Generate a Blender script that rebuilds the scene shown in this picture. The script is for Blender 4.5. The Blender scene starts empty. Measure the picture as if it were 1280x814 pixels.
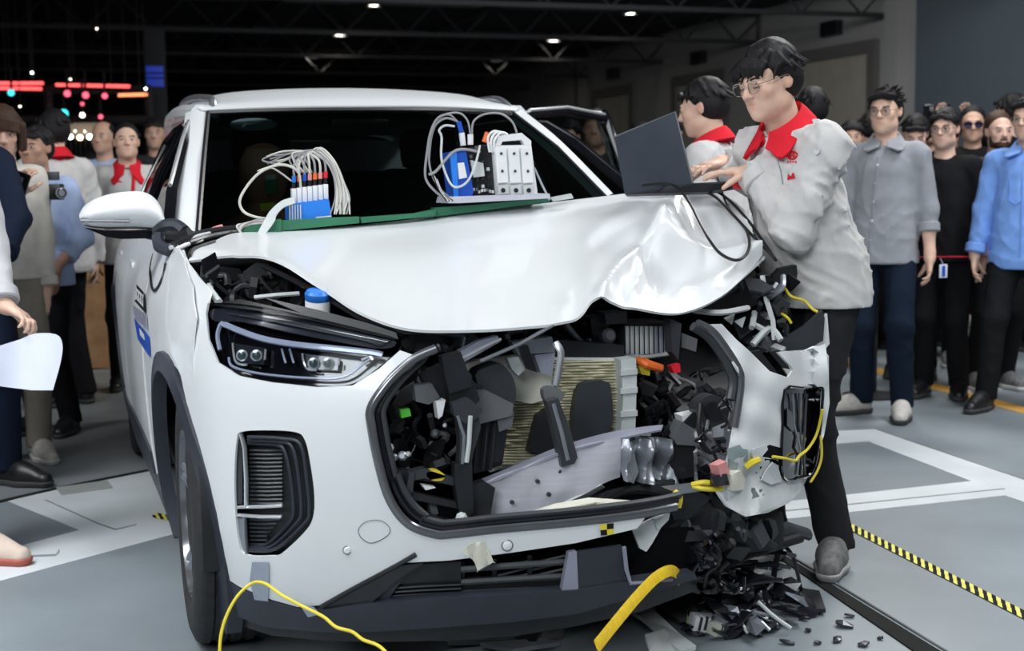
import bpy, bmesh, math, random
import numpy as np
from mathutils import Vector, Matrix
from mathutils.geometry import delaunay_2d_cdt, tessellate_polygon
random.seed(7); RNG = np.random.default_rng(7)
SC = bpy.context.scene; COL = SC.collection
V = Vector; PI = math.pi
def rad(a): return a*PI/180

# ---------------------------------------------------------------- camera
# world = the car's frame: x to the car's left side, y to its rear, z up; origin on the floor under the front axle
F_PX = 1700.0; PITCH = .1060; ROLL = -.0120; YAW = .31; CAM = V((-1.18, -4.04, 1.30))
FW = V((math.sin(YAW)*math.cos(PITCH), math.cos(YAW)*math.cos(PITCH), -math.sin(PITCH)))
_r = V((math.cos(YAW), -math.sin(YAW), 0)); _u = _r.cross(FW)
RT = _r*math.cos(ROLL)+_u*math.sin(ROLL); UP = RT.cross(FW)
cd = bpy.data.cameras.new('camera'); cam = bpy.data.objects.new('camera', cd); COL.objects.link(cam)
cd.sensor_width = 36; cd.lens = F_PX/1280*36; cd.clip_end = 200
cam.matrix_world = Matrix(((RT.x, UP.x, -FW.x, CAM.x), (RT.y, UP.y, -FW.y, CAM.y), (RT.z, UP.z, -FW.z, CAM.z), (0, 0, 0, 1)))
cd.dof.use_dof = True; cd.dof.focus_distance = 3.9; cd.dof.aperture_fstop = 4.0
SC.camera = cam

# ---------------------------------------------------------------- world, lights, exposure
w = bpy.data.worlds.new('hall_air'); SC.world = w; w.use_nodes = True
w.node_tree.nodes['Background'].inputs[0].default_value = (.62, .68, .78, 1)
w.node_tree.nodes['Background'].inputs[1].default_value = .045
SC.view_settings.view_transform = 'Standard'; SC.view_settings.look = 'None'
SC.view_settings.gamma = 1; SC.view_settings.use_curve_mapping = False; SC.view_settings.exposure = 0.76
def area(name, loc, target, sx, sy, watts, col=(1, 1, 1)):
    l = bpy.data.lights.new(name, 'AREA'); l.shape = 'RECTANGLE'; l.size = sx; l.size_y = sy; l.energy = watts; l.color = col
    o = bpy.data.objects.new(name, l); COL.objects.link(o); o.location = loc
    o.rotation_euler = (V(target)-V(loc)).to_track_quat('-Z', 'Y').to_euler(); return o
area('hall_light_front', (-2.0, -2.6, 5.45), (-.2, -.5, .7), 4.6, 2.2, 85, (.93, .975, 1))
area('hall_light_right', (3.2, -3.0, 5.4), (.9, .3, .8), 2.4, 1.6, 100, (.95, .98, 1))
area('hall_light_back', (4.6, 4.6, 5.5), (1.6, .8, .8), 1.4, 1.4, 150, (1, .98, .95))
area('hall_light_crowd', (4.4, .6, 5.5), (3.7, 1.6, .2), 2.0, 1.4, 140, (.95, .98, 1))
area('hall_light_left', (-4.6, -1.0, 5.4), (-2.4, 2.6, .6), 1.8, 1.4, 95, (.95, .97, 1))

area('wall_wash_fill', (7.5, 13.0, 5.2), (15.0, 22.0, 2.2), 5.0, 1.5, 520, (.95, .97, 1))  # added wash light that brightens the grey wall, not a hall fitting
area('low_fill_light', (-4.2, -7.0, 4.2), (-.1, -.8, .5), 3.0, 2.0, 165, (.90, .965, 1))  # added frontal fill from behind the camera, not a hall lamp
area('left_floor_fill', (-3.3, -.2, 5.45), (-3.2, -.1, 0), 1.6, 1.4, 42, (.94, .97, 1)).data.spread = rad(64)  # added narrow fill that lifts the floor on the left
# ---------------------------------------------------------------- pixel helpers (a pixel of the photograph, taken to a real depth)
def ray(px, py): return RT*((px-640)/F_PX)-UP*((py-407)/F_PX)+FW
def PD(px, py, d): return CAM+ray(px, py)*d
def PA(px, py, ax, v):
    q = ray(px, py); return CAM+q*((v-CAM[ax])/q[ax])
def PY(px, py, y): return PA(px, py, 1, y)
def PZ(px, py, z=0.0): return PA(px, py, 2, z)
def PX(px, py, x): return PA(px, py, 0, x)
def proj(p):
    d = V(p)-CAM; z = d.dot(FW); return (640+F_PX*d.dot(RT)/z, 407-F_PX*d.dot(UP)/z)

# ---------------------------------------------------------------- materials
def mat(name, col, rough=.5, metal=0., var=.08, scale=12., bump=0., bscale=60., coat=0., spec=.5, stretch=None, vcol=False, emit=None, alpha=None, detail=4, trans=0., ior=1.45, sub=0.):
    m = bpy.data.materials.new(name); m.use_nodes = True; nt = m.node_tree; b = nt.nodes['Principled BSDF']; L = nt.links
    def N(t): return nt.nodes.new(t)
    b.inputs['Roughness'].default_value = rough; b.inputs['Metallic'].default_value = metal
    b.inputs['Specular IOR Level'].default_value = spec; b.inputs['Coat Weight'].default_value = coat; b.inputs['Coat Roughness'].default_value = .04
    if trans: b.inputs['Transmission Weight'].default_value = trans; b.inputs['IOR'].default_value = ior
    if sub: b.inputs['Subsurface Weight'].default_value = sub; b.inputs['Subsurface Radius'].default_value = (.012, .005, .003); b.inputs['Subsurface Scale'].default_value = 1.
    tc = N('ShaderNodeTexCoord'); mp = N('ShaderNodeMapping'); L.new(tc.outputs['Object'], mp.inputs[0])
    if stretch: mp.inputs['Scale'].default_value = stretch
    nz = N('ShaderNodeTexNoise'); nz.inputs['Scale'].default_value = scale; nz.inputs['Detail'].default_value = detail; L.new(mp.outputs[0], nz.inputs[0])
    rp = N('ShaderNodeValToRGB'); L.new(nz.outputs[0], rp.inputs[0])
    a = [max(0, c*(1-var)) for c in col]; c2 = [min(1, c*(1+var)) for c in col]
    rp.color_ramp.elements[0].position = .3; rp.color_ramp.elements[1].position = .7
    rp.color_ramp.elements[0].color = (*a, 1); rp.color_ramp.elements[1].color = (*c2, 1)
    out = rp.outputs[0]
    if vcol:
        at = N('ShaderNodeVertexColor'); at.layer_name = 'Col'; mx = N('ShaderNodeMix'); mx.data_type = 'RGBA'; mx.blend_type = 'MULTIPLY'
        mx.inputs['Factor'].default_value = 1; L.new(out, mx.inputs[6]); L.new(at.outputs[0], mx.inputs[7]); out = mx.outputs[2]
    L.new(out, b.inputs['Base Color'])
    if bump:
        n2 = N('ShaderNodeTexNoise'); n2.inputs['Scale'].default_value = bscale; n2.inputs['Detail'].default_value = 5; L.new(mp.outputs[0], n2.inputs[0])
        bp = N('ShaderNodeBump'); bp.inputs['Strength'].default_value = bump; bp.inputs['Distance'].default_value = .01
        L.new(n2.outputs[0], bp.inputs['Height']); L.new(bp.outputs[0], b.inputs['Normal'])
    if emit: b.inputs['Emission Color'].default_value = (*emit[:3], 1); b.inputs['Emission Strength'].default_value = emit[3]
    m.diffuse_color = (*col, 1)
    return m
def glassmat(name, tint, rough=.0, refl=1.0):
    m = bpy.data.materials.new(name); m.use_nodes = True; nt = m.node_tree; L = nt.links
    for n in list(nt.nodes): nt.nodes.remove(n)
    o = nt.nodes.new('ShaderNodeOutputMaterial'); t = nt.nodes.new('ShaderNodeBsdfTransparent'); g = nt.nodes.new('ShaderNodeBsdfGlossy')
    g.inputs['Roughness'].default_value = rough; fr = nt.nodes.new('ShaderNodeFresnel'); fr.inputs[0].default_value = 1.5
    nz = nt.nodes.new('ShaderNodeTexNoise'); nz.inputs['Scale'].default_value = 3
    rp = nt.nodes.new('ShaderNodeValToRGB'); rp.color_ramp.elements[0].color = (*[c*.9 for c in tint], 1); rp.color_ramp.elements[1].color = (*tint, 1)
    L.new(nz.outputs[0], rp.inputs[0]); L.new(rp.outputs[0], t.inputs[0])
    mt = nt.nodes.new('ShaderNodeMath'); mt.operation = 'MULTIPLY'; mt.inputs[1].default_value = refl; L.new(fr.outputs[0], mt.inputs[0]); gm = nt.nodes.new('ShaderNodeNewGeometry'); m2 = nt.nodes.new('ShaderNodeMath'); m2.operation = 'SUBTRACT'; m2.inputs[0].default_value = 1.; L.new(gm.outputs['Backfacing'], m2.inputs[1]); m3_ = nt.nodes.new('ShaderNodeMath'); m3_.operation = 'MULTIPLY'; L.new(mt.outputs[0], m3_.inputs[0]); L.new(m2.outputs[0], m3_.inputs[1]); mt = m3_
    mx = nt.nodes.new('ShaderNodeMixShader'); L.new(mt.outputs[0], mx.inputs[0]); L.new(t.outputs[0], mx.inputs[1]); L.new(g.outputs[0], mx.inputs[2]); L.new(mx.outputs[0], o.inputs[0])
    return m

# ---------------------------------------------------------------- object helpers
def wloc(o):
    p = V((0, 0, 0))
    while o is not None: p = p+o.location; o = o.parent
    return p
def mk(name, vs, fs, m, parent=None, smooth=35, origin=None, local=False):
    """one mesh object from world-space vertices (local=True: already in the parent's frame)"""
    me = bpy.data.meshes.new(name)
    off = V((0, 0, 0))
    if not local and parent is not None: off = wloc(parent)
    o = bpy.data.objects.new(name, me)
    if origin is not None: o.location = V(origin)-off; off = V(origin)
    vs = [(v[0]-off[0], v[1]-off[1], v[2]-off[2]) for v in vs]
    me.from_pydata(vs, [], fs)
    bm = bmesh.new(); bm.from_mesh(me); bmesh.ops.recalc_face_normals(bm, faces=bm.faces); bm.to_mesh(me); bm.free()
    if smooth:
        me.polygons.foreach_set('use_smooth', [True]*len(me.polygons)); me.set_sharp_from_angle(angle=rad(smooth))
    if m: me.materials.append(m)
    COL.objects.link(o)
    if parent is not None: o.parent = parent
    return o
def tag(o, label=None, cat=None, group=None, kind=None):
    if label: o['label'] = label
    if cat: o['category'] = cat
    if group: o['group'] = group
    if kind: o['kind'] = kind
    return o
def thing(name, label, cat, loc=(0, 0, 0), rz=0, group=None):
    o = bpy.data.objects.new(name, None); COL.objects.link(o); o.location = loc; o.rotation_euler = (0, 0, rz); o.empty_display_size = .1
    return tag(o, label, cat, group)
def crs(pts, n=8, closed=False):
    """Catmull-Rom through points"""
    P = [V(p) for p in pts]; out = []; N = len(P)
    if N < 3 and not closed: return P
    for i in range(N if closed else N-1):
        if closed: a, b, c, d = P[(i-1) % N], P[i], P[(i+1) % N], P[(i+2) % N]
        else: a, b, c, d = P[max(i-1, 0)], P[i], P[i+1], P[min(i+2, N-1)]
        for k in range(n):
            t = k/n
            out.append(.5*((2*b)+(c-a)*t+(2*a-5*b+4*c-d)*t*t+(3*b-a-3*c+d)*t**3))
    if not closed: out.append(P[-1])
    return out
def sweepgeo(pts, r, seg=8, closed=False, flat=1., up=None):
    P = [V(p) for p in pts]; N = len(P); vs = []; fs = []; nrm = None
    for i, p in enumerate(P):
        if closed: t = P[(i+1) % N]-P[i-1]
        else: t = P[min(i+1, N-1)]-P[max(i-1, 0)]
        if t.length < 1e-9: t = V((0, 0, 1))
        t.normalize()
        if up is not None: s = t.cross(V(up)); s = s if s.length > 1e-6 else t.orthogonal()
        else:
            if nrm is None: nrm = t.orthogonal()
            nrm = nrm-t*nrm.dot(t)
            if nrm.length < 1e-6: nrm = t.orthogonal()
            s = nrm
        s = s.normalized(); nrm = s; b = t.cross(s)
        rr = r[i] if isinstance(r, (list, tuple)) else r
        for k in range(seg):
            a = 2*PI*(k+.5)/seg; vs.append(p+s*(math.cos(a)*rr)+b*(math.sin(a)*rr*flat))
    for i in range(N if closed else N-1):
        j = (i+1) % N
        for k in range(seg): fs.append((i*seg+k, i*seg+(k+1) % seg, j*seg+(k+1) % seg, j*seg+k))
    if not closed: fs.append(tuple(range(seg))[::-1]); fs.append(tuple((N-1)*seg+k for k in range(seg)))
    return vs, fs
def tube(name, pts, r, m, parent=None, seg=8, closed=False, flat=1., up=None, sm=0, **k):
    if sm: pts = crs(pts, sm, closed)
    v, f = sweepgeo(pts, r, seg, closed, flat, up); return mk(name, v, f, m, parent, **k)
def boxgeo(c, s, rot=None, bev=0.):
    bm = bmesh.new(); bmesh.ops.create_cube(bm, size=1); bmesh.ops.scale(bm, vec=s, verts=bm.verts)
    if bev: bmesh.ops.bevel(bm, geom=list(bm.edges), offset=bev, segments=2, profile=.6, affect='EDGES')
    M = Matrix.Translation(c) @ (rot.to_4x4() if rot is not None else Matrix.Identity(4)); bm.transform(M)
    bm.verts.ensure_lookup_table(); vs = [v.co.copy() for v in bm.verts]; fs = [tuple(v.index for v in f.verts) for f in bm.faces]; bm.free(); return vs, fs
def rot(x=0, y=0, z=0): return (Matrix.Rotation(rad(z), 3, 'Z') @ Matrix.Rotation(rad(y), 3, 'Y') @ Matrix.Rotation(rad(x), 3, 'X'))
def box(name, c, s, m, parent=None, r=None, bev=.003, **k):
    v, f = boxgeo(c, s, r, bev); return mk(name, v, f, m, parent, **k)
def join(geos):
    vs = []; fs = []
    for v, f in geos:
        o = len(vs); vs += list(v); fs += [tuple(i+o for i in q) for q in f]
    return vs, fs
def lathegeo(prof, M=None, seg=32, wob=None):
    """prof: (radius, height) about local z"""
    vs = []; fs = []; n = len(prof)
    for k in range(seg):
        a = 2*PI*k/seg
        for j, (r, h) in enumerate(prof):
            if wob: r = r-wob(k, j)
            vs.append(V((r*math.cos(a), r*math.sin(a), h)))
    for k in range(seg):
        q = (k+1) % seg
        for j in range(n-1): fs.append((k*n+j, q*n+j, q*n+j+1, k*n+j+1))
    if prof[0][0] > 1e-6: fs.append(tuple(k*n for k in range(seg))[::-1])
    if prof[-1][0] > 1e-6: fs.append(tuple(k*n+n-1 for k in range(seg)))
    if M is not None: vs = [M @ v for v in vs]
    return vs, fs
def lathe(name, prof, M, m, parent=None, seg=32, **k):
    v, f = lathegeo(prof, M, seg); return mk(name, v, f, m, parent, **k)
def axis(p, d, up=(0, 0, 1)):
    d = V(d).normalized(); q = d.to_track_quat('Z', 'Y').to_matrix().to_4x4(); return Matrix.Translation(p) @ q
def plategeo(pts, th, nrm=None):
    """3D polygon with thickness th (moved along nrm)"""
    P = [V(p) for p in pts]; n = len(P)
    if nrm is None:
        nrm = V((0, 0, 0))
        for i in range(n): nrm += (P[i]-P[0]).cross(P[(i+1) % n]-P[0])
        nrm.normalize()
    nrm = V(nrm)
    vs = P+[p+nrm*th for p in P]; tr = tessellate_polygon([P])
    fs = [tuple(t) for t in tr]+[tuple(i+n for i in t[::-1]) for t in tr]
    for i in range(n): j = (i+1) % n; fs.append((i, j, j+n, i+n))
    return vs, fs
def plate(name, pts, th, m, parent=None, nrm=None, smooth=30, **k):
    v, f = plategeo(pts, th, nrm); return mk(name, v, f, m, parent, smooth, **k)
def slab(name, px, y, th, m, parent=None, dy=None, **k):
    """pixel polygon laid on the upright plane at depth y (or a depth per point), th deep"""
    ys = y if isinstance(y, (list, tuple)) else [y]*len(px)
    return plate(name, [PY(a, b, yy) for (a, b), yy in zip(px, ys)], th, m, parent, nrm=(0, 1, 0), **k)
def inpoly(x, y, poly):
    c = False; n = len(poly); j = n-1
    for i in range(n):
        xi, yi = poly[i][0], poly[i][1]; xj, yj = poly[j][0], poly[j][1]
        if (yi > y) != (yj > y) and x < (xj-xi)*(y-yi)/(yj-yi+1e-12)+xi: c = not c
        j = i
    return c
def resamp(poly, sp, closed=True):
    out = []; n = len(poly)
    for i in range(n if closed else n-1):
        a = V((poly[i][0], poly[i][1])); b = V((poly[(i+1) % n][0], poly[(i+1) % n][1])); k = max(1, int(round((b-a).length/sp)))
        for q in range(k): out.append(a.lerp(b, q/k))
    return out
def panel(name, outline, surf, m, parent=None, holes=(), sp=12., th=.004, off=0., smooth=45, rim=1.):
    """sheet cut to an outline in a 2-D domain, mapped to 3-D by surf(u, v), then given thickness along its normals"""
    O = resamp(outline, sp*rim); H = [resamp(h, sp*rim) for h in holes]
    vs = list(O); ed = [(i, (i+1) % len(O)) for i in range(len(O))]
    for h in H: s = len(vs); vs += h; ed += [(s+i, s+(i+1) % len(h)) for i in range(len(h))]
    xs = [p[0] for p in O]; ys = [p[1] for p in O]
    y = min(ys)+sp*.5; r = 0
    bnd = [(p[0], p[1]) for p in vs]; B = np.array(bnd)
    while y < max(ys):
        x = min(xs)+sp*(.5 if r % 2 else .25)
        while x < max(xs):
            if inpoly(x, y, O) and not any(inpoly(x, y, h) for h in H) and np.min(np.hypot(B[:, 0]-x, B[:, 1]-y)) > sp*.45: vs.append(V((x, y)))
            x += sp
        y += sp*.87; r += 1
    ov, oe, of, *_ = delaunay_2d_cdt(vs, ed, [], 0, 1e-6)
    fs = []
    for f in of:
        cx = sum(ov[i][0] for i in f)/len(f); cy = sum(ov[i][1] for i in f)/len(f)
        if inpoly(cx, cy, O) and not any(inpoly(cx, cy, h) for h in H): fs.append(tuple(f))
    P = [V(surf(p[0], p[1])) for p in ov]
    return sheet(name, P, fs, m, parent, th, smooth, off)
def sheet(name, P, fs, m, parent=None, th=.004, smooth=45, off=0., out=None):
    """open sheet -> closed solid of thickness th behind the side that faces out (default: towards the photographer)"""
    nr = [V((0, 0, 0)) for _ in P]; used = set()
    for f in fs:
        n = V((0, 0, 0)); a = P[f[0]]
        for i in range(1, len(f)-1): n += (P[f[i]]-a).cross(P[f[i+1]]-a)
        for i in f: nr[i] += n; used.add(i)
    tot = sum((n.dot(((CAM if out is None else V(out))-p).normalized()) for n, p in zip(nr, P)), 0.)
    if tot < 0: nr = [-n for n in nr]; fs = [f[::-1] for f in fs]
    nr = [n.normalized() if n.length > 1e-12 else n for n in nr]
    mp = {i: k for k, i in enumerate(sorted(used))}; U = sorted(used); n = len(U)
    vs = [P[i]+nr[i]*off for i in U]+[P[i]+nr[i]*(off-th) for i in U]
    F = [tuple(mp[i] for i in f) for f in fs]; E = {}
    for f in F:
        for i in range(len(f)):
            e = (f[i], f[(i+1) % len(f)]); E[e] = E.get(e, 0)+1
    G = F+[tuple(i+n for i in f[::-1]) for f in F]
    for (a, b) in E:
        if (b, a) not in E: G.append((b, a, a+n, b+n))
    return mk(name, vs, G, m, parent, smooth)
def interp_grid(rows, nu, nv):
    R = [crs(r, nu) for r in rows]; C = [crs([R[j][i] for j in range(len(R))], nv) for i in range(len(R[0]))]
    return [[C[i][j] for i in range(len(C))] for j in range(len(C[0]))]
def gridsheet(name, rows, m, parent=None, nu=4, nv=4, th=.004, smooth=50, disp=None, out=None):
    G = interp_grid(rows, nu, nv); nj = len(G); ni = len(G[0])
    P = [G[j][i] for j in range(nj) for i in range(ni)]
    if disp: P = [disp(p) for p in P]
    fs = [(j*ni+i, j*ni+i+1, (j+1)*ni+i+1, (j+1)*ni+i) for j in range(nj-1) for i in range(ni-1)]
    return sheet(name, P, fs, m, parent, th, smooth, out=out)
def textmesh(name, txt, size, M, m, parent=None, ext=.0008, align='CENTER'):
    c = bpy.data.curves.new(name, 'FONT'); c.body = txt; c.size = size; c.extrude = ext; c.align_x = align; c.align_y = 'CENTER'
    t = bpy.data.objects.new(name+'_tmp', c); COL.objects.link(t); dg = bpy.context.evaluated_depsgraph_get()
    me = bpy.data.meshes.new_from_object(t.evaluated_get(dg)); bpy.data.objects.remove(t)
    vs = [M @ v.co for v in me.vertices]; fs = [tuple(p.vertices) for p in me.polygons]; bpy.data.meshes.remove(me)
    return mk(name, vs, fs, m, parent, 0)
def copy_tree(o, parent=None):
    c = o.copy(); COL.objects.link(c)
    if parent is not None: c.parent = parent
    for ch in list(o.children): copy_tree(ch, c)
    return c
# ---------------------------------------------------------------- shared materials
M = {}
M['floor'] = mat('painted_concrete', (.215, .247, .268), .42, var=.16, scale=1.6, bump=.06, bscale=30, detail=8)
M['floor_dark'] = mat('dark_concrete', (.21, .23, .24), .5, var=.22, scale=1.6, bump=.1, bscale=26, detail=8)
M['line_white'] = mat('white_floor_paint', (.60, .64, .66), .5, var=.10, scale=3, bump=.05, detail=9)
M['line_yellow'] = mat('amber_floor_paint', (.62, .34, .07), .5, var=.15, scale=5)
M['tape_yellow'] = mat('yellow_tape', (.80, .74, .12), .4, var=.06, scale=20)
M['tape_black'] = mat('black_tape', (.016, .016, .016), .8, spec=.1)
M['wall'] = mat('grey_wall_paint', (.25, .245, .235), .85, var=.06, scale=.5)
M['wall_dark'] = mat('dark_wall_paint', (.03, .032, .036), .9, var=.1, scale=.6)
M['ceiling'] = mat('black_ceiling', (.012, .013, .015), .9, var=.2, scale=2)
M['truss'] = mat('dark_truss_steel', (.015, .015, .017), .7, var=.1)
M['doorleaf'] = mat('dull_olive_door', (.30, .28, .23), .7, var=.08, scale=2)
M['doorframe'] = mat('dark_door_frame', (.10, .095, .09), .6)
M['black'] = mat('black_plastic', (.012, .013, .015), .42, var=.25, scale=20, bump=.05)
M['black2'] = mat('satin_black_plastic', (.017, .018, .021), .34, var=.2, scale=15, bump=.06)
M['gloss'] = mat('piano_black', (.008, .008, .011), .10, var=.2, coat=.5)
M['grey'] = mat('dark_grey_plastic', (.038, .041, .047), .42, var=.12, scale=14, bump=.05)
M['midgrey'] = mat('mid_grey_plastic', (.13, .137, .145), .45, var=.12, scale=14)
M['clad'] = mat('blue_grey_cladding', (.030, .034, .048), .42, var=.12, scale=14, bump=.06)
M['rubber'] = mat('tyre_rubber', (.022, .022, .024), .75, var=.2, scale=25, bump=.1, bscale=120)
M['alu'] = mat('brushed_aluminium', (.60, .60, .68), .40, .18, var=.07, scale=6, stretch=(1, 1, 14), bump=.05)
M['steel'] = mat('grey_steel', (.36, .38, .42), .38, .7, var=.15, scale=9)
M['lav'] = mat('primered_steel', (.36, .37, .46), .45, .3, var=.1)
M['chrome'] = mat('chrome', (.74, .76, .79), .2, .6, var=.05)
M['void'] = mat('cavity_shade_black', (.006, .006, .007), .9, var=.2, spec=.05)  # near-black colour standing in for deep shade inside the cavities
M['darkchrome'] = mat('smoked_chrome', (.17, .175, .19), .18, .6, var=.08)
M['paint'] = mat('white_car_paint', (.75, .77, .785), .38, var=.015, scale=2, coat=.28)
M['paint_dirty'] = mat('scuffed_white_paint', (.66, .68, .69), .45, var=.16, scale=9, detail=8)
M['tan'] = mat('condenser_tan', (.42, .39, .28), .6, .1, var=.12, scale=18)
M['fin'] = mat('condenser_fins', (.66, .61, .42), .55, .1, var=.18, scale=16)
M['pale'] = mat('pale_grey_plastic', (.55, .58, .58), .5, var=.08)
M['beige'] = mat('beige_plastic', (.56, .55, .47), .55, var=.1)
M['white'] = mat('white_plastic', (.78, .79, .80), .4, var=.04)
M['offwhite'] = mat('ivory_tape', (.70, .68, .58), .6, var=.1, scale=14)
M['blue'] = mat('bright_blue_plastic', (.03, .22, .78), .35, var=.06)
M['navyblue'] = mat('deep_blue_plastic', (.02, .09, .48), .35, var=.08)
M['green'] = mat('green_board', (.03, .17, .09), .55, var=.14, scale=9)
M['lime'] = mat('lime_plastic', (.12, .65, .06), .4, emit=(.12, .65, .06, .0))
M['yellow'] = mat('yellow_cord', (.82, .66, .05), .5, var=.08)
M['yellowstrap'] = mat('yellow_webbing', (.86, .58, .02), .6, var=.1, scale=60, bump=.2, bscale=200)
M['orange'] = mat('orange_cable', (.80, .16, .03), .45)
M['red'] = mat('red_plastic', (.72, .02, .04), .4)
M['pink'] = mat('pink_sleeve', (.75, .30, .30), .5)
M['cable_white'] = mat('cream_cable', (.62, .60, .55), .5, var=.12)
M['cable_grey'] = mat('grey_cable', (.30, .30, .31), .45, var=.1)
M['cable_black'] = mat('black_cable', (.012, .012, .013), .45)
M['glass'] = glassmat('windscreen_glass', (.40, .47, .46), .0, .75)
M['glass_dark'] = glassmat('tinted_side_glass', (.10, .115, .12), .0, .8)
M['glass_door'] = glassmat('door_glass', (.42, .44, .44), .0, .8)
M['lens'] = glassmat('clear_lens', (.95, .96, .97), .0, .13)
M['wood'] = mat('brown_board', (.30, .16, .07), .7, var=.3, scale=7, detail=8, bump=.1)
M['paper'] = mat('white_paper', (.72, .75, .88), .7, var=.03)
M['laptop'] = mat('slate_laptop_shell', (.045, .055, .075), .4, .3, var=.08)
M['seat'] = mat('dark_seat_cloth', (.02, .021, .024), .8, var=.15, bump=.1)
M['dash'] = mat('dashboard_vinyl', (.012, .014, .014), .6, var=.15, bump=.1)
M['duct'] = mat('silver_duct_tape', (.42, .46, .54), .35, .5, var=.12)
M['bluegrey_tape'] = mat('grey_green_tape', (.30, .37, .37), .55, var=.1)

def floor_poly(name, px, z, m, th=.003, parent=None):
    return plate(name, [PZ(a, b, 0) for a, b in px], z, m, parent, nrm=(0, 0, 1))
# ---------------------------------------------------------------- structure
box('floor', (8, 28, -.05), (90, 90, .1), M['floor'], bev=0)['kind'] = 'structure'
def mark(name, px, m, z=.002):
    o = floor_poly(name, px, z, m); o['kind'] = 'structure'; return o
# darker slab behind the joint on the left
mark('trim_1', [(-260, 664), (0, 628), (70, 612), (200, 586), (290, 566), (250, 420), (-260, 440)], M['floor_dark'], .0012)
mark('trim_2', [(-120, 776), (-120, 735), (0, 690), (100, 663), (10, 627), (70, 612), (200, 587), (330, 590), (330, 632), (232, 664), (0, 727)], M['line_white'])
mark('trim_3', [(-220, 660), (0, 629), (70, 613), (200, 587), (290, 568), (290, 565), (200, 584.5), (70, 610), (0, 626), (-220, 656)], M['tape_black'], .0035)
mark('trim_4', [(70, 611), (77, 620), (141, 611), (134, 602)], mat('grey_cover_plate', (.33, .35, .34), .5, var=.1), .006)
for k, q in enumerate([[(56, 626), (57, 625), (123, 654.5), (145, 662), (144, 663.5), (122, 656)], [(144, 663.5), (145, 662), (171, 656), (171, 657)], [(40, 695), (70, 693.5), (74, 687), (75, 691), (70, 696), (41, 697)]]):
    mark('trim_%d' % (5+k), q, M['floor_dark'], .0028)
mark('trim_8', [(960, 543), (1094, 537), (1119, 546), (1290, 604), (1330, 616), (1330, 645), (1256, 620), (1214, 602), (1085, 552), (960, 561)], M['line_white'])
mark('trim_9', [(960, 630), (1214, 602), (1256, 620), (960, 652)], M['line_white'], .0022)
mark('trim_10', [(960, 641), (1256, 611), (1256, 612.2), (960, 642.4)], M['floor_dark'], .0030)
mark('trim_11', [(1094, 536.6), (1119, 545.6), (1290, 603.4), (1330, 615.4), (1330, 614), (1290, 601.8), (1120, 544.4), (1095, 535.8)], M['floor_dark'], .0025)
mark('trim_12', [(900, 409), (1040, 445), (1280, 509), (1500, 566), (1500, 576), (1280, 517.5), (1040, 452), (900, 415)], M['line_yellow'])
mark('trim_13', [(1200, 489), (1264, 483), (1264, 485.5), (1200, 491.5)], M['line_white'])
# hazard tape: two rows of slanted blocks
def hazard(name, a0, a1, b0, b1, n):
    o = bpy.data.meshes.new(name); vs = []; fs = []; mi = []
    A0, A1, B0, B1 = PZ(*a0), PZ(*a1), PZ(*b0), PZ(*b1)
    for rrow in (0, 1):
        for k in range(n):
            for q in (0, 1):
                def pt(t, s): p = (A0.lerp(A1, min(max(t, 0), 1))).lerp(B0.lerp(B1, min(max(t, 0), 1)), s); return V((p.x, p.y, .0035))
                t0 = (k+q*.5+(0 if rrow else .5)*.5*2*.5)/n; t1 = t0+.5/n; s0, s1 = rrow*.5, rrow*.5+.5; sl = .18/n
                i = len(vs); vs += [pt(t0, s0), pt(t1, s0), pt(t1+sl, s1), pt(t0+sl, s1)]; fs.append((i, i+1, i+2, i+3)); mi.append((q+rrow) % 2)
    o = mk(name, vs, fs, M['tape_yellow'], None, 0); o.data.materials.append(M['tape_black'])
    o.data.polygons.foreach_set('material_index', mi); o['kind'] = 'structure'; return o
hazard('trim_14', (1040, 643.5), (1500, 875), (1036, 650), (1500, 888), 40)
hazard('trim_15', (190, 641), (236, 649), (190, 648), (236, 657), 5)
# rail slot in the floor, running out from under the car
tr = mark('trim_16', [(905, 655), (965, 692.6), (1140, 814), (1300, 925), (1352, 925), (1173, 814), (976, 692.6), (914, 655)], M['tape_black'], .0045)
a, b = PZ(914, 655), PZ(1352, 925)
bx = tube('trim_17', [a+V((.02, 0, .004)), b+V((.02, 0, .004))], .004, M['floor_dark'], None, 6); bx['kind'] = 'structure'

# walls and ceiling of the hall
wa, wb = PD(1400, 300, 24.5), PD(600, 300, 60.0)
wdir = V((wb.x-wa.x, wb.y-wa.y, 0)); wlen = wdir.length; wdir.normalize(); wn = V((-wdir.y, wdir.x, 0))
if wn.dot(CAM-wa) < 0: wn = -wn
HC = 5.75
def wallpt(t, z, d=0.): return V((wa.x, wa.y, 0))+wdir*t+wn*d+V((0, 0, z))
def wallrect(name, t0, t1, z0, z1, d0, d1, m, parent=None):
    vs = [wallpt(t, z, d) for d in (d0, d1) for t, z in ((t0, z0), (t1, z0), (t1, z1), (t0, z1))]
    return mk(name, vs, [(0, 1, 2, 3), (4, 5, 6, 7), (0, 1, 5, 4), (1, 2, 6, 5), (2, 3, 7, 6), (3, 0, 4, 7)], m, parent, 0)
wallrect('wall_right', -14, wlen+6, 0, HC, -.3, 0, M['wall'])['kind'] = 'structure'
def wallT(px, py=230):   # parameter along the wall seen at this pixel column
    q = ray(px, py); a = CAM-V((wa.x, wa.y, 0)); t = -a.dot(wn)/q.dot(wn); return (a+q*t).dot(wdir)
def wallZ(px, py):
    q = ray(px, py); a = CAM-V((wa.x, wa.y, 0)); t = -a.dot(wn)/q.dot(wn); return (CAM+q*t).z
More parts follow.
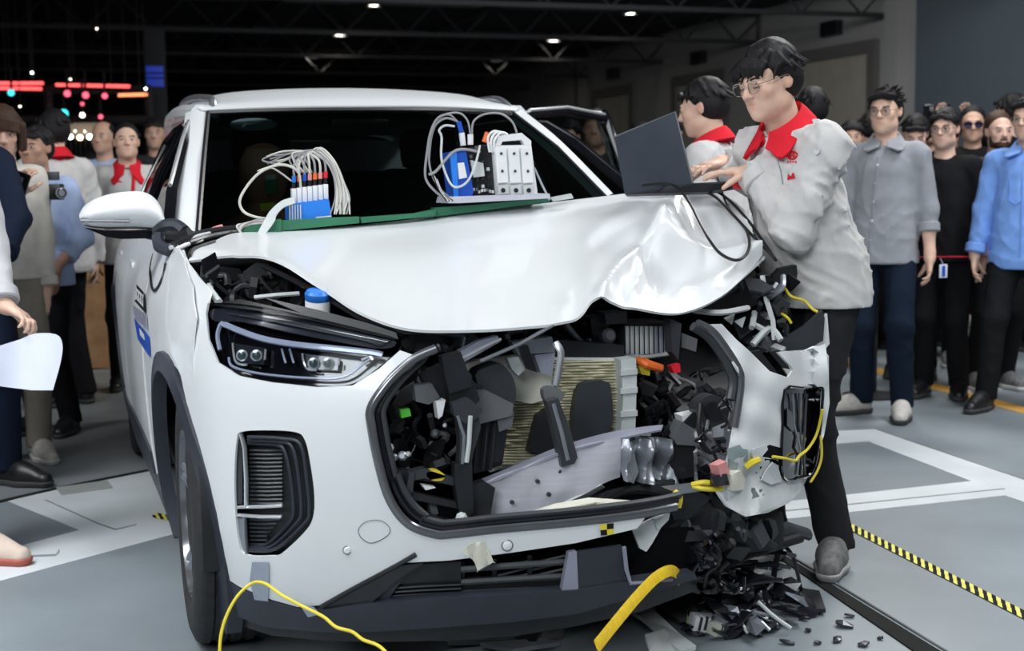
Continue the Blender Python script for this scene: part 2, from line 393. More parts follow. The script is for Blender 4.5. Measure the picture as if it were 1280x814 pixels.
for k, (x0, x1, yt) in enumerate([(998, 1088, 74), (750, 792, 120), (850, 905, 104)]):
    t0, t1 = wallT(x1), wallT(x0); z = wallZ((x0+x1)/2, yt)
    d = thing('door_%d' % (k+1), None, None); d['kind'] = 'structure'
    wallrect('door_leaf', t0, t1, 0, z, .0, .06, M['doorleaf'], d)
    wallrect('door_frame', t0-.3, t0, 0, z+.3, 0, .16, M['doorframe'], d); wallrect('door_frame', t1, t1+.3, 0, z+.3, 0, .16, M['doorframe'], d)
    wallrect('door_head', t0, t1, z, z+.3, 0, .16, M['doorframe'], d)
    zl = z+.55; tm = (t0+t1)/2
    wallrect('lamp_box', tm-.35, tm+.35, zl, zl+.35, 0, .2, M['black'], d)
# pilasters of the right wall and the bluish return at the far right
for k, x in enumerate((948, 722)):
    t = wallT(x); wallrect('trim_%d' % (18+k), t-.12, t+.12, 0, HC, 0, .05, M['doorframe'])['kind'] = 'structure'
t = wallT(1186); wallrect('trim_20', t-16, t, 0, HC, 0, .9, mat('slate_wall_panel', (.055, .07, .082), .8, var=.05, scale=.5))['kind'] = 'structure'
t = wallT(1124); wallrect('trim_21', t-.25, t+.25, 0, HC, 0, .3, M['wall'])['kind'] = 'structure'
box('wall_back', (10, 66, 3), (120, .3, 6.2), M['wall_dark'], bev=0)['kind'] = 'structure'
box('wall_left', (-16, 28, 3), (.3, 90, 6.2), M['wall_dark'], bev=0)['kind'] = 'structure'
box('ceiling', (8, 28, HC+.1), (90, 90, .2), M['ceiling'], bev=0)['kind'] = 'structure'
for k in range(7):
    y = 11+k*6.0; vs = []; g = []
    for z in (HC-.12, HC-.85): g.append(boxgeo((6, y, z), (60, .12, .10)))
    for i in range(40):
        x0 = -24+i*1.5; g.append(sweepgeo([(x0, y, HC-.12), (x0+.75, y, HC-.85)], .03, 4)); g.append(sweepgeo([(x0+.75, y, HC-.85), (x0+1.5, y, HC-.12)], .03, 4))
    v, f = join(g); mk('ceiling_truss', v, f, M['truss'], None, 0)['kind'] = 'structure'
for k in range(6):
    mk('ceiling_duct', *sweepgeo([(-12+k*5.2, 8, HC-.2), (-12+k*5.2, 60, HC-.2)], .09, 6), M['truss'])['kind'] = 'structure'

# ceiling downlights
M['lampglow'] = mat('lamp_glow', (1, .95, .85), .5, emit=(1, .93, .80, 14.))
LL = [(467, 8, 'downlight nearest of those high over the windscreen'), (425, 45, 'downlight second in the row receding over the car roof'), (390, 72, 'downlight third and smallest of the row over the car roof'),
      (788, 18, 'downlight nearest in the row along the grey wall'), (692, 52, 'downlight in the middle of the row along the grey wall'), (622, 76, 'downlight farthest in the row along the grey wall')]
for px, py, lab in LL:
    p = PA(px, py, 2, HC-.35)
    t = thing('ceiling_lamp', 'round lit '+lab, 'ceiling lamp', (p.x, p.y, HC-.35), group='downlights in the black ceiling')
    s = (p-CAM).dot(FW)*8.5/F_PX
    lathe('lamp_housing', [(s*.5, .35), (s*1.05, .25), (s*1.2, .0), (s*1.1, .0), (s*1.0, .04)], Matrix.Translation(p), M['black2'], t, 20)
    lathe('diffuser', [(.001, .03), (s*1.0, .03), (s*.9, .05), (.001, .06)], Matrix.Translation(p), M['lampglow'], t, 20)

# far stage with its lamps, left
def em(name, c, s): return mat(name, c, .5, emit=(*c, s))
M['ledred'] = em('red_led', (1., .10, .10), 1.4); M['ledteal'] = em('teal_led', (.05, .62, .70), 1.3); M['ledpink'] = em('pink_led', (1., .12, .20), 1.1)
M['bulbwarm'] = em('warm_bulb', (1., .55, .33), 7.); M['bulbcool'] = em('cool_bulb', (.75, 1., .92), 7.); M['ledblue'] = em('blue_led', (.01, .03, .30), .35); M['bulbwhite'] = em('white_bulb', (1., .9, .7), 4)
SD = 27.0
st = thing('stage_gantry', 'dark stage lighting gantry of square beams far behind on the left', 'stage rig', PZ(90, 310))
st.location = V((PD(90, 200, SD).x, PD(90, 200, SD).y, 0))
def bar(name, a, b, r, m, p, d=SD): return tube(name, [PD(*a, d), PD(*b, d)], r, m, p, 6)
bar('upper_beam', (-60, 112), (188, 112), .10, M['truss'], st, SD+.6); bar('lower_beam', (-60, 150), (188, 150), .10, M['truss'], st, SD+.6)
for x in (-50, 60, 186):
    a = PD(x, 108, SD+.6); tube('gantry_post', [a, (a.x, a.y, 0)], .10, M['truss'], st, 6)
for k, (a, b, lab) in enumerate([((-8, 104), (54, 104), 'upper red light strip at the picture edge of the stage gantry'), ((-8, 110), (52, 111), 'lower red light strip just under the one at the picture edge'), ((70, 106), (162, 108), 'long red light strip across the middle of the stage gantry'), ((148, 119), (184, 118), 'short orange light strip at the inner end of the stage gantry')]):
    t = thing('light_strip', lab, 'light strip', PD(*a, SD+.35), group='light strips on the stage'); bar('led_tube', a, b, .032, M['ledred'] if k < 3 else em('amber_led', (1, .3, .12), 1.2), t, SD+.35)
    p, q = PD(*a, SD+.42), PD(*b, SD+.42); tube('led_channel', [p, q], .05, M['truss'], t, 6)
    for e in (p.lerp(q, .25+.1*(k == 1)), p.lerp(q, .75+.1*(k == 1))): tube('hanger', [e, (e.x, e.y, HC-.05)], .012, M['truss'], t, 5)
for k, (px, py, s, mm, lab) in enumerate([(84, 117, 7, 'ledpink', 'pink stage spotlight, first in the row under the long red strip'), (107, 119, 7, 'ledpink', 'pink stage spotlight in the middle of the row under the long red strip'), (131, 120, 6, 'ledpink', 'pink stage spotlight, last in the row under the long red strip'), (80, 142, 9, 'ledteal', 'large teal stage spotlight low on the gantry'), (14, 116, 7, 'ledteal', 'slanting teal stage spotlight at the picture edge'), (103, 130, 4, 'ledpink', 'small red stage spotlight above the pale square lamp'), (103, 144, 5, 'bulbwhite', 'pale square stage lamp below the red spotlights'), (126, 146, 5, 'ledpink', 'dim pink stage spotlight beside the pale square lamp')]):
    p = PD(px, py, SD); r = s*SD/F_PX*.62
    t = thing('stage_light', lab, 'stage light', p, group='spotlights on the stage gantry')
    M4 = axis(p, (CAM-p)+V((-3+k, 0, -2)))
    lathe('lamp_head', [(r*.6, -.45), (r, -.3), (r*1.05, 0.), (r*.95, 0), (r*.9, -.05)], M4, M['black2'], t, 14); lathe('lens', [(.001, -.02), (r*.93, -.02), (.001, -.03)], M4, M[mm], t, 14)
    tube('yoke', [p+V((0, .1, 0)), p+V((0, .2, .5))], .03, M['black2'], t, 5)
for k, (px, py, s, mm, lab) in enumerate([(88, 171, 5.5, 'bulbcool', 'cool bright globe, first of the row of four on the far counter'), (100, 172, 6, 'bulbwarm', 'warm orange globe, second of the row of four on the far counter'), (112, 171, 6, 'bulbcool', 'cool bright globe, third of the row of four on the far counter'), (124, 171, 5, 'bulbwarm', 'warm orange globe, last of the row of four on the far counter'), (63, 172, 4.5, 'bulbcool', 'cool globe standing alone above another cool globe by the red collar'), (62, 179, 4.5, 'bulbcool', 'cool globe below another one, closest to the red collar'), (72, 170, 3.5, 'bulbwarm', 'small warm globe beside the pair of cool globes'), (148, 179, 3.6, 'bulbwhite', 'single white globe beside the uniformed man facing the car'),
      (82, 164, 2, 'bulbwhite', 'tiny white bulb, first of the upper row'), (94, 164, 2, 'bulbwhite', 'tiny white bulb, second of the upper row'), (106, 164.5, 2, 'bulbwhite', 'tiny white bulb, third of the upper row'), (118, 165, 2.4, 'bulbwhite', 'tiny white bulb, last of the upper row'),
      (40, 91, 2.6, 'bulbcool', 'cool pinpoint bulb above the red strip at the picture edge'), (88, 99, 2, 'bulbwhite', 'white pinpoint bulb above the long red strip'), (121, 36, 2.2, 'bulbwhite', 'single white pinpoint high under the black ceiling'), (25, 133, 2.2, 'bulbwhite', 'white pinpoint bulb low at the picture edge of the stage'), (182, 111, 2.6, 'bulbcool', 'cool pinpoint at the inner end of the stage gantry')]):
    p = PD(px, py, SD); r = s*SD/F_PX*.55
    t = thing('globe_lamp', lab, 'lamp', p-V((0, 0, r+.1)), group='globe lamps behind the crowd')
    lathe('globe', [(.001, -r), (r*.7, -r*.7), (r, 0), (r*.7, r*.7), (.001, r)], Matrix.Translation(p), M[mm], t, 12)
    lathe('lamp_socket', [(r*.3, -r-.1), (r*.4, -r*.9), (.001, -r*.85)], Matrix.Translation(p), M['black2'], t, 8)
    tube('lamp_stem' if k < 12 else 'lamp_cord', [p-V((0, 0, r)), (p.x, p.y, 1.9)] if k < 12 else [p, (p.x, p.y, HC)], .012, M['truss'], t, 5)
c = thing('stage_counter', 'long dark counter with grey lit back panel on the far stage', 'counter', (PD(95, 172, SD).x, PD(95, 172, SD).y, 0))
a, b = PD(58, 176, SD), PD(150, 176, SD); mid = (a+b)/2; ang = math.degrees(math.atan2(b.y-a.y, b.x-a.x))
box('counter_body', (mid.x, mid.y, .95), ((b-a).length, .5, 1.9), M['truss'], c, rot(z=ang), .02)
a, b = PD(64, 160, SD+.3), PD(134, 160, SD+.3); mid = (a+b)/2
box('back_panel', (mid.x, mid.y, mid.z-.05), ((b-a).length, .05, .30), mat('dim_panel', (.22, .18, .14), .6, emit=(.22, .17, .12, .25)), c, rot(z=ang), .01)
t = thing('light_column', 'faint blue light column standing beside the stage gantry', 'light column', (PD(194, 100, SD+2).x, PD(194, 100, SD+2).y, 0))
a = PD(194, 70, SD+2); box('column_panel', (a.x, a.y, 2.3), (.42, .2, 4.6), M['truss'], t); 
for k, (y0, y1) in enumerate(((82, 90), (92, 96), (98, 108))):
    p, q = PD(194, y0, SD+1.8), PD(194, y1, SD+1.8); box('led_module', (a.x-.03, a.y-.13, (p.z+q.z)/2), (.36, .06, p.z-q.z), M['ledblue'], t, bev=.01)
# ================================================================ THE CAR
car = thing('car', 'white crash-tested SUV with a buckled bonnet and torn open front corner', 'car', (0, 0, 0))
def lerpt(tab, x):
    if x <= tab[0][0]: return tab[0][1]
    for (a, b), (c, d) in zip(tab, tab[1:]):
        if x <= c: return b+(d-b)*(x-a)/(c-a)
    return tab[-1][1]
def smt(tab, n=6):
    out = [tuple(p) for p in crs([(a, b, 0) for a, b in tab], n)]; return [(p[0], p[1]) for p in out]
YF = smt([(-1.012, 2.0), (-.985, 1.0), (-.965, .10), (-.955, -.10), (-.935, -.28), (-.905, -.45), (-.85, -.60), (-.75, -.715), (-.6, -.80), (-.4, -.865), (-.15, -.90), (.1, -.905), (.3, -.875), (.5, -.79), (.7, -.655), (.85, -.52), (.95, -.40), (1.02, -.28), (1.06, -.10)])
HW = [(-.60, .85), (-.45, .905), (-.28, .935), (-.10, .955), (.1, .965), (1., .985), (2., 1.015), (3.0, 1.01), (3.4, .97), (3.75, .90)]
SZ = smt([(.15, .93), (.25, .955), (.38, .978), (.55, .992), (.75, 1.0), (.88, .993), (.98, .972), (1.06, .94), (1.12, .905), (1.18, .88)])
YO = smt([(.15, .05), (.25, .02), (.4, 0.), (.6, -.005), (.75, .01), (.85, .035), (.95, .075), (1.05, .14), (1.2, .25)])
def inside(p):
    s = lerpt(SZ, p.z); x = p.x/s
    if x < -1.01: return False
    if x > 1.06: return False
    return p.y-lerpt(YO, p.z) > lerpt(YF, x)
def front(px, py, push=0.):
    """where the sight line through a photograph pixel meets the car's front skin"""
    q = ray(px, py).normalized(); t0 = 2.2; t = t0; st = .06
    while t < 6.5 and not inside(CAM+q*t): t += st
    a, b = t-st, t
    for _ in range(14):
        m_ = (a+b)/2
        if inside(CAM+q*m_): b = m_
        else: a = m_
    p = CAM+q*b
    if b > 6.4: p = PY(px, py, -.4)
    return p+q*push
def sidep(y, z, s=-1, off=0.):
    return V((s*(lerpt(HW, y)*lerpt(SZ, z)+off), y, z))
def fpan(name, px, m, holes=(), sp=12, th=.004, off=0., push=0., parent=None, **k):
    return panel(name, px, (lambda a, b: front(a, b, push)), m, parent or car, holes, sp, th, off, **k)
def c2(pts, n=5, closed=True): return [(p[0], p[1]) for p in crs([(a, b, 0) for a, b in pts], n, closed)]

# ---- front fascia, left half in the photograph (intact side)
HEADL = c2([(258, 384), (264, 379), (300, 380), (350, 388), (400, 399), (450, 411), (497, 424), (498, 436), (472, 460), (440, 480), (397, 482), (340, 476), (300, 468), (274, 452), (262, 424)], 4)
VENTL = c2([(296, 549), (302, 540), (330, 538), (368, 540), (381, 550), (388, 580), (393, 620), (391, 648), (380, 666), (352, 692), (340, 695), (308, 694), (299, 680), (294, 640), (293, 590)], 4)
fasc = [(257, 392), (263, 364), (250, 348), (235, 329), (228, 312), (212, 318), (206, 400), (214, 442)]+c2([(226, 470), (236, 520), (248, 590), (257, 655), (265, 712)], 5, False)+[(300, 734), (340, 750), (372, 759), (398, 757), (440, 734), (498, 704), (560, 701), (640, 691), (720, 679), (796, 661), (806, 648), (798, 643)]
fasc += [(720, 652), (620, 661), (565, 667), (542, 667), (512, 655), (489, 626), (474, 580), (465, 535), (464, 510), (480, 484), (500, 462), (523, 446), (500, 438)]
fasc += [(474, 461), (441, 482), (397, 484), (340, 478), (299, 470), (272, 453), (260, 424)]
fpan('bumper_cover', fasc, M['paint'], [VENTL], sp=11, th=.006, smooth=50)
# crease above the vent, tow eye cover, sensors
for pts, nm in ((c2([(448, 662), (458, 652), (476, 651), (487, 660), (484, 670), (465, 679), (452, 673)], 4), 'tow_eye_cover'),):
    tube(nm, [front(a, b)+V((0, -.0005, 0)) for a, b in pts], .0011, M['midgrey'], car, 4, True)
for (px, py, r) in ((434, 688, .009), (634, 682, .012)):
    p = front(px, py); lathe('parking_sensor', [(r, -.004), (r, .003), (r*.7, .005), (.0005, .005)], axis(p, (-.15, -1, .05)), M['paint'], car, 16)
    lathe('sensor_ring', [(r*1.25, -.002), (r*1.25, .0015), (r*1.02, .0015)], axis(p, (-.15, -1, .05)), M['midgrey'], car, 16)
# black and yellow quadrant target on the bumper band
def quad(name, px4, m1, m2, push=-.003):
    a, b, c, d = [front(x, y, push) for x, y in px4]; vs = []; fs = []; mi = []
    t = bpy.data.objects.new(name, None)
    for i in range(2):
        for j in range(2):
            def q(u, v): return a.lerp(b, u).lerp(d.lerp(c, u), v)
            k = len(vs); vs += [q(i/2, j/2), q(i/2+.5, j/2), q(i/2+.5, j/2+.5), q(i/2, j/2+.5)]; fs.append((k, k+1, k+2, k+3)); mi.append((i+j) % 2)
    n = (b-a).cross(d-a).normalized()
    o = mk(name, vs, fs, m1, car, 0); o.data.materials.append(m2); o.data.polygons.foreach_set('material_index', mi); return o
quad('target_sticker', [(750, 656), (767, 654), (767, 668), (751, 670)], M['yellow'], M['tape_black'], -.004)
# ---- chrome and black grille surround
sur = c2([(545, 436), (520, 447), (498, 464), (479, 485), (463, 511), (464, 534), (473, 580), (487, 625), (510, 655), (543, 668), (566, 668), (620, 662), (720, 653), (800, 643), (845, 634)], 5, False)
tube('grille_surround', [front(a, b, .004) for a, b in sur], .0125, M['darkchrome'], car, 10, flat=.8)
tube('grille_surround', [front(a+9*(1 if a < 520 else .2), b-(9 if b > 600 else 2), .018) for a, b in sur], .008, M['gloss'], car, 8)
tube('grille_surround', [front(a+16*(1 if a < 520 else .3), b-(15 if b > 600 else 2), .035) for a, b in sur], .010, M['grey'], car, 8)
# ---- headlight
hl = HEADL
hp = bpy.data.objects.new('headlight', None); COL.objects.link(hp); hp.parent = car; hp.location = front(380, 440); hp.empty_display_size = .05
def hfp(px, py, push): return front(px, py, push)
panel('lamp_housing', hl, lambda a, b: front(a, b, .085), M['gloss'], hp, (), 12, .004)
cen = (385, 436)
def ringband(poly, k0, k1, d0, d1):   # wall between two offsets of an outline
    P0 = [front(cen[0]+(a-cen[0])*k0, cen[1]+(b-cen[1])*k0, d0) for a, b in poly]; P1 = [front(cen[0]+(a-cen[0])*k1, cen[1]+(b-cen[1])*k1, d1) for a, b in poly]
    n = len(poly); return P0+P1, [(i, (i+1) % n, (i+1) % n+n, i+n) for i in range(n)]
v, f = ringband(hl, 1.0, 1.0, .002, .085); mk('lamp_rim', v, f, M['gloss'], hp)
panel('lamp_lens', hl, lambda a, b: front(a, b, -.002), M['lens'], hp, (), 14, .003)
def hrib(name, pts, m, d, w=.006, flat=1.): return tube(name, [front(a, b, d) for a, b in c2(pts, 5, False)], w, m, hp, 6, flat=flat)
M['drl'] = mat('daylight_strip', (.40, .44, .58), .25, .1, var=.06, coat=.5)
M['cine'] = mat('lamp_bezel', (.030, .032, .045), .2, .2, var=.2, coat=.5)
panel('lamp_eyelid', c2([(262, 388), (300, 384), (350, 391), (400, 402), (450, 414), (494, 426), (480, 436), (420, 427), (360, 415), (300, 402), (270, 402)], 4), lambda a, b: front(a, b, .03), M['cine'], hp, (), 12, .01)
for k in range(5): hrib('eyelid_rib', [(285+k*14, 392+k*2.5), (360+k*10, 402+k*3), (420+k*8, 413+k*3), (488-k*3, 426+k*1.6)], M['darkchrome'] if k % 2 else M['grey'], .022, .0016)
hrib('daytime_light', [(277, 404), (300, 414), (330, 424), (370, 431), (420, 436), (465, 441), (478, 444)], M['drl'], .035, .0085, .7)
hrib('daytime_light', [(276, 405), (272, 420), (275, 438)], M['drl'], .04, .006)
hrib('lamp_trim', [(286, 447), (292, 459), (330, 468), (390, 473), (430, 471), (458, 452), (470, 444)], M['drl'], .045, .0035)
for k, (x0, y0, x1, y1) in enumerate(((291, 429, 332, 456), (378, 442, 424, 463))):
    q = [(x0, y0), (x1, y0+6), (x1-2, y1), (x0+4, y1-2)]
    panel('projector_lamp', q, lambda a, b: front(a, b, .055), M['cine'], hp, (), 8, .02)
    m_ = front((x0+x1)/2, (y0+y1)/2+1, .05)
    for sx in (-9, 9):
        p = front((x0+x1)/2+sx, (y0+y1)/2+2, .048); lathe('projector_lens', [(.0125, -.006), (.0125, .0), (.009, .007), (.0005, .010)], axis(p, (-.25, -1, .02)), M['glass'], hp, 16)
        lathe('projector_ring', [(.0135, -.006), (.015, .002), (.0135, .003)], axis(p, (-.25, -1, .02)), M['chrome'], hp, 16)
    hrib('projector_bezel', [(x0, y0), (x0+2, y1-8), (x0+7, y1-1), (x0+18, y1)], M['chrome'], .045, .003); hrib('projector_bezel', [(x1, y0+8), (x1-1, y1-6)], M['chrome'], .045, .003)
for a in (352, 362): hrib('lamp_divider', [(a, 436), (a+5, 454)], M['drl'], .05, .003)
hrib('lamp_trim', [(452, 450), (462, 446), (466, 450)], M['chrome'], .04, .004)
# torn mounting strip above the headlamp
for k, q in enumerate([[(262, 381), (300, 374), (345, 384), (400, 397), (470, 415), (497, 425), (450, 414), (380, 398), (320, 388)], [(330, 372), (400, 388), (460, 404), (495, 416), (498, 424), (440, 408), (380, 393)]]):
    fpan('lamp_bracket', q, M['black'], sp=9, th=.01, push=.012+.02*k)
# ---- side vent, intact side
vp = bpy.data.objects.new('side_vent', None); COL.objects.link(vp); vp.parent = car; vp.location = front(343, 615); vp.empty_display_size = .05
panel('vent_back', VENTL, lambda a, b: front(a, b, .055), M['black'], vp, (), 12, .004)
n = len(VENTL); P0 = [front(a, b, .001) for a, b in VENTL]; P1 = [front(a, b, .058) for a, b in VENTL]
mk('vent_wall', P0+P1, [(i, (i+1) % n, (i+1) % n+n, i+n) for i in range(n)], M['black2'], vp)
for k, (x, d) in enumerate(((382, .012), (372, .022), (362, .032))):
    tube('vent_contour', [front(a, b, d) for a, b in c2([(310, 546+k*4), (352-k*4, 548+k*4), (x-6, 556+k*4), (x+2, 600), (x+5, 640), (x-2, 655), (345-k*5, 686-k*3), (312, 688-k*2)], 5, False)], .0048, M['clad'], vp, 6)
for k in range(24):
    y = 563+k*5.1
    if 630 < y < 646: continue
    xr = 353 if y < 646 else 353-(y-646)*.8
    tube('slat', [front(312, y, .040), front(334, y+.6, .034), front(xr, y, .042)], .0030, M['grey'], vp, 5)
tube('chrome_blade', [front(a, b, d) for a, b, d in ((301, 541, .012), (306, 560, .014), (308, 600, .014), (308, 634, .012))], .0075, M['chrome'], vp, 8, flat=.6)
tube('chrome_blade', [front(a, b, .010) for a, b in ((297, 634), (325, 633.5), (353, 632))], .0055, M['chrome'], vp, 8, flat=.6)
tube('chrome_blade', [front(a, b, .010) for a, b in ((297, 644), (325, 646), (352, 646))], .0055, M['chrome'], vp, 8, flat=.6)
tube('chrome_blade', [front(a, b, .012) for a, b in ((306, 646), (307, 670), (309, 692))], .0070, M['steel'], vp, 8, flat=.6)
panel('vent_cheek', [(296, 552), (303, 545), (303, 630), (295, 630)], lambda a, b: front(a, b, .010), M['gloss'], vp, (), 8, .01)
panel('vent_cheek', [(295, 648), (303, 648), (306, 692), (300, 682)], lambda a, b: front(a, b, .010), M['steel'], vp, (), 8, .01)
# ---- lower intake and lip
fpan('front_lip', [(258, 704), (266, 714), (300, 737), (340, 753), (376, 763), (405, 762), (450, 756), (560, 748), (720, 738), (780, 728), (868, 716), (872, 724), (800, 745), (720, 768), (640, 778), (560, 784), (470, 790), (400, 791), (330, 784), (290, 768), (268, 748)], M['clad'], sp=12, th=.03, push=-.006)
fpan('lip_lower', [(268, 748), (290, 768), (330, 784), (400, 791), (470, 790), (560, 784), (640, 778), (720, 768), (800, 745), (870, 725), (872, 738), (800, 765), (720, 783), (640, 796), (560, 801), (470, 803), (400, 801), (340, 795), (300, 782)], M['black2'], sp=14, th=.02, push=.05)
fpan('lip_edge', [(404, 759), (440, 738), (498, 708), (530, 704), (500, 722), (462, 756), (430, 760)], M['black2'], sp=10, th=.02, push=.002)
fpan('intake_cheek', [(462, 757), (506, 712), (512, 707), (502, 726), (482, 754)], M['clad'], sp=10, th=.02, push=.02)
tube('intake_trim', [front(a, b, -.004) for a, b in ((401, 759), (440, 737), (498, 706), (520, 693))], .006, M['black2'], car, 6)
fpan('intake_back', [(470, 754), (505, 706), (640, 690), (800, 660), (868, 660), (868, 720), (720, 742), (560, 752)], M['void'], sp=16, th=.01, push=.10)
fpan('intake_shelf', [(482, 752), (500, 738), (575, 728), (712, 722), (718, 737), (560, 747)], M['black2'], sp=12, th=.03, push=.05)
fpan('intake_blank', [(490, 716), (508, 707), (576, 702), (576, 740), (486, 748)], M['black2'], sp=12, th=.01, push=.045)
for k in range(3): tube('intake_bar', [front(a, b, .035) for a, b in ((486-k*3, 736+k*5), (530, 733+k*5), (576, 731+k*5))], .003, M['grey'], car, 6)
for y0, y1 in ((712, 702), (728, 720), (742, 736)): tube('grille_bar', [front(576, y0, .05), front(640, (y0+y1)/2, .045), front(712, y1, .05)], .007, M['midgrey'], car, 6, flat=1.6)
for x in (578, 618, 662, 710): tube('grille_post', [front(x, 704-(x-576)*.1, .06), front(x, 744-(x-576)*.05, .06)], .007, M['black2'], car, 6)
for a in range(4): tube('grille_stiffener', [front(622, 712+a*8, .075), front(660, 702+a*8, .075)], .003, M['midgrey'], car, 5); tube('grille_stiffener', [front(664, 705+a*8, .075), front(706, 695+a*8, .075)], .003, M['midgrey'], car, 5)
fpan('intake_trim', [(711, 692), (721, 690), (723, 738), (702, 741)], M['lav'], sp=8, th=.02, push=-.002)
fpan('radar_cover', [(722, 691), (778, 683), (782, 730), (723, 738)], M['clad'], sp=10, th=.015, push=.0, smooth=40)
tube('intake_trim', [front(a, b, -.004) for a, b in ((780, 684), (783, 712), (788, 729), (840, 724))], .006, M['lav'], car, 6)
# tape tag hanging on the bumper band, silver tape at the corner
panel('tape_tag', c2([(577, 690), (589, 680), (606, 677), (606, 677), (617, 703), (617, 703), (597, 714), (597, 714), (591, 700)], 3), lambda a, b: front(a, b, -.008-.006*math.sin(a*.4)), M['offwhite'], car, (), 6, .0015)
panel('duct_tape', [(315, 703), (336, 703), (336, 728), (335, 752), (318, 750), (312, 726)], lambda a, b: front(a, b, -.006), M['duct'], car, (), 7, .001)
panel('duct_tape', [(375, 757), (392, 759), (400, 768), (385, 772)], lambda a, b: front(a, b, -.010), M['duct'], car, (), 7, .001)

# ---- front wing and wheel arch (y, z outlines on the car's flank)
def arch(cy, r, a0, a1, n=18, cz=.375): return [(cy+r*math.cos(rad(a0+(a1-a0)*i/n)), cz+r*math.sin(rad(a0+(a1-a0)*i/n))) for i in range(n+1)]
def span(name, yz, m, s=-1, sp=.06, th=.004, off=0., parent=None, **k):
    return panel(name, yz, (lambda a, b: sidep(a, b, s, off)), m, parent or car, (), sp, th, 0., out=None if False else None, **k) if False else _span(name, yz, m, s, sp, th, off, parent or car)
def _span(name, yz, m, s, sp, th, off, parent, fn=None):
    fn = fn or (lambda a, b: sidep(a, b, s, off))
    O = resamp(yz, sp); vs = list(O); ed = [(i, (i+1) % len(O)) for i in range(len(O))]; B = np.array([(p[0], p[1]) for p in O])
    xs = B[:, 0]; ys = B[:, 1]; y = ys.min()+sp*.5; r = 0
    while y < ys.max():
        x = xs.min()+sp*(.5 if r % 2 else .25)
        while x < xs.max():
            if inpoly(x, y, O) and np.min(np.hypot(xs-x, ys-y)) > sp*.45: vs.append(V((x, y)))
            x += sp
        y += sp*.87; r += 1
    ov, oe, of, *_ = delaunay_2d_cdt(vs, ed, [], 0, 1e-6)
    fs = [tuple(f) for f in of if inpoly(sum(ov[i][0] for i in f)/len(f), sum(ov[i][1] for i in f)/len(f), O)]
    return sheet(name, [fn(p[0], p[1]) for p in ov], fs, m, parent, th, 45, 0., out=(s*6, 1, 1.0))
FW_ = -.10; RW_ = 2.74
wing = [(-.42, .955), (-.44, .80)]+arch(FW_, .445, 138, -10)+[(.40, .27), (.70, .27), (.715, 1.0), (.66, 1.12), (.30, 1.115), (-.05, 1.085), (-.30, 1.03)]
_span('front_wing', wing, M['paint'], -1, .06, .004, -.004, car)
_span('front_wing', [(.05, .60)]+arch(.05, .44, 90, -10)[1:]+[(.56, .27), (.70, .27), (.715, 1.0), (.66, 1.12), (.45, 1.115), (.25, .9)], M['paint'], 1, .07, .004, -.07, car)
def archlip(cy, s, a0, a1, r0=.40, r1=.455):
    A = arch(cy, r0, a0, a1, 26); B = arch(cy, r1, a0, a1, 26)
    vs = [sidep(y, z, s, .012) for y, z in A]+[sidep(y, z, s, .010) for y, z in B]+[sidep(y, z, s, -.03) for y, z in A]+[sidep(y, z, s, -.03) for y, z in B]; n = len(A); fs = []
    for i in range(n-1): fs += [(i, i+1, n+i+1, n+i), (2*n+i, 2*n+i+1, i+1, i), (n+i, n+i+1, 3*n+i+1, 3*n+i)]
    fs += [(0, n, 3*n, 2*n), (n-1, 2*n-1, 4*n-1, 3*n-1)]
    return mk('arch_trim', vs, fs, M['clad'], car)
archlip(FW_, -1, 215, -25); archlip(RW_, -1, 205, -20); archlip(RW_, 1, 205, -20)
# arch trim continues on the bumper corner down to the lip
fpan('arch_trim', c2([(214, 455), (224, 468), (236, 520), (248, 590), (257, 655), (266, 716), (262, 722)], 4, False)+[(255, 706), (247, 655), (238, 590), (227, 520), (214, 470)], M['clad'], sp=9, th=.03, push=-.004)
for cy, s in ((FW_, -1), (RW_, -1), (RW_, 1), (.05, 1)):
    A = arch(cy, .43, 190, -10, 14); vs = [V(((s*.90 if s < 0 else .82), y, z)) for y, z in A]+[V((s*.52, y, z)) for y, z in A]; n = len(A)
    mk('arch_liner', vs+[V((s*.52, cy, .30))], [(i, i+1, n+i+1, n+i) for i in range(n-1)]+[(n+i, n+i+1, 2*n) for i in range(n-1)], M['black'], car)
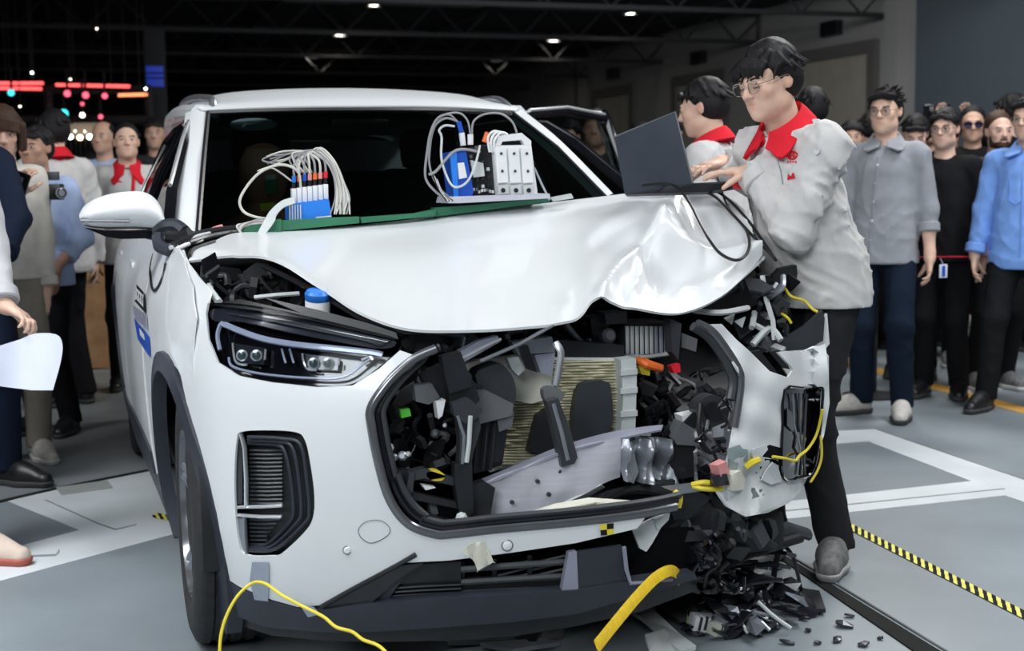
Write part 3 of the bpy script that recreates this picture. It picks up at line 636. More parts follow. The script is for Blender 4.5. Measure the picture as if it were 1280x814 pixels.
# ---- doors
def doorset(s, front_open=0.):
    for nm, y0, y1 in (('front_door', .722, 1.70), ('rear_door', 1.708, 2.62)):
        d = bpy.data.objects.new(nm, None); COL.objects.link(d); d.parent = car; d.empty_display_size = .1
        hinge = sidep(y0, .7, s); d.location = hinge
        if nm == 'rear_door': low = [(y0, .31)]+[(2.24, .31)]+[q for q in arch(RW_, .50, 187, 110)]+[(y1, 1.0), (y1, 1.13), (y0, 1.13)]
        else: low = [(y0, .31), (y1, .31), (y1, 1.13), (y0, 1.13)]
        _span('door_skin', low, M['paint'], s, .09, .02, 0., d)
        _span('door_cladding', [(y0, .31), (min(y1, 2.22), .31), (min(y1, 2.22), .40), (y0, .39)], M['clad'], s, .09, .012, .008, d)
        tube('belt_trim', [sidep(y, 1.135, s, .004) for y in np.linspace(y0-(.30 if nm == 'front_door' else 0), y1, 7)], .008, M['chrome'], d, 6)
        bx_ = sidep(y1-.16, .99, s, -.005); box('door_handle', bx_, (.02, .20, .03), M['paint'], d, bev=.01)
        # window frame and glass
        if nm == 'front_door': w = [(.60, 1.14), (1.66, 1.14), (1.66, 1.535), (1.42, 1.525), (1.20, 1.45), (.85, 1.28)]
        else: w = [(1.75, 1.14), (2.58, 1.14), (2.66, 1.50), (2.2, 1.54), (1.75, 1.54)]
        fn = lambda y, z: winp(y, z, s)
        _span('window_glass', w, M['glass_dark'] if not (s > 0 and nm == 'rear_door') else M['glass_door'], s, .15, .004, 0., d, fn)
        tube('window_frame', [winp(y, z, s, .004) for y, z in w], .020, M['gloss'], d, 6, True)
        top = w[2:] if nm == 'front_door' else [w[2], w[3], w[4]]
        tube('window_chrome', [winp(y, z+.02, s, .016) for y, z in top], .008, M['chrome'] if s < 0 or nm == 'rear_door' else M['gloss'], d, 6)
        if s > 0 and nm == 'rear_door':
            tube('window_pillar', [winp(2.61, 1.14, s), winp(2.64, 1.3, s), winp(2.68, 1.50, s), winp(2.66, 1.53, s)], .030, M['gloss'], d, 8)
            tube('door_seal', [winp(2.65, 1.14, s, -.02), winp(2.67, 1.3, s, -.02), winp(2.688, 1.51, s, -.02)], .014, M['rubber'], d, 8)
            for q in (.0, -.05): tube('window_chrome', [winp(2.60+q, 1.15, s, -.03), winp(2.63+q, 1.3, s, -.03), winp(2.67+q, 1.51, s, -.03)], .006, M['chrome'], d, 6)
            tube('window_chrome', [winp(1.76, 1.545, s, -.01), winp(2.2, 1.545, s, -.01), winp(2.66, 1.52, s, -.01)], .018, M['paint'], d, 6)
            d.rotation_euler = (0, 0, -rad(front_open)*s)
def winp(y, z, s, off=0.):
    t = (z-1.13)/(1.58-1.13)
    if s > 0 and 1.72 < y < 2.69 and z > 1.139: z = 1.13+(z-1.13)*(1.14+.17*(y-1.74))
    xb = lerpt(HW, y)*.905; xt = lerpt([(0, .70), (1.5, .70), (2.6, .69), (3.6, .62)], y)
    return V((s*(xb+(xt-xb)*t+.025*math.sin(PI*min(max(t, 0), 1))+off), y, z))
doorset(-1); doorset(1, 43)
for s in (-1, 1):
    qp = arch(RW_, .455, 88, -8)[::1]
    _span('rear_quarter', [(2.63, 1.13), (2.63, .90)]+qp+[(3.62, .42), (3.70, .8), (3.66, 1.13)], M['paint'], s, .09, .006, 0., car)
    _span('quarter_glass', [(2.72, 1.15), (3.30, 1.20), (3.15, 1.47), (2.78, 1.50)], M['glass_dark'], s, .15, .004, 0., car, lambda y, z: winp(y, z, s, .002))
    _span('rear_pillar', [(2.62, 1.13), (3.66, 1.13), (3.50, 1.4), (3.30, 1.575), (2.62, 1.575), (2.62, 1.5), (3.1, 1.49), (3.28, 1.2), (2.66, 1.16)], M['paint'], s, .1, .004, -.004, car, lambda y, z: winp(y, z, s, -.006))
    tube('door_pillar', [winp(1.70, 1.12, s, -.006), winp(1.70, 1.35, s, -.006), winp(1.70, 1.57, s, -.006)], .035, M['gloss'], car, 8, flat=.6)
    _span('sill', [(.36, .19), (2.36, .19), (2.30, .31), (.36, .31)], M['clad'], s, .09, .03, .006, car)
# ---- windscreen pillars, roof, screen
PBL, PTL = PY(247, 290, .62), PY(260, 141, 1.50); PTR, PBR = PY(641, 141, 1.50), PY(757, 246, .74)
def pill(a, b, w0, w1, s, name):
    P = crs([a, a.lerp(b, .33)+V((0, 0, .012)), a.lerp(b, .66)+V((0, 0, .016)), b], 5); vs = []; n = len(P)
    for i, p in enumerate(P):
        t = i/(n-1); w = w0+(w1-w0)*t; o = V((s*w, .035, 0))
        vs += [p, p+o*.6+V((0, -.012, .012)), p+o, p+o+V((-s*.02, .05, -.03)), p+V((0, .05, -.03))]
    fs = [(i*5+k, i*5+(k+1) % 5, (i+1)*5+(k+1) % 5, (i+1)*5+k) for i in range(n-1) for k in range(5)]
    return mk(name, vs, fs+[(0, 1, 2, 3, 4), tuple((n-1)*5+k for k in range(5))], M['paint'], car, 50)
pill(PBL, PTL, .075, .085, -1, 'windscreen_pillar'); pill(PBR, PTR, .055, .075, 1, 'windscreen_pillar')
ws = [[PTL, PY(350, 138, 1.42), PY(450, 137, 1.40), PY(550, 137.5, 1.42), PTR],
      [PBL.lerp(PTL, .5)+V((0, -.01, .02)), PY(370, 205, 1.00), PY(470, 200, .96), PY(575, 196, 1.0), PBR.lerp(PTR, .5)+V((0, -.01, .02))],
      [PBL, PY(350, 288, .66), PY(450, 279, .64), PY(560, 268, .66), PBR]]
gridsheet('windscreen', ws, M['glass'], car, 5, 6, .006, 60)
for rr in (ws[0],): tube('windscreen_seal', crs(rr, 6), .010, M['black2'], car, 6)
tube('windscreen_seal', [PBL, PBL.lerp(PTL, .5)+V((0, -.01, .02)), PTL], .010, M['black2'], car, 6); tube('windscreen_seal', [PBR, PBR.lerp(PTR, .5)+V((0, -.01, .02)), PTR], .008, M['black2'], car, 6)
def roofrow(y, z, zc, xe):
    return [V((-xe, y, z)), V((-xe*.72, y-.01, z+(zc-z)*.75)), V((0, y-.03, zc)), V((xe*.72, y-.01, z+(zc-z)*.75)), V((xe, y, z))]
r0 = [PTL+V((-.02, .01, .005)), PY(350, 135, 1.43), PY(450, 134, 1.41), PY(550, 134.5, 1.43), PTR+V((.02, .01, .005))]
roof = [r0, [PTL+V((-.05, .10, .03)), PY(345, 124, 1.58), PY(450, 121, 1.58), PY(555, 124, 1.58), PTR+V((.05, .10, .03))],
        roofrow(2.0, 1.625, 1.71, .70), roofrow(2.7, 1.63, 1.72, .70), roofrow(3.3, 1.585, 1.66, .66), roofrow(3.75, 1.54, 1.58, .60)]
gridsheet('roof_panel', roof, M['paint'], car, 6, 5, .006, 60)
for s in (-1, 1):
    tube('cant_rail', [(PTL if s < 0 else PTR)+V((s*.03, .03, .0)), V((s*.715, 1.9, 1.60)), V((s*.715, 2.6, 1.605)), V((s*.68, 3.3, 1.56)), V((s*.62, 3.7, 1.52))], .035, M['paint'], car, 8, sm=5)
    a = (PY(262, 146, 1.50) if s < 0 else PY(640, 143, 1.52))
    tube('roof_rail', ([PY(271, 150, 1.49), PY(266, 134, 1.54), PY(264, 124, 1.64)] if s < 0 else [PY(640, 143, 1.52), PY(634, 132, 1.58), PY(622, 125, 1.72)])+[V((s*.655, 2.1, 1.675)), V((s*.66, 2.7, 1.68)), V((s*.62, 3.3, 1.63))], .016, M['steel'], car, 8, sm=5)
# rear end, floor and cabin
gridsheet('tailgate', [[V((x, 3.73-.04*abs(x), 1.54)) for x in (-.6, 0, .6)], [V((x*1.35, 3.82, 1.15)) for x in (-.62, 0, .62)], [V((x*1.45, 3.86, .75)) for x in (-.62, 0, .62)], [V((x*1.45, 3.80, .32)) for x in (-.62, 0, .62)]], M['paint'], car, 4, 4, .01, out=(0, 12, 1))
box('floor_pan', (0, 1.75, .27), (1.70, 3.9, .10), M['black'], car); box('bulkhead', (0, .56, .66), (1.62, .06, .76), M['void'], car)
cabin = bpy.data.objects.new('cabin', None); COL.objects.link(cabin); cabin.parent = car; cabin.location = (0, 1.5, .4)
gridsheet('dashboard', [[V((x, .62, 1.04)) for x in (-.80, -.3, .3, .80)], [V((x, .80, 1.05+.02*math.cos(x*5))) for x in (-.82, -.3, .3, .82)], [V((x, 1.0, 1.0)) for x in (-.82, -.3, .3, .82)], [V((x, 1.05, .75)) for x in (-.80, -.3, .3, .80)]], M['dash'], cabin, 4, 4, .02)
for x in (-.38, .38):
    v, f = join([boxgeo((x, 1.66, .62), (.50, .55, .18), rot(x=8), .05), boxgeo((x, 1.98, 1.02), (.48, .16, .70), rot(x=-16), .06)])
    mk('front_seat', v, f, M['seat'], cabin); box('headrest', (x, 2.06, 1.45), (.26, .12, .18), M['seat'], cabin, rot(x=-12), .05)
box('rear_seat', (0, 2.9, .9), (1.3, .3, .9), M['seat'], cabin, rot(x=-14), .06)
stw = [V((.38, 1.18, 1.0))+V((.185*math.cos(a), .08*math.sin(a), .17*math.sin(a))) for a in np.linspace(0, 2*PI, 28, endpoint=False)]
tube('steering_wheel', stw, .016, M['black2'], cabin, 8, True); box('wheel_hub', (.38, 1.18, .99), (.18, .06, .12), M['black2'], cabin, rot(x=-25), .02)
box('headliner', (0, 2.6, 1.575), (1.25, 2.0, .02), M['seat'], cabin)
p = PY(452, 148, 1.45); box('rear_view_mirror', p+V((0, .04, -.03)), (.24, .035, .065), M['black2'], cabin, bev=.015)
# ---- wheels
def wheel(x, y, s, steer=0):
    wl = bpy.data.objects.new('wheel', None); COL.objects.link(wl); wl.parent = car; wl.location = (x, y, .375)
    Mx = Matrix.Translation((x, y, .375)) @ Matrix.Rotation(rad(steer), 4, 'Z') @ Matrix.Rotation(s*PI/2, 4, 'Y')
    hw = .118; prof = [(.235, -hw*.8), (.26, -hw*.98), (.30, -hw), (.335, -hw*.98), (.362, -hw*.88)]
    for k, h in enumerate(np.linspace(-.80, .80, 33)):
        g = min(abs(h-c) for c in (-.5, -.17, .17, .5)); prof.append((.375-.006*abs(h)**3-(.008 if g < .055 else 0), hw*h))
    prof += [(.362, hw*.88), (.335, hw*.98), (.30, hw), (.26, hw*.98), (.235, hw*.8)]
    def wob(k, j):
        h = prof[j][1]/hw
        if .5 < abs(h) < .9 and k % 3 == 0: return .006
        if abs(h) <= .5 and (k+int(h*6)) % 4 == 0 and prof[j][0] > .37: return .004
        return 0
    v, f = lathegeo(prof, Mx, 132, wob); mk('tyre', v, f, M['rubber'], wl, 40)
    v, f = lathegeo([(.238, -hw*.8), (.245, -hw*.9), (.238, hw*.6), (.245, hw*.92), (.238, hw*.95), (.225, hw*.7), (.21, 0), (.21, -hw*.8)], Mx, 48); rim = mk('rim', v, f, M['darkchrome'], wl)
    for k in range(5):
        a = 2*PI*k/5
        for q in (-.13, .13):
            A = [Mx @ V((r*math.cos(a+q*(1-.4*r/.23)), r*math.sin(a+q*(1-.4*r/.23)), z)) for r, z in ((.05, hw*.45), (.12, hw*.62), (.20, hw*.72), (.235, hw*.78))]
            tube('spoke', A, [.022, .018, .014, .016], M['steel'], rim, 6)
    lathe('hub_cap', [(.07, hw*.3), (.06, hw*.6), (.03, hw*.68), (.001, hw*.69)], Mx, M['black2'], rim, 20); lathe('brake_disc', [(.165, -.01), (.165, .012), (.07, .012)], Mx, M['steel'], rim, 32)
    return wl
wheel(-.800, -.14, -1); wheel(-.845, RW_, -1); wheel(.845, RW_, 1); wheel(.73, .12, 1)
# ---------------------------------------------------------------- bonnet, buckled upwards over the crushed corner
hb = [(247, 311, .22), (285, 298, .44), (350, 292, .52), (430, 286, .52), (510, 276, .54), (580, 266, .55), (650, 258, .57), (700, 252, .58), (750, 246, .54), (800, 240, .46), (850, 236, .36), (900, 240, .22), (930, 262, .04)]
hf = [(235, 327, .0), (330, 327, -.33), (398, 360, -.52), (452, 392, -.66), (510, 411, -.74), (585, 413, -.77), (655, 409, -.74), (716, 401, -.70), (744, 376, -.60), (790, 384, -.58), (850, 391, -.54), (905, 368, -.42), (950, 326, -.22)]
def segd(x, y, pl):
    b = 1e9
    for (ax, ay), (bx_, by) in zip(pl, pl[1:]):
        dx, dy = bx_-ax, by-ay; t = max(0, min(1, ((x-ax)*dx+(y-ay)*dy)/(dx*dx+dy*dy))); b = min(b, math.hypot(x-ax-t*dx, y-ay-t*dy))
    return b
FOLDS = [([(850, 237), (838, 262), (820, 284)], 22, .030), ([(820, 284), (796, 318), (768, 345), (752, 366)], 9, .040), ([(820, 284), (850, 308), (880, 320), (948, 316)], 13, .036),
         ([(797, 318), (800, 345), (790, 366)], 7, .020), ([(814, 312), (826, 345)], 17, -.060), ([(800, 336), (812, 352), (818, 368)], 6, .016), ([(838, 330), (870, 352)], 12, -.022), ([(770, 352), (782, 372)], 8, -.02), ([(745, 306), (762, 290), (812, 268)], 9, -.014), ([(738, 300), (760, 280), (800, 262)], 12, .012),
         ([(700, 392), (735, 360), (790, 340)], 14, .012), ([(720, 372), (760, 352)], 8, -.012), ([(850, 365), (900, 345), (945, 318)], 9, .018), ([(850, 345), (900, 330)], 10, -.018), ([(905, 250), (915, 290)], 8, -.010), ([(860, 250), (885, 285), (900, 300)], 18, -.022),
         ([(262, 302), (300, 315)], 10, -.008), ([(242, 318), (290, 318)], 8, .006), ([(300, 305), (500, 335), (700, 330)], 46, .020)]
def hooddisp(p):
    x, y = proj(p); d = 0.
    for pl, wd, am in FOLDS: q = segd(x, y, pl)/wd; d += am*(math.exp(-q*q) if wd > 15 or am < 0 else .72*math.exp(-q*q)+.28*math.exp(-1.5*q)) if q < 3.5 else 0
    return p+V((0, -.62, .78))*d
rows = []
for t in (0, .12, .3, .5, .7, .88, 1.):
    r = []
    for (a, b, c), (d, e, g) in zip(hb, hf):
        bow = math.sin(PI*t)
        r.append(PY(a+(d-a)*t, b+(e-b)*t, c+(g-c)*t**1.0-.03*bow))
    rows.append(r)
gridsheet('bonnet', rows, M['paint'], car, 13, 13, .007, 60, hooddisp)
# inner rim of the bonnet, along the left opening
tube('bonnet_seal', [PY(a, b, c)+V((0, .03, -.012)) for a, b, c in hf[1:6]], .008, M['black2'], car, 6)
# crumpled grey strip at the right end of the bonnet
E = [(955, 322, -.20), (930, 345, -.30), (905, 366, -.38), (870, 384, -.48)]
tube('bonnet_edge', [PY(a, b, c) for a, b, c in E], .006, M['paint_dirty'], car, 6)

# ---------------------------------------------------------------- cowl: green board, wiring loom, wiper mess
def bay(name, px, y, th, m, **k): return slab(name, px, y, th, m, car, **k)
# ---- engine bay behind the grille
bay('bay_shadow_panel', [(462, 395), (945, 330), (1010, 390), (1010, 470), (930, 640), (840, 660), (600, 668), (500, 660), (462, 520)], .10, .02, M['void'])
bay('bay_shade_sheet', [(250, 330), (460, 350), (700, 350), (940, 330), (990, 400), (560, 440), (500, 436), (255, 372)], .05, .02, M['void'])  # upright near-black sheet, drawn as the shade under the bonnet
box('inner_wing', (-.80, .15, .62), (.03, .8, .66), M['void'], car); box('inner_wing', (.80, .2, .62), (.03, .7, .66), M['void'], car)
# condenser
cond = [(578, 462), (640, 449), (776, 450), (783, 458), (783, 541), (612, 588), (588, 560)]
cb = bpy.data.objects.new('condenser', None); COL.objects.link(cb); cb.parent = car; cb.location = PY(690, 520, -.5)
slab('condenser_core', cond, -.50, .035, M['tan'], cb)
g = []
yy = 455.
while yy < 588:
    xs = [x for x in range(576, 786, 3) if inpoly(x, yy-(x-576)*.02, cond)]
    if len(xs) > 3: g.append(sweepgeo([PY(x, yy-(x-576)*.02, -.512+.004*math.sin(x*.9+yy)) for x in xs[::2]], .0032, 5))
    yy += 3.6
v, f = join(g); o = mk('fins', v, f, M['fin'], cb, 40); o['kind'] = 'stuff'
fr = [cond[i] for i in range(len(cond))]; tube('condenser_frame', [PY(a, b, -.505) for a, b in fr], .007, M['pale'], cb, 6, True)
bay('fan_shroud', c2([(722, 489), (735, 478), (757, 477), (764, 488), (763, 538), (724, 557), (716, 532)], 3), -.545, .03, M['grey'])
bay('fan_shroud', [(660, 565), (672, 520), (684, 512), (702, 548), (690, 570)], -.545, .03, M['black2'])
bay('side_tank', [(776, 450), (795, 448), (796, 476), (794, 545), (776, 541), (779, 500)], -.56, .06, M['pale'])
for y in (463, 486, 515): bay('tank_rib', [(776, y), (797, y-2), (797, y+5), (776, y+7)], -.566, .01, M['pale'])
bay('top_tank', [(575, 458), (598, 450), (664, 443), (690, 470), (688, 498), (664, 505), (640, 500), (600, 480)], -.555, .03, M['beige'])
bay('top_tank', [(575, 447), (700, 425), (780, 432), (780, 450), (640, 448), (577, 462)], -.50, .06, M['black2'])
# crash beam (aluminium), crumpled towards the right
def g2(name, top, bot, y0, y1, m, nv=3, disp=None, sm=30):
    n = len(top); rows = [[PY(a[0]+(b[0]-a[0])*t, a[1]+(b[1]-a[1])*t, y0[k]+(y1[k]-y0[k])*t) for k, (a, b) in enumerate(zip(top, bot))] for t in np.linspace(0, 1, nv)]
    return gridsheet(name, rows, m, car, 9, 5, .005, sm, disp)
def beamd(p):
    x, y = proj(p); return p+V((0, -1, 0))*(.004*math.sin(x*.05+1)*math.sin(y*.08)+.003*math.sin(x*.13+y*.05))
def crumpd(p):
    x, y = proj(p); return p+V((0, -1, 0))*(.030*math.sin((x-772)*.22)+.012*math.sin(x*.5+y*.09)+.010*math.sin(y*.17))
g2('crash_beam', [(590, 611), (645, 588), (700, 566), (750, 552), (776, 548)], [(613, 658), (668, 645), (722, 622), (752, 606), (776, 597)], [-.74, -.765, -.775, -.77, -.755], [-.725, -.755, -.77, -.765, -.75], M['alu'], 4, beamd)
g2('beam_flange', [(586, 605), (640, 583), (700, 558), (755, 542), (800, 534), (829, 531)], [(590, 611.5), (645, 588.5), (700, 566.5), (750, 553), (792, 544), (827, 537)], [-.68, -.70, -.71, -.70, -.68, -.66], [-.742, -.768, -.778, -.772, -.74, -.70], M['lav'])
g2('beam_crumple', [(774, 549), (790, 546), (806, 547), (822, 549), (838, 546)], [(774, 598), (790, 602), (806, 603), (822, 600), (837, 602)], [-.745, -.73, -.70, -.66, -.62], [-.745, -.73, -.70, -.66, -.62], M['steel'], 5, crumpd)
g2('beam_lower_lip', [(613, 658), (668, 645), (722, 622), (752, 606)], [(625, 660), (680, 648), (726, 627), (756, 610)], [-.727, -.757, -.772, -.767], [-.66, -.69, -.70, -.70], M['pale'])
bay('beam_end', [(782, 560), (790, 552), (798, 590), (792, 605), (784, 600)], -.735, .03, M['steel'])
for (x, y) in ((672, 602), (700, 590), (686, 618), (640, 628)): p = PY(x, y, -.772); lathe('beam_bolt', [(.006, -.004), (.006, .003), (.001, .004)], axis(p, (0, -1, 0)), M['grey'], car, 8)
# pale torn absorber and black ducts under the beam
fpan('absorber', [(650, 652), (700, 636), (745, 628), (790, 631), (815, 632), (800, 642), (720, 651), (620, 659)], M['offwhite'], sp=9, th=.05, push=.05)
for k in range(7): tube('absorber_rib', [front(640+k*9, 655-k*3, .045), front(745+k*8, 629+k*1.0, .05)], .003, M['tan'], car, 5)
for k in range(8):
    y = 612+k*5; tube('torn_duct', [PY(700+k*8, 646-k*3, -.74), PY(760+k*5, 618-k*2+k, -.72), PY(842+k*2, 603+k*3, -.66)], .010, M['black2'] if k % 2 else M['grey'], car, 6, sm=4)
# left uprights: folded black brackets
Lb = [('bracket_head', [(552, 446), (576, 440), (584, 462), (590, 470), (590, 484), (562, 492), (556, 470)], -.80, M['black2']), ('bracket_web', [(560, 488), (592, 476), (600, 500), (588, 512), (575, 520), (563, 505)], -.79, M['black']),
      ('bracket_fold', [(566, 505), (586, 498), (603, 512), (598, 522), (582, 530), (568, 520)], -.82, M['grey']), ('bracket_stem', [(572, 522), (598, 518), (601, 535), (592, 565), (588, 585), (574, 582), (575, 550)], -.80, M['grey']),
      ('bracket_shoe', [(568, 580), (590, 577), (592, 640), (586, 648), (574, 640), (569, 605)], -.82, M['black2']), ('bracket_pad', [(590, 606), (606, 602), (619, 610), (613, 645), (595, 655), (588, 640)], -.79, M['black2']),
      ('bracket_plate', [(526, 470), (552, 455), (566, 505), (560, 515), (540, 500)], -.74, M['black2']), ('bracket_plate', [(518, 482), (540, 480), (550, 497), (536, 506), (520, 502)], -.77, M['midgrey']), ('bracket_plate', [(545, 503), (557, 500), (553, 520), (548, 524)], -.79, M['white']),
      ('duct_frame', [(512, 590), (530, 586), (586, 604), (584, 612), (530, 598), (514, 602)], -.80, M['grey']), ('duct_frame', [(500, 612), (570, 628), (572, 636), (502, 622)], -.81, M['black2']), ('duct_frame', [(512, 592), (518, 590), (516, 620), (508, 612)], -.81, M['grey']), ('duct_frame', [(500, 632), (575, 655), (590, 660), (545, 664), (520, 655)], -.81, M['black2']),
      ('duct_plate', [(486, 585), (520, 590), (560, 606), (520, 600), (490, 602)], -.77, M['grey']), ('reflector', [(528, 607), (545, 610), (532, 613)], -.81, M['white']), ('valve_cap', [(536, 628), (545, 627), (548, 642), (540, 646)], -.78, M['midgrey'])]
for nm, px, y, m in Lb: bay(nm, px, y, .035, m)
tube('bracket_edge', [PY(572, 520, -.825), PY(580, 545, -.825), PY(578, 580, -.825)], .004, M['steel'], car, 5); tube('bracket_edge', [PY(588, 520, -.825), PY(586, 555, -.825), PY(583, 578, -.825)], .006, M['pale'], car, 5)
p = PY(577, 648, -.83); lathe('clip', [(.012, -.01), (.016, .0), (.006, .012), (.001, .013)], axis(p, (0, -1, .3)), M['pale'], car, 8)
for (x, y, r, m) in ((486, 560, .012, 'pale'), (492, 572, .010, 'steel'), (503, 570, .012, 'steel'), (510, 568, .007, 'pale'), (556, 532, .006, 'pale'), (544, 542, .012, 'grey')):
    p = PY(x, y, -.78); lathe('hose_fitting', [(r, -.02), (r, .004), (r*.6, .008), (r*.55, .018), (.001, .018)], axis(p, (-.3, -1, .2)), M[m], car, 10)
bay('lamp_clip', [(500, 512), (512, 511), (514, 520), (502, 523)], -.74, .02, M['lime']); bay('foam_lump', c2([(533, 592), (545, 588), (556, 594), (552, 601), (538, 600)], 3), -.80, .03, M['yellow'])
# air guide in the middle
bay('air_guide', c2([(594, 470), (612, 458), (628, 456), (642, 474), (645, 500), (634, 510), (612, 500)], 3), -.68, .07, M['grey'])
bay('air_guide', [(578, 488), (604, 486), (642, 505), (640, 520), (600, 530), (590, 520)], -.70, .05, M['midgrey'])
bay('air_guide', [(598, 528), (640, 515), (634, 540), (628, 580), (606, 590), (592, 592)], -.66, .06, M['black2'])
for x in (603, 613): tube('guide_rib', [PY(x+6, 526, -.675), PY(x, 588, -.675)], .004, M['grey'], car, 5)
bay('guide_flap', [(622, 525), (643, 514), (640, 534), (624, 540)], -.69, .01, M['midgrey'])
tube('air_guide_hose', [PY(572, 476, -.73), PY(590, 482, -.75), PY(600, 484, -.72)], .008, M['black2'], car, 8)
# latch platform and strut
bay('latch_platform', [(552, 452), (600, 426), (622, 420), (626, 427), (582, 452), (556, 462)], -.73, .03, M['lav'])
tube('latch_rod', [PY(600, 452, -.75), PY(650, 430, -.74), PY(692, 406, -.72)], .005, M['steel'], car, 6)
tube('latch_rod', [PY(577, 449, -.76), PY(605, 434, -.75), PY(626, 424, -.74)], .004, M['chrome'], car, 6)
bay('latch_plate', [(640, 428), (690, 421), (694, 440), (648, 444)], -.62, .04, M['steel']); bay('latch_plate', [(668, 444), (694, 440), (690, 470), (676, 466)], -.61, .03, M['lav'])
bay('latch_bracket', [(634, 448), (648, 446), (656, 462), (648, 470), (640, 462)], -.63, .03, M['pale']); bay('latch_bracket', [(650, 436), (660, 432), (668, 455), (672, 466), (660, 462)], -.64, .02, M['black2'])
tube('latch_strut', [PY(694, 428, -.72), PY(701, 440, -.73), PY(699, 458, -.735), PY(694, 484, -.74)], .014, M['steel'], car, 8, flat=.6, sm=4); tube('strut_bright_line', [PY(694, 432, -.735), PY(700.5, 444, -.745), PY(698, 460, -.75), PY(694, 482, -.755)], .005, M['chrome'], car, 6, sm=4)
bay('strut_joint', c2([(680, 488), (692, 484), (706, 492), (700, 502), (684, 504)], 3), -.76, .03, M['midgrey'])
bay('strut_arm', [(684, 502), (698, 498), (714, 540), (722, 572), (718, 580), (702, 584), (700, 570), (692, 535)], -.79, .035, M['grey']); tube('strut_bright_line', [PY(692, 505, -.795), PY(702, 540, -.795), PY(710, 575, -.795)], .006, M['steel'], car, 6)  # steel line on the arm stands in for its grey highlight
# ribbed canister, hoses, coloured plugs (right of the cavity)
bay('canister', [(780, 405), (838, 403), (836, 442), (784, 447)], -.40, .14, M['grey'])
for k in range(9): x = 784+k*6; tube('canister_rib', [PY(x, 408, -.41), PY(x+.5, 444-k*.4, -.41)], .006, M['pale'] if k < 6 else M['lav'], car, 6)
tube('canister_flange', [PY(776, 446, -.43), PY(810, 446, -.43), PY(838, 442, -.43)], .006, M['pale'], car, 6)
bay('bay_block', [(756, 392), (784, 390), (784, 404), (758, 406)], -.42, .08, M['grey']); bay('bay_block', [(838, 398), (852, 405), (848, 450), (840, 440)], -.5, .05, M['grey']); bay('bay_block', [(852, 416), (872, 424), (870, 440), (852, 434)], -.46, .05, M['midgrey'])
bay('relay_cover', [(738, 398), (760, 394), (762, 440), (742, 444)], -.38, .08, M['black2']); lathe('canister_cap', [(.022, -.02), (.022, .01), (.014, .02), (.001, .021)], axis(PY(760, 420, -.40), (0, -1, .2)), M['steel'], car, 14)
tube('high_voltage_cable', [PY(797, 450, -.47), PY(808, 456, -.5), PY(826, 461, -.48)], .011, M['orange'], car, 8, sm=4); bay('plug', [(798, 457), (813, 462), (812, 470), (802, 468)], -.48, .03, M['yellow'])
tube('high_voltage_cable', [PY(804, 449, -.46), PY(815, 454, -.49), PY(828, 458, -.47)], .006, M['orange'], car, 6, sm=3)
bay('plug', [(839, 458), (850, 455), (851, 465), (843, 467)], -.5, .03, M['red'])
def wires(name, n, bx0, by0, bx1, by1, y0, y1, r0, r1, ms, seed, parent=None, drop=24):
    R = random.Random(seed)
    for k in range(n):
        x, y = R.uniform(bx0, bx1), R.uniform(by0, by1); yy = R.uniform(y0, y1); P = [PY(x, y, yy)]
        for j in range(R.randint(2, 4)): x += R.uniform(-drop, drop); y += R.uniform(-drop, drop); x = min(max(x, bx0), bx1); y = min(max(y, by0), by1); P.append(PY(x, y, yy+R.uniform(-.04, .04)))
        tube(name, P, R.uniform(r0, r1), M[R.choice(ms)], parent or car, 6, sm=4)
wires('wiring_hose', 34, 800, 462, 905, 545, -.50, -.25, .003, .010, ['black2', 'gloss', 'grey', 'cable_grey', 'black'], 3)
wires('wiring_hose', 24, 480, 455, 575, 590, -.60, -.35, .003, .011, ['black2', 'grey', 'black2', 'cable_grey'], 5)
wires('wiring_hose', 16, 620, 400, 780, 446, -.45, -.2, .003, .010, ['black2', 'grey', 'steel', 'black'], 8)
def shards(name, n, bx0, by0, bx1, by1, y0, y1, s0, s1, ms, seed, parent=None, th=.012):
    R = random.Random(seed)
    for k in range(n):
        x, y, yy = R.uniform(bx0, bx1), R.uniform(by0, by1), R.uniform(y0, y1); c = PY(x, y, yy); s = R.uniform(s0, s1); q = rot(R.uniform(-60, 60), R.uniform(-60, 60), R.uniform(0, 360)); nn = R.randint(4, 6)
        P = [c+q @ V((s*R.uniform(.5, 1.)*math.cos(2*PI*i/nn+R.uniform(-.3, .3))*1.3, 0, s*R.uniform(.4, 1.)*math.sin(2*PI*i/nn))) for i in range(nn)]
        plate(name, P, th*R.uniform(.6, 1.8), M[R.choice(ms)], parent or car, nrm=q @ V((0, 1, 0)))
shards('bay_fragment', 18, 805, 480, 900, 545, -.50, -.35, .02, .045, ['black2', 'gloss', 'black', 'black2', 'grey'], 4)
shards('bay_fragment', 14, 482, 470, 565, 600, -.68, -.5, .02, .05, ['black2', 'black2', 'black', 'grey'], 6)
# ---- bay seen between bonnet and headlamp
shards('bay_fragment', 16, 262, 335, 380, 372, -.30, -.05, .03, .06, ['black2', 'gloss', 'black', 'grey', 'black2'], 12)
wires('wiring_hose', 14, 262, 346, 350, 380, -.36, -.12, .004, .012, ['black2', 'grey', 'black', 'steel'], 14, None, 26)
bay('bay_block', [(300, 345), (335, 340), (352, 362), (310, 372)], -.25, .06, M['grey']); bay('bay_block', [(262, 332), (300, 336), (306, 352), (262, 350)], -.15, .05, M['black2'])
tube('bay_strut', [PY(262, 345, -.15), PY(262, 362, -.32), PY(274, 378, -.40)], .010, M['pale'], car, 6); tube('bay_strut', [PY(318, 372, -.4), PY(345, 369, -.42), PY(374, 367, -.42)], .006, M['pale'], car, 6)
p = PY(397, 397, -.52); d = bpy.data.objects.new('washer_filler', None); COL.objects.link(d); d.parent = car; d.location = p
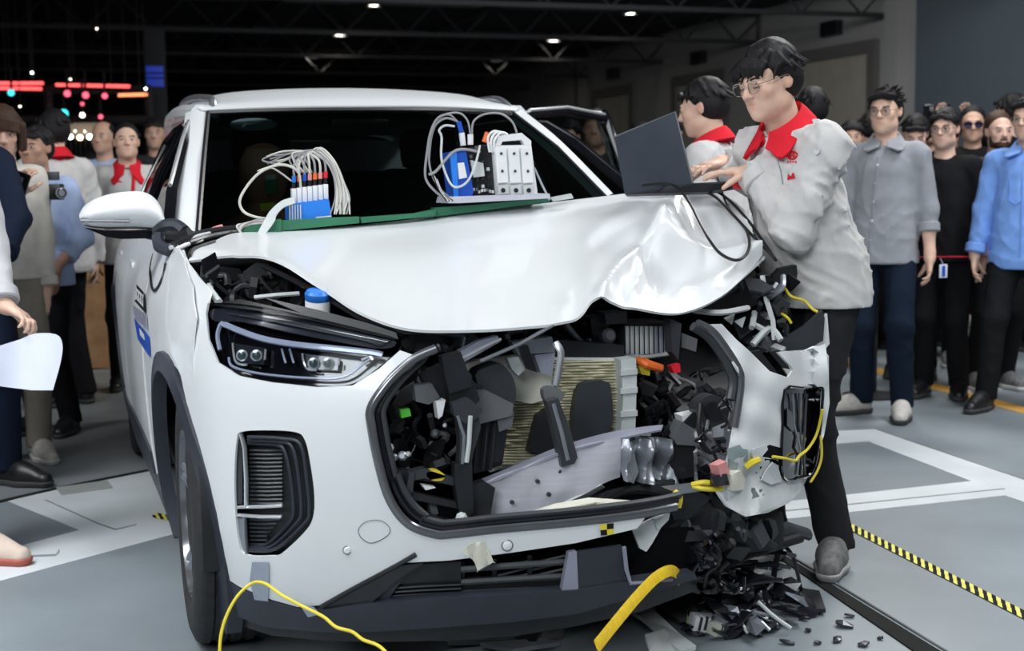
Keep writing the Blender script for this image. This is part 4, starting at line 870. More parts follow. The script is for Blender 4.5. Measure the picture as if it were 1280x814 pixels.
lathe('filler_neck', [(.033, -.06), (.033, .045), (.030, .05)], axis(p, (0, -.2, 1)), M['white'], d, 20); lathe('filler_cap', [(.030, .045), (.034, .052), (.034, .066), (.028, .074), (.001, .075)], axis(p, (0, -.2, 1)), M['blue'], d, 20)
bay('bay_shade_backing', [(255, 335), (345, 330), (400, 365), (470, 405), (520, 425), (500, 440), (400, 410), (300, 385), (258, 380)], .0, .02, M['void'])  # near-black sheet in place of the shade behind the headlamp gap
for k, q in enumerate([[(498, 428), (520, 416), (560, 418), (545, 436), (510, 440)], [(520, 420), (590, 416), (600, 424), (556, 440), (530, 444)]]): bay('slam_panel', q, -.64+.03*k, .03, M['black2'])
wires('wiring_hose', 10, 500, 416, 600, 440, -.68, -.6, .003, .008, ['black2', 'grey', 'steel'], 21)
# ---------------------------------------------------------------- crushed corner (right in the photograph)
def cpan(name, px, m, sp=9, th=.006, push=0., holes=(), **k): return fpan(name, px, m, holes, sp=sp, th=th, push=push, **k)
def crush(a, b):
    d = .012*math.sin(a*.11+b*.05)+.008*math.sin(b*.13-a*.06)
    if b > 575: d += .03*math.sin((b-575)*.06)+.012*math.sin(a*.23)
    return front(a, b, d)
VR = c2([(980, 488), (1000, 485), (1024, 485), (1028, 494), (1022, 560), (1014, 590), (1000, 598), (978, 597), (977, 540)], 3)
cor = [(878, 406), (902, 405), (920, 424), (936, 438), (948, 450), (962, 464), (985, 472), (992, 462), (972, 440), (1000, 440), (1032, 430), (1036, 470), (1037, 505), (1030, 545), (1018, 580), (1002, 612), (985, 628), (960, 640), (932, 645), (908, 632), (893, 610), (905, 590), (912, 562), (918, 530), (926, 490), (926, 470), (908, 436)]
panel('bumper_corner', cor, crush, M['paint'], car, [VR], 9, .006, 0., 40)
panel('corner_scuff', [(912, 570), (930, 566), (972, 575), (974, 600), (1000, 606), (985, 626), (960, 638), (932, 643), (912, 632), (905, 600)], lambda a, b: crush(a, b)+V((0, -.003, 0)), M['paint_dirty'], car, (), 8, .002, 0., 40)
tube('grille_surround', [front(a, b, -.004) for a, b in c2([(872, 404), (890, 414), (908, 437), (923, 462), (926, 478), (923, 505), (918, 535)], 5, False)], .011, M['darkchrome'], car, 8); tube('grille_surround', [front(a, b, .02) for a, b in c2([(866, 408), (884, 420), (900, 440), (913, 464), (916, 480), (913, 500)], 5, False)], .013, M['grey'], car, 8)
vr = bpy.data.objects.new('side_vent', None); COL.objects.link(vr); vr.parent = car; vr.location = front(1000, 540)
panel('vent_back', VR, lambda a, b: front(a, b, .05), M['gloss'], vr, (), 9, .004)
n = len(VR); P0 = [crush(a, b) for a, b in VR]; P1 = [front(a, b, .055) for a, b in VR]; mk('vent_wall', P0+P1, [(i, (i+1) % n, (i+1) % n+n, i+n) for i in range(n)], M['gloss'], vr)
tube('vent_rim', [crush(a, b)+V((0, -.003, 0)) for a, b in VR], .005, M['gloss'], vr, 6, True)
for k in range(3): tube('chrome_blade', [front(990+k*9, 492, .03), front(992+k*7, 530, .035), front(1000+k*2, 560, .03), front(996+k*5, 594, .04)], .004, M['darkchrome'] if k else M['steel'], vr, 6)
for k, q in enumerate([[(984, 510), (994, 520), (992, 540), (984, 532)], [(998, 540), (1008, 548), (1002, 575), (994, 560)]]): panel('vent_shard', q, lambda a, b: front(a, b, .03), M['cine'], vr, (), 6, .004)
# wing remains above: dark hollow, white flap, torn tab
def wpan(name, px, ys, m, th=.01): return slab(name, px, ys, th, m, car)
wpan('wing_remnant', [(1034, 392), (1037, 430), (1032, 436), (1012, 440), (992, 440), (975, 438), (1000, 428), (1018, 410)], -.22, M['paint'], .012)
wpan('wing_lining', [(948, 428), (985, 420), (1005, 408), (1028, 388), (1031, 398), (1029, 426), (1010, 436), (975, 438)], -.245, M['grey'], .012)
wpan('wing_remnant', [(975, 440), (1030, 437), (1036, 445), (1036, 475), (1005, 470), (988, 474), (975, 455)], -.30, M['paint'], .01)
wpan('torn_tab', [(962, 440), (974, 438), (988, 462), (978, 460)], -.36, M['black2'], .01)
wpan('torn_tab', [(938, 440), (950, 438), (975, 470), (968, 474)], -.37, M['black2'], .01)
shards('wing_fragment', 26, 925, 340, 990, 440, -.30, -.05, .02, .055, ['black2', 'gloss', 'grey', 'black', 'pale', 'black2', 'steel'], 31)
wires('wing_bracket', 12, 940, 345, 985, 440, -.32, -.10, .006, .014, ['black2', 'gloss', 'steel', 'grey', 'pale'], 33)
tube('wing_bracket', [PY(953, 345, -.25), PY(958, 375, -.27), PY(966, 400, -.27), PY(968, 425, -.28)], .016, M['white'], car, 6, flat=.5); tube('wing_bracket', [PY(866, 388, -.35), PY(900, 391, -.38), PY(935, 385, -.30)], .009, M['white'], car, 6, sm=4)
wpan('lamp_remains', [(862, 386), (905, 372), (945, 345), (948, 380), (920, 392), (880, 392)], -.20, M['black2'], .04)
wpan('lamp_remains', [(915, 400), (950, 392), (960, 430), (945, 436), (925, 425)], -.24, M['gloss'], .04)
for x, y in ((905, 398), (918, 402)): wpan('torn_tab', [(x, y), (x+14, y-6), (x+10, y+8)], -.30, M['pale'], .006)
# wreckage between beam and corner
shards('crushed_part', 30, 822, 520, 905, 600, -.66, -.45, .02, .05, ['black2', 'gloss', 'black', 'gloss', 'grey', 'steel', 'black2'], 41)
for nm, px, y, m in [('crushed_part', [(842, 548), (852, 527), (882, 545), (878, 558), (846, 556)], -.66, 'midgrey'), ('crushed_part', [(838, 552), (846, 545), (875, 560), (872, 595), (845, 600), (836, 575)], -.64, 'black2'), ('crushed_part', [(875, 550), (915, 538), (915, 565), (898, 590), (880, 600), (872, 585)], -.60, 'alu'), ('crushed_part', [(852, 520), (872, 516), (868, 530), (854, 530)], -.60, 'white'), ('pump_housing', c2([(872, 505), (888, 494), (905, 500), (912, 520), (900, 536), (880, 534), (872, 520)], 3), -.62, 'grey'), ('pump_cap', c2([(882, 508), (892, 502), (902, 510), (900, 522), (888, 526)], 3), -.64, 'black2')]: bay(nm, px, y, .05, M[m])
tube('pipe_bend', [PY(876, 505, -.70), PY(874, 535, -.72), PY(878, 556, -.72), PY(888, 565, -.72), PY(898, 560, -.72)], .008, M['black2'], car, 8, sm=5)
wires('wiring_hose', 18, 870, 495, 915, 600, -.72, -.62, .003, .006, ['black2', 'black', 'cable_grey', 'steel', 'black2', 'gloss'], 44)
def cp(a, b, d=-.006): return crush(a, b)+ray(a, b).normalized()*d
def cpl(name, px, m, d=-.006, th=.003, sp=6): return panel(name, px, lambda a, b: cp(a, b, d), m, car, (), sp, th, 0., 40)
cpl('bluegrey_tape', [(910, 561), (925, 556), (928, 561), (935, 562), (935, 583), (922, 582), (921, 588), (910, 586)], M['bluegrey_tape'])
cpl('torn_hole_shade', [(948, 566), (962, 556), (976, 560), (977, 598), (966, 604), (952, 600), (942, 588), (953, 580)], M['void'], -.004, .002)  # the hole is a black patch on the skin, painted as its inner shade
cpl('torn_flange', [(952, 600), (958, 588), (966, 578), (974, 588), (978, 602), (964, 606)], M['paint'], -.022, .003); cpl('torn_flange', [(940, 562), (958, 556), (960, 562), (950, 574), (948, 584), (942, 574)], M['paint_dirty'], -.018, .003)
for q, m in (([(914, 594), (926, 588), (932, 600), (930, 612), (917, 614)], 'offwhite'), ([(897, 582), (908, 577), (912, 590), (901, 596)], 'pink'), ([(889, 596), (908, 592), (912, 606), (894, 609)], 'black2')): cpl('connector_block', q, M[m], -.035, .025)
cpl('corner_crease', [(905, 628), (930, 640), (960, 634), (985, 622), (1000, 606), (1004, 611), (986, 629), (960, 641), (932, 646), (908, 633)], M['paint_dirty'], -.004, .002)
cpl('scuff_streak', [(925, 606), (950, 612), (968, 606), (960, 618), (938, 624), (922, 616)], M['midgrey'], -.0035, .0015)
# torn lower edge under the corner
for k, (px, y, m) in enumerate([([(838, 632), (870, 614), (890, 622), (862, 648), (842, 650)], -.76, 'black2'), ([(790, 662), (822, 648), (832, 650), (815, 680), (808, 690), (800, 686)], -.82, 'paint'), ([(818, 650), (838, 640), (836, 650), (822, 664)], -.83, 'pale'), ([(840, 660), (880, 640), (930, 650), (935, 662), (880, 665), (845, 672)], -.70, 'grey'), ([(790, 668), (830, 662), (880, 665), (890, 675), (830, 680), (795, 690)], -.78, 'black2'), ([(884, 610), (905, 632), (935, 646), (945, 655), (915, 655), (890, 630)], -.66, 'black2'), ([(830, 610), (880, 604), (892, 612), (850, 618)], -.80, 'steel')]): bay('torn_trim', px, y, .02, M[m])
tube('lower_arm', [PY(890, 672, -.60), PY(930, 680, -.55), PY(955, 672, -.45), PY(985, 660, -.4), PY(1010, 668, -.35)], .022, M['grey'], car, 8, flat=.7); tube('lower_arm', [PY(905, 705, -.62), PY(940, 690, -.55), PY(1000, 672, -.42)], .018, M['black2'], car, 8, flat=.6)
shards('torn_trim', 26, 830, 640, 960, 705, -.78, -.55, .02, .06, ['black2', 'gloss', 'black', 'gloss', 'steel', 'black2', 'grey'], 51)
wires('hanging_loom', 22, 860, 660, 930, 740, -.80, -.68, .004, .009, ['black2', 'gloss', 'black', 'grey'], 53, None, 18)
box('subframe', (.25, -.35, .28), (1.0, .5, .12), M['black'], car, bev=.02)
tube('undertray_edge', [PY(788, 735, -.80), PY(830, 726, -.80), PY(868, 719, -.78)], .012, M['pale'], car, 6, flat=.4); tube('undertray_edge', [PY(790, 715, -.7), PY(860, 705, -.66), PY(905, 700, -.6)], .014, M['grey'], car, 6, flat=.6)
# yellow cords, tag loop and warning tape on the car
def cord(name, P, r, m, seg=6): return tube(name, P, r, m, car, seg, sm=5)
cord('yellow_loop', [PY(865, 606, -.80), PY(880, 603, -.82), PY(898, 606, -.82), PY(900, 611, -.82), PY(880, 611, -.82), PY(866, 608, -.80)], .007, M['yellow']); cord('yellow_tag', [PY(842, 616, -.82), PY(848, 622, -.83), PY(846, 634, -.83)], .012, M['yellow'])
cord('yellow_tag', [cp(932, 584, -.02), cp(940, 578, -.03), cp(948, 575, -.02)], .010, M['yellow']); cord('yellow_lead', [cp(966, 571, -.02), cp(980, 573, -.02), cp(994, 576, -.02), cp(999, 570, -.02), cp(1010, 561, -.02), cp(1021, 542, -.02), cp(1028, 512, -.02)], .0045, M['yellow'])
cord('yellow_lead', [PY(1026, 545, -.42), PY(1027, 570, -.42), PY(1022, 588, -.42), PY(1013, 603, -.43)], .004, M['yellow']); cord('yellow_lead', [PY(1028, 512, -.40), PY(1029, 500, -.38), PY(1031, 480, -.32)], .004, M['yellow'])
cord('yellow_lead', [PY(980, 357, -.2), PY(988, 370, -.22), PY(1005, 376, -.22), PY(1015, 386, -.24), PY(1022, 390, -.25)], .0045, M['yellow']); cord('yellow_lead', [PY(975, 390, -.25), PY(985, 398, -.26), PY(989, 404, -.26)], .0045, M['yellow'])
# ---------------------------------------------------------------- wing mirror
mr = bpy.data.objects.new('wing_mirror', None); COL.objects.link(mr); mr.parent = car; mr.location = PY(155, 270, .60)
mo = [(99, 268), (105, 258), (118, 249), (140, 242), (168, 239), (185, 242), (197, 252), (204, 266), (206, 280), (203, 285)]
top = [PY(a, b, .60) for a, b in c2(mo, 3, False)]; bot = [PY(a, b, .60) for a, b in c2([(99, 274), (104, 281), (116, 285), (140, 286), (168, 286), (185, 287), (195, 287), (200, 287), (202, 286), (203, 285.5)], 3, False)]
R_ = []; 
for t in np.linspace(0, 1, 9):
    bul = math.sin(PI*min(max(t, .0), 1)); R_.append([a.lerp(b, t)+V((0, -.085*(bul**.6)*min(1, .25+1.2*math.sin(PI*(i+1)/(len(top)+1))), 0)) for i, (a, b) in enumerate(zip(top, bot))])
nj, ni = len(R_), len(R_[0]); sheet('mirror_shell', [p for r in R_ for p in r], [(j*ni+i, j*ni+i+1, (j+1)*ni+i+1, (j+1)*ni+i) for j in range(nj-1) for i in range(ni-1)], M['paint'], mr, .006, 60)
plate('mirror_back', [p+V((0, .004, 0)) for p in top]+[p+V((0, .004, 0)) for p in bot[::-1]], .03, M['black2'], mr, nrm=(0, 1, 0))
tube('indicator', [PY(a, b, .53) for a, b in ((101, 275), (125, 275.5), (162, 276))], .008, M['darkchrome'], mr, 6, flat=.6)
slab('mirror_foot', [(104, 284), (130, 288), (195, 288), (200, 292), (192, 298), (150, 299), (132, 296)], .57, .07, M['gloss'], mr); tube('mirror_arm', [PY(185, 290, .60), PY(212, 296, .58), PY(222, 300, .55)], .025, M['black2'], mr, 8)
# crumpled dark cloth and harness ends on the wing beside the mirror
wp_ = []
def loom(name, px, m, r): return tube(name, [PY(a, b, c) for a, b, c in px], r, M[m], car, 8, sm=5)
loom('mirror_gaiter', [(197, 290, .45), (206, 283, .42), (220, 282, .40), (230, 289, .38)], 'clad', .022); loom('mirror_gaiter', [(198, 296, .42), (200, 308, .38), (214, 314, .34)], 'clad', .021); loom('mirror_gaiter', [(210, 296, .40), (224, 297, .38), (238, 292, .36)], 'black2', .022)
for k, q in enumerate([[(212, 310, .30), (228, 305, .32), (246, 296, .36), (262, 292, .42)], [(216, 306, .30), (236, 298, .34), (256, 290, .42), (300, 284, .50)], [(228, 300, .34), (250, 292, .40), (280, 286, .48), (322, 282, .52)], [(236, 304, .30), (262, 296, .40), (300, 290, .48), (340, 289, .5)], [(220, 312, .26), (236, 305, .30), (252, 300, .36)]]): loom('cowl_wire', q, ['pale', 'black2', 'cable_grey', 'black2', 'white'][k], .007+.003*(k % 2))
loom('cowl_wire', [(258, 291, .44), (268, 286, .47), (278, 283, .48)], 'pink', .007)
loom('bonnet_wire', [(237, 320, .02), (240, 313, .10), (250, 308, .2), (268, 302, .3)], 'black', .006)
fl = lambda a, b, d=-.003: front(a, b, d)
tube('flank_wire', [fl(a, b) for a, b in c2([(192, 318), (188, 335), (189, 352), (192, 363), (199, 357), (205, 340), (207, 330)], 4, False)], .005, M['black'], car, 6)
# stickers on the flank
def sidequad(nm, q, m, off=.004): return plate(nm, [sidep(y, z, -1, off) for y, z in q], .001, m, car, nrm=(-1, 0, 0))
def sfromx(px, py):   # flank point under a pixel
    p = front(px, py); return (p.y, p.z)
def flank(nm, px, m, off=.003):
    return panel(nm, px, lambda a, b: front(a, b, -off-.009), m, car, (), 6, .001)
for k in range(5):
    a = 169+k*4; flank('hazard_stripe', [(a-1, 302+k*1.8), (a+1.3, 302+k*1.8), (a-1.2, 313+k*2.2), (a-3.4, 312+k*2.2)], M['yellow'])
flank('target_mark', [(160, 317), (169, 322), (165, 326)], M['tape_black'], .004); flank('target_mark', [(166, 331), (170, 324), (170, 336)], M['tape_black'], .004)

flank('flank_label', [(163, 347), (181, 367), (182, 392), (165, 373)], M['tape_black'], .003); flank('flank_label', [(166.5, 356), (178.5, 369), (179, 384), (168, 371)], M['white'], .005)
for k in range(4): flank('label_stroke', [(168.5+k*2.6, 361+k*2.6), (169.8+k*2.6, 362.4+k*2.6), (170.2+k*2.6, 372.0+k*2.6), (168.9+k*2.6, 370.4+k*2.6)], M['tape_black'], .007)
flank('flank_label', [(165, 380), (183, 394), (184.5, 412), (168, 398)], M['lav'], .003); flank('flank_label', [(167.5, 397), (185.5, 420), (187.5, 447), (172, 424)], M['navyblue'], .004); flank('label_stroke', [(174, 410), (180, 418), (181, 426), (175, 419)], M['white'], .006)
# ================================================================ INSTRUMENTS, LAPTOP AND CABLES
def ty(name, pts, r, m, parent, seg=6, sm=6, **k): return tube(name, [PY(*p) for p in pts], r, m, parent, seg, sm=sm, **k)
def at(px, py, y): return PY(px, py, y)
# green boards along the foot of the screen
for k, (q, y, lab) in enumerate([([(300, 291), (322, 278), (352, 274), (352, 290), (318, 294)], .46, 'short green board end at the left foot of the windscreen'), ([(348, 276), (398, 273), (449, 271), (449, 279), (349, 289)], .47, 'dark green board lying under the bright blue connector box'), ([(451, 272), (520, 267), (545, 262), (545, 270), (452, 279)], .48, 'green board lying mid-screen between the two instrument sets'), ([(543, 260), (600, 256), (686, 247), (688, 252), (600, 264), (545, 271)], .50, 'green board lying under the metal tray of the white modules')]):
    b0 = at(q[0][0], q[-1][1]+1, y); t = thing('green_board', lab, 'board', b0, group='green boards along the windscreen foot')
    slab('board_plank', q, y, .05, M['green'], t)
# ---- blue connector box with its fan of pale cables
b0 = at(388, 275, .49); t = thing('connector_box', 'bright blue connector box with upright plugs and pale cables before the windscreen', 'connector box', b0)
slab('box_body', [(361, 255), (411, 249), (415, 272), (362, 276)], .49, .09, M['blue'], t)
for k in range(5): ty('cooling_rib', [(362+k*3.4, 256, .485), (362.5+k*3.4, 276, .485)], .0022, M['pale'], t, 5, 1)
ty('box_edge', [(395, 272.5, .484), (414, 270.5, .484)], .003, M['pale'], t, 5, 1)
cols = ['blue', 'orange', 'navyblue', 'pink', 'orange', 'pink', 'red']
for k in range(7):
    x = 367+k*6.6; y0 = 253-k*.9
    pl = box('plug', (at(x, y0-8, .53)), (.016, .03, .050), M['white'], t, bev=.003)
    ty('plug_boot', [(x, y0-15, .53), (x+.3, y0-25, .53)], .0065, M['black2'], pl, 8, 1); ty('colour_band', [(x+.3, y0-25, .53), (x+.6, y0-33, .53)], .0072, M[cols[k]], pl, 8, 1)
    ty('plug_lead', [(x+.6, y0-33, .53), (x+1-k*.5, y0-48, .53), (380+k*1.5, 190+k*.5, .54)], .0042, M['cable_white' if k % 2 else 'cable_grey'], pl, 6)
R_ = random.Random(9)
for k in range(13):
    s = R_.uniform(-4, 4); e = 415+k*1.5
    ty('cable', [(378+k*2, 192+R_.uniform(-3, 5), .54), (392+k*1.2, 188+s, .54), (410+k*.8, 203+s, .53), (418+k*1.0, 225+s, .52), (e+4, 248, .50), (e+R_.uniform(-4, 7), 268, .49)], .0028, M['cable_white' if k % 3 else 'cable_grey'], t)
for k in range(7):
    s = R_.uniform(-5, 5)
    ty('cable', [(372+k*3, 216, .53), (362+k*3, 198+s, .53), (385+s, 188+k, .54), (350+k*4, 194+s, .54), (338+s, 193+k*3, .55)], .0028, M['cable_white' if k % 2 else 'cable_grey'], t)
ty('cable', [(376, 236, .52), (372, 214, .51), (350, 206, .50), (322, 218, .49), (301, 246, .48), (303, 263, .48), (318, 271, .47), (338, 274, .46)], .0045, M['cable_white'], t); ty('cable', [(364, 226, .53), (340, 210, .52), (322, 214, .52), (350, 204, .53)], .003, M['cable_white'], t)
ty('cable', [(362, 208, .54), (345, 205, .54), (328, 200, .55), (345, 193, .55), (368, 188, .55)], .003, M['cable_grey'], t)
for k in range(4): ty('cable', [(345-k*3, 275+k, .46), (325-k*4, 274+k*2, .46), (305-k*3, 282, .45), (298+k*2, 294, .44)], .0032, M['cable_white' if k % 2 else 'cable_grey'], t)
P = crs([at(368, 246, .50), at(352, 251, .49), at(338, 263, .47), at(330, 276, .45), at(322, 291, .43)], 5); W_ = crs([at(369, 254, .48), at(355, 259, .47), at(346, 268, .45), at(342, 278, .43), at(330, 294, .42)], 5); n = len(P)
sheet('ribbon_cable', P+W_, [(i, i+1, n+i+1, n+i) for i in range(n-1)], M['pale'], t, .003, 60)
# ---- recorder rig on a metal tray
b0 = at(620, 252, .46); t = thing('recorder_rig', 'instrument rig of blue module and white modules on a metal tray', 'instrument', b0)
slab('tray', [(562, 246), (687, 242), (688, 248), (575, 254), (560, 254)], .44, .16, M['alu'], t)
bm_ = bpy.data.objects.new('blue_module', None); COL.objects.link(bm_); bm_.parent = t; bm_.location = at(577, 246, .46)-wloc(t)
slab('module_body', [(562, 191), (582, 187), (592, 240), (590, 245), (568, 247), (562, 200)], .46, .10, M['navyblue'], bm_); slab('module_face', [(562, 191), (571, 189.5), (573, 245), (568, 247)], .452, .01, M['blue'], bm_); slab('module_label', [(572, 204), (580, 203), (584, 222), (574, 224)], .452, .008, M['white'], bm_)
rk = bpy.data.objects.new('card_rack', None); COL.objects.link(rk); rk.parent = t; rk.location = at(600, 246, .48)-wloc(t)
slab('rack_frame', [(580, 188), (616, 180), (620, 244), (592, 246)], .50, .10, M['black2'], rk); slab('rack_block', [(588, 200), (604, 204), (606, 220), (592, 222)], .485, .03, M['pale'], rk)
for i in range(4):
    for j in range(6):
        if R_.random() < .75: p = at(588+i*7+j*.3, 186+j*10-i*1.5, .495); box('rack_terminal', p, (.010, .012, .012), M[R_.choice(['midgrey', 'black', 'pale', 'grey', 'black2'])], rk, bev=.002)
for j in range(8): p = at(592+j*3.4, 240-R_.uniform(0, 8), .485); box('rack_terminal', p, (.006, .012, .010), M[R_.choice(['pale', 'orange', 'midgrey', 'white'])], rk, bev=.001)
wm = bpy.data.objects.new('white_modules', None); COL.objects.link(wm); wm.parent = t; wm.location = at(645, 246, .46)-wloc(t)
slab('module_case', [(617, 182), (664, 181), (672, 242), (622, 245)], .47, .12, M['white'], wm)
for i in range(3):
    x = 619+i*16; slab('module_front', [(x, 185), (x+13.5, 184.5), (x+16.3, 228), (x+3, 229)], .458, .02, M['white'], wm)
    for y in (192, 214): p = at(x+7.5+(y-190)*.06, y, .456); lathe('screw', [(.005, -.004), (.005, .002), (.001, .003)], axis(p, (0, -1, 0)), M['grey'], wm, 8)
    slab('module_foot', [(x+3.4, 232), (x+16, 231), (x+17, 242), (x+4, 243.5)], .458, .02, M['pale'], wm); p = at(x+10, 238, .456); lathe('screw', [(.008, -.004), (.008, .002), (.001, .003)], axis(p, (0, -1, 0)), M['black2'], wm, 10)
slab('module_cap', [(618, 182), (623, 170), (652, 166), (664, 176), (664, 182), (656, 182), (652, 175), (628, 177), (625, 183)], .47, .08, M['white'], wm); slab('cap_hollow', [(627, 178), (652, 176), (656, 183), (626, 184)], .50, .04, M['black'], wm)
for k in range(3): ty('white_lead', [(612+k*3, 190, .47), (610+k*4, 172+k*2, .46), (618+k*4, 164+k, .47), (628+k*3, 168, .48)], .0045, M['white'], t)
ty('orange_plug', [(606, 178, .47), (610, 166, .47)], .011, M['orange'], t, 8, 1); ty('plug_block', [(579, 182, .48), (577, 166, .48)], .010, M['white'], t, 8, 1); ty('plug_block', [(588, 181, .48), (588, 168, .48)], .010, M['white'], t, 8, 1); ty('plug_boot', [(577, 166, .48), (573, 152, .48)], .0085, M['navyblue'], t, 8, 1)
for pts, r, m in [([(572, 152, .48), (556, 148, .47), (540, 162, .46), (534, 190, .46), (532, 222, .46), (545, 240, .45), (560, 250, .45)], .0042, 'cable_grey'), ([(570, 150, .48), (560, 143, .47), (545, 150, .46), (536, 176, .46), (538, 212, .46), (550, 236, .45), (566, 250, .45)], .0036, 'cable_grey'), ([(588, 168, .48), (584, 150, .48), (572, 141, .48), (552, 146, .47), (540, 168, .47), (536, 200, .46)], .0036, 'cable_grey'), ([(590, 168, .48), (592, 152, .48), (605, 143, .48), (625, 142, .48), (640, 152, .49), (646, 166, .49)], .0036, 'cable_grey'), ([(568, 158, .47), (556, 157, .46), (549, 163, .46), (552, 172, .46), (552, 200, .45), (562, 228, .44), (572, 234, .43), (585, 226, .43), (594, 206, .44), (600, 182, .46)], .0040, 'pale'), ([(600, 190, .47), (570, 188, .45), (545, 214, .45), (536, 218, .45)], .005, 'cable_grey')]: ty('cable', pts, r, M[m], t)
for k in range(5): ty('cable', [(541+k*1.5, 218+k*2, .45), (548+k*1.6, 236+k*1.5, .44), (558+k*2, 251, .44)], .003, M['white' if k % 2 else 'cable_black'], t)
ty('tray_stay', [(668, 210, .47), (678, 232, .46), (687, 250, .45)], .004, M['steel'], t, 6, 1)
# white paper strip and pale panel at the screen foot
slab('screen_foot_strip', [(688, 247), (714, 242), (717, 248), (692, 252)], .52, .01, M['pale'], car)
# oval sticker inside the screen
so = thing('oval_sticker', 'pale blue oval sticker inside the upper corner of the windscreen', 'sticker', PY(317, 155, 1.36))
M['sticker'] = mat('pale_blue_film', (.42, .62, .68), .5, var=.1)
plate('sticker_film', [PY(317+30*math.cos(a), 155.5+8*math.sin(a), 1.385-.0045*8*math.sin(a)*-.9) for a in np.linspace(0, 2*PI, 32, endpoint=False)], .002, M['sticker'], so, nrm=(0, 1, 0))
ty('sticker_mark', [(303, 159, 1.37), (309, 153, 1.385), (316, 149, 1.395)], .004, M['white'], so, 5, 2, flat=.2); ty('sticker_mark', [(299, 153, 1.38), (309, 151.5, 1.385), (317, 152, 1.385)], .003, M['white'], so, 5, 2, flat=.2)
# rounded dummy head seated behind the screen
dm = thing('test_dummy', 'brown test dummy with a yellow band seated behind the windscreen', 'dummy', (-.36, 1.55, .55))
M['dummy'] = mat('brown_dummy_skin', (.50, .20, .14), .6, var=.15); c = PY(330, 222, 1.50)
lathe('dummy_head', [(.001, -.13), (.05, -.12), (.085, -.06), (.10, .0), (.098, .06), (.07, .115), (.03, .135), (.001, .138)], Matrix.Translation(c), M['dummy'], dm, 24); lathe('dummy_torso', [(.001, -.62), (.17, -.60), (.19, -.3), (.17, -.18), (.07, -.13), (.06, -.10)], Matrix.Translation(c), M['dummy'], dm, 24)
slab('yellow_band', [(325, 255), (343, 253), (345, 262), (326, 264)], 1.36, .02, M['yellow'], dm); slab('target_patch', [(330, 226), (345, 222), (347, 240), (333, 244)], 1.385, .02, M['green'], dm); slab('target_patch', [(332, 220), (344, 218), (345, 224), (333, 226)], 1.385, .02, M['pale'], dm)
# ---- laptop standing on the bonnet
TL, TR, BR, BL = PD(768, 171, 4.80), PD(844, 140, 4.66), PD(866, 229, 4.60), PD(781, 243, 4.78)
t = thing('laptop', 'open slate-coloured laptop standing on the buckled bonnet', 'laptop', BL.lerp(BR, .5)); t2 = (TR-TL).normalized()
nl = (BR-BL).cross(TL-BL).normalized(); nl = nl if nl.x > 0 else -nl
v, f = plategeo([TL, TR, BR, BL], .006, nl); mk('lid', v, f, M['laptop'], t, 20); v, f = plategeo([TL.lerp(BR, .03)+nl*.0062, TR.lerp(BL, .03)+nl*.0062, BR.lerp(TL, .04)+nl*.0062, BL.lerp(TR, .04)+nl*.0062], .0006, nl); mk('screen', v, f, mat('lcd_panel', (.02, .03, .05), .2, emit=(.35, .45, .6, .6)), t, 0)
tube('lid_edge', [TL, TR, BR], .003, M['midgrey'], t, 6); a = TL.lerp(BL, .62).lerp(TR.lerp(BR, .62), .05); slab_ = plate('lid_sticker', [PD(779, 184, 4.785), PD(782, 176, 4.785), PD(783.5, 177, 4.785), PD(780, 186, 4.785)], .001, M['pale'], t)
FR, FL_ = PD(962, 224, 4.42), PD(884, 240, 4.54)
nb = (BR-BL).cross(FL_-BL).normalized(); nb = nb if nb.z > 0 else -nb
v, f = plategeo([BL, BR, FR, FL_], .016, -nb); mk('base', v, f, M['black2'], t, 20); deck = [BL.lerp(FR, .04)+nb*.0008, BR.lerp(FL_, .04)+nb*.0008, BR.lerp(FR, .60).lerp(BL.lerp(FL_, .6), .04)+nb*.0008, BL.lerp(FL_, .60).lerp(BR.lerp(FR, .6), .04)+nb*.0008]
for r in range(5):
    for k in range(12):
        u0, u1, w0, w1 = k/12+.008, (k+1)/12-.008, r/5+.03, (r+1)/5-.03
        def q(u, w): return deck[0].lerp(deck[1], u).lerp(deck[3].lerp(deck[2], u), w)
        plate('key', [q(u0, w0), q(u1, w0), q(u1, w1), q(u0, w1)], .0015, M['grey'], t, nrm=nb, smooth=0)
rt = PD(925, 233, 4.47); tube('red_cable_end', [PD(918, 232, 4.48), PD(934, 234, 4.45)], .012, M['red'], t, 8)
# ---- black leads trailing over the bonnet
for lab, pts in [('black lead looping down the bonnet from under the laptop', [(800, 240, .30), (832, 238, .28), (846, 245, .22), (860, 264, .10), (872, 288, -.06), (884, 310, -.20), (897, 326, -.30), (915, 334, -.36), (928, 328, -.34), (933, 314, -.24), (930, 298, -.10), (924, 288, 0)]), ('black lead running straight down the right side of the bonnet', [(838, 238, .27), (862, 242, .2), (890, 254, .1), (912, 276, .0), (934, 300, -.12), (964, 331, -.26)]), ('black lead along the outer edge of the bonnet to the torn wing', [(846, 236, .26), (880, 242, .2), (905, 256, .1), (930, 282, .0), (950, 310, -.14), (966, 334, -.25)]), ('thin black lead dropping from the laptop base beside the hand', [(892, 226, .22), (898, 244, .16), (904, 262, .08), (912, 275, .02)])]:
    P = [PY(a, b, c)+V((0, -.02, .022)) for a, b, c in pts]; P = crs(P, 6)
    o = mk('black_lead', *sweepgeo(P, .0048 if 'thin' not in lab else .0034, 8), M['cable_black'], None, origin=P[0]); tag(o, lab, 'cable', 'black leads on the bonnet')
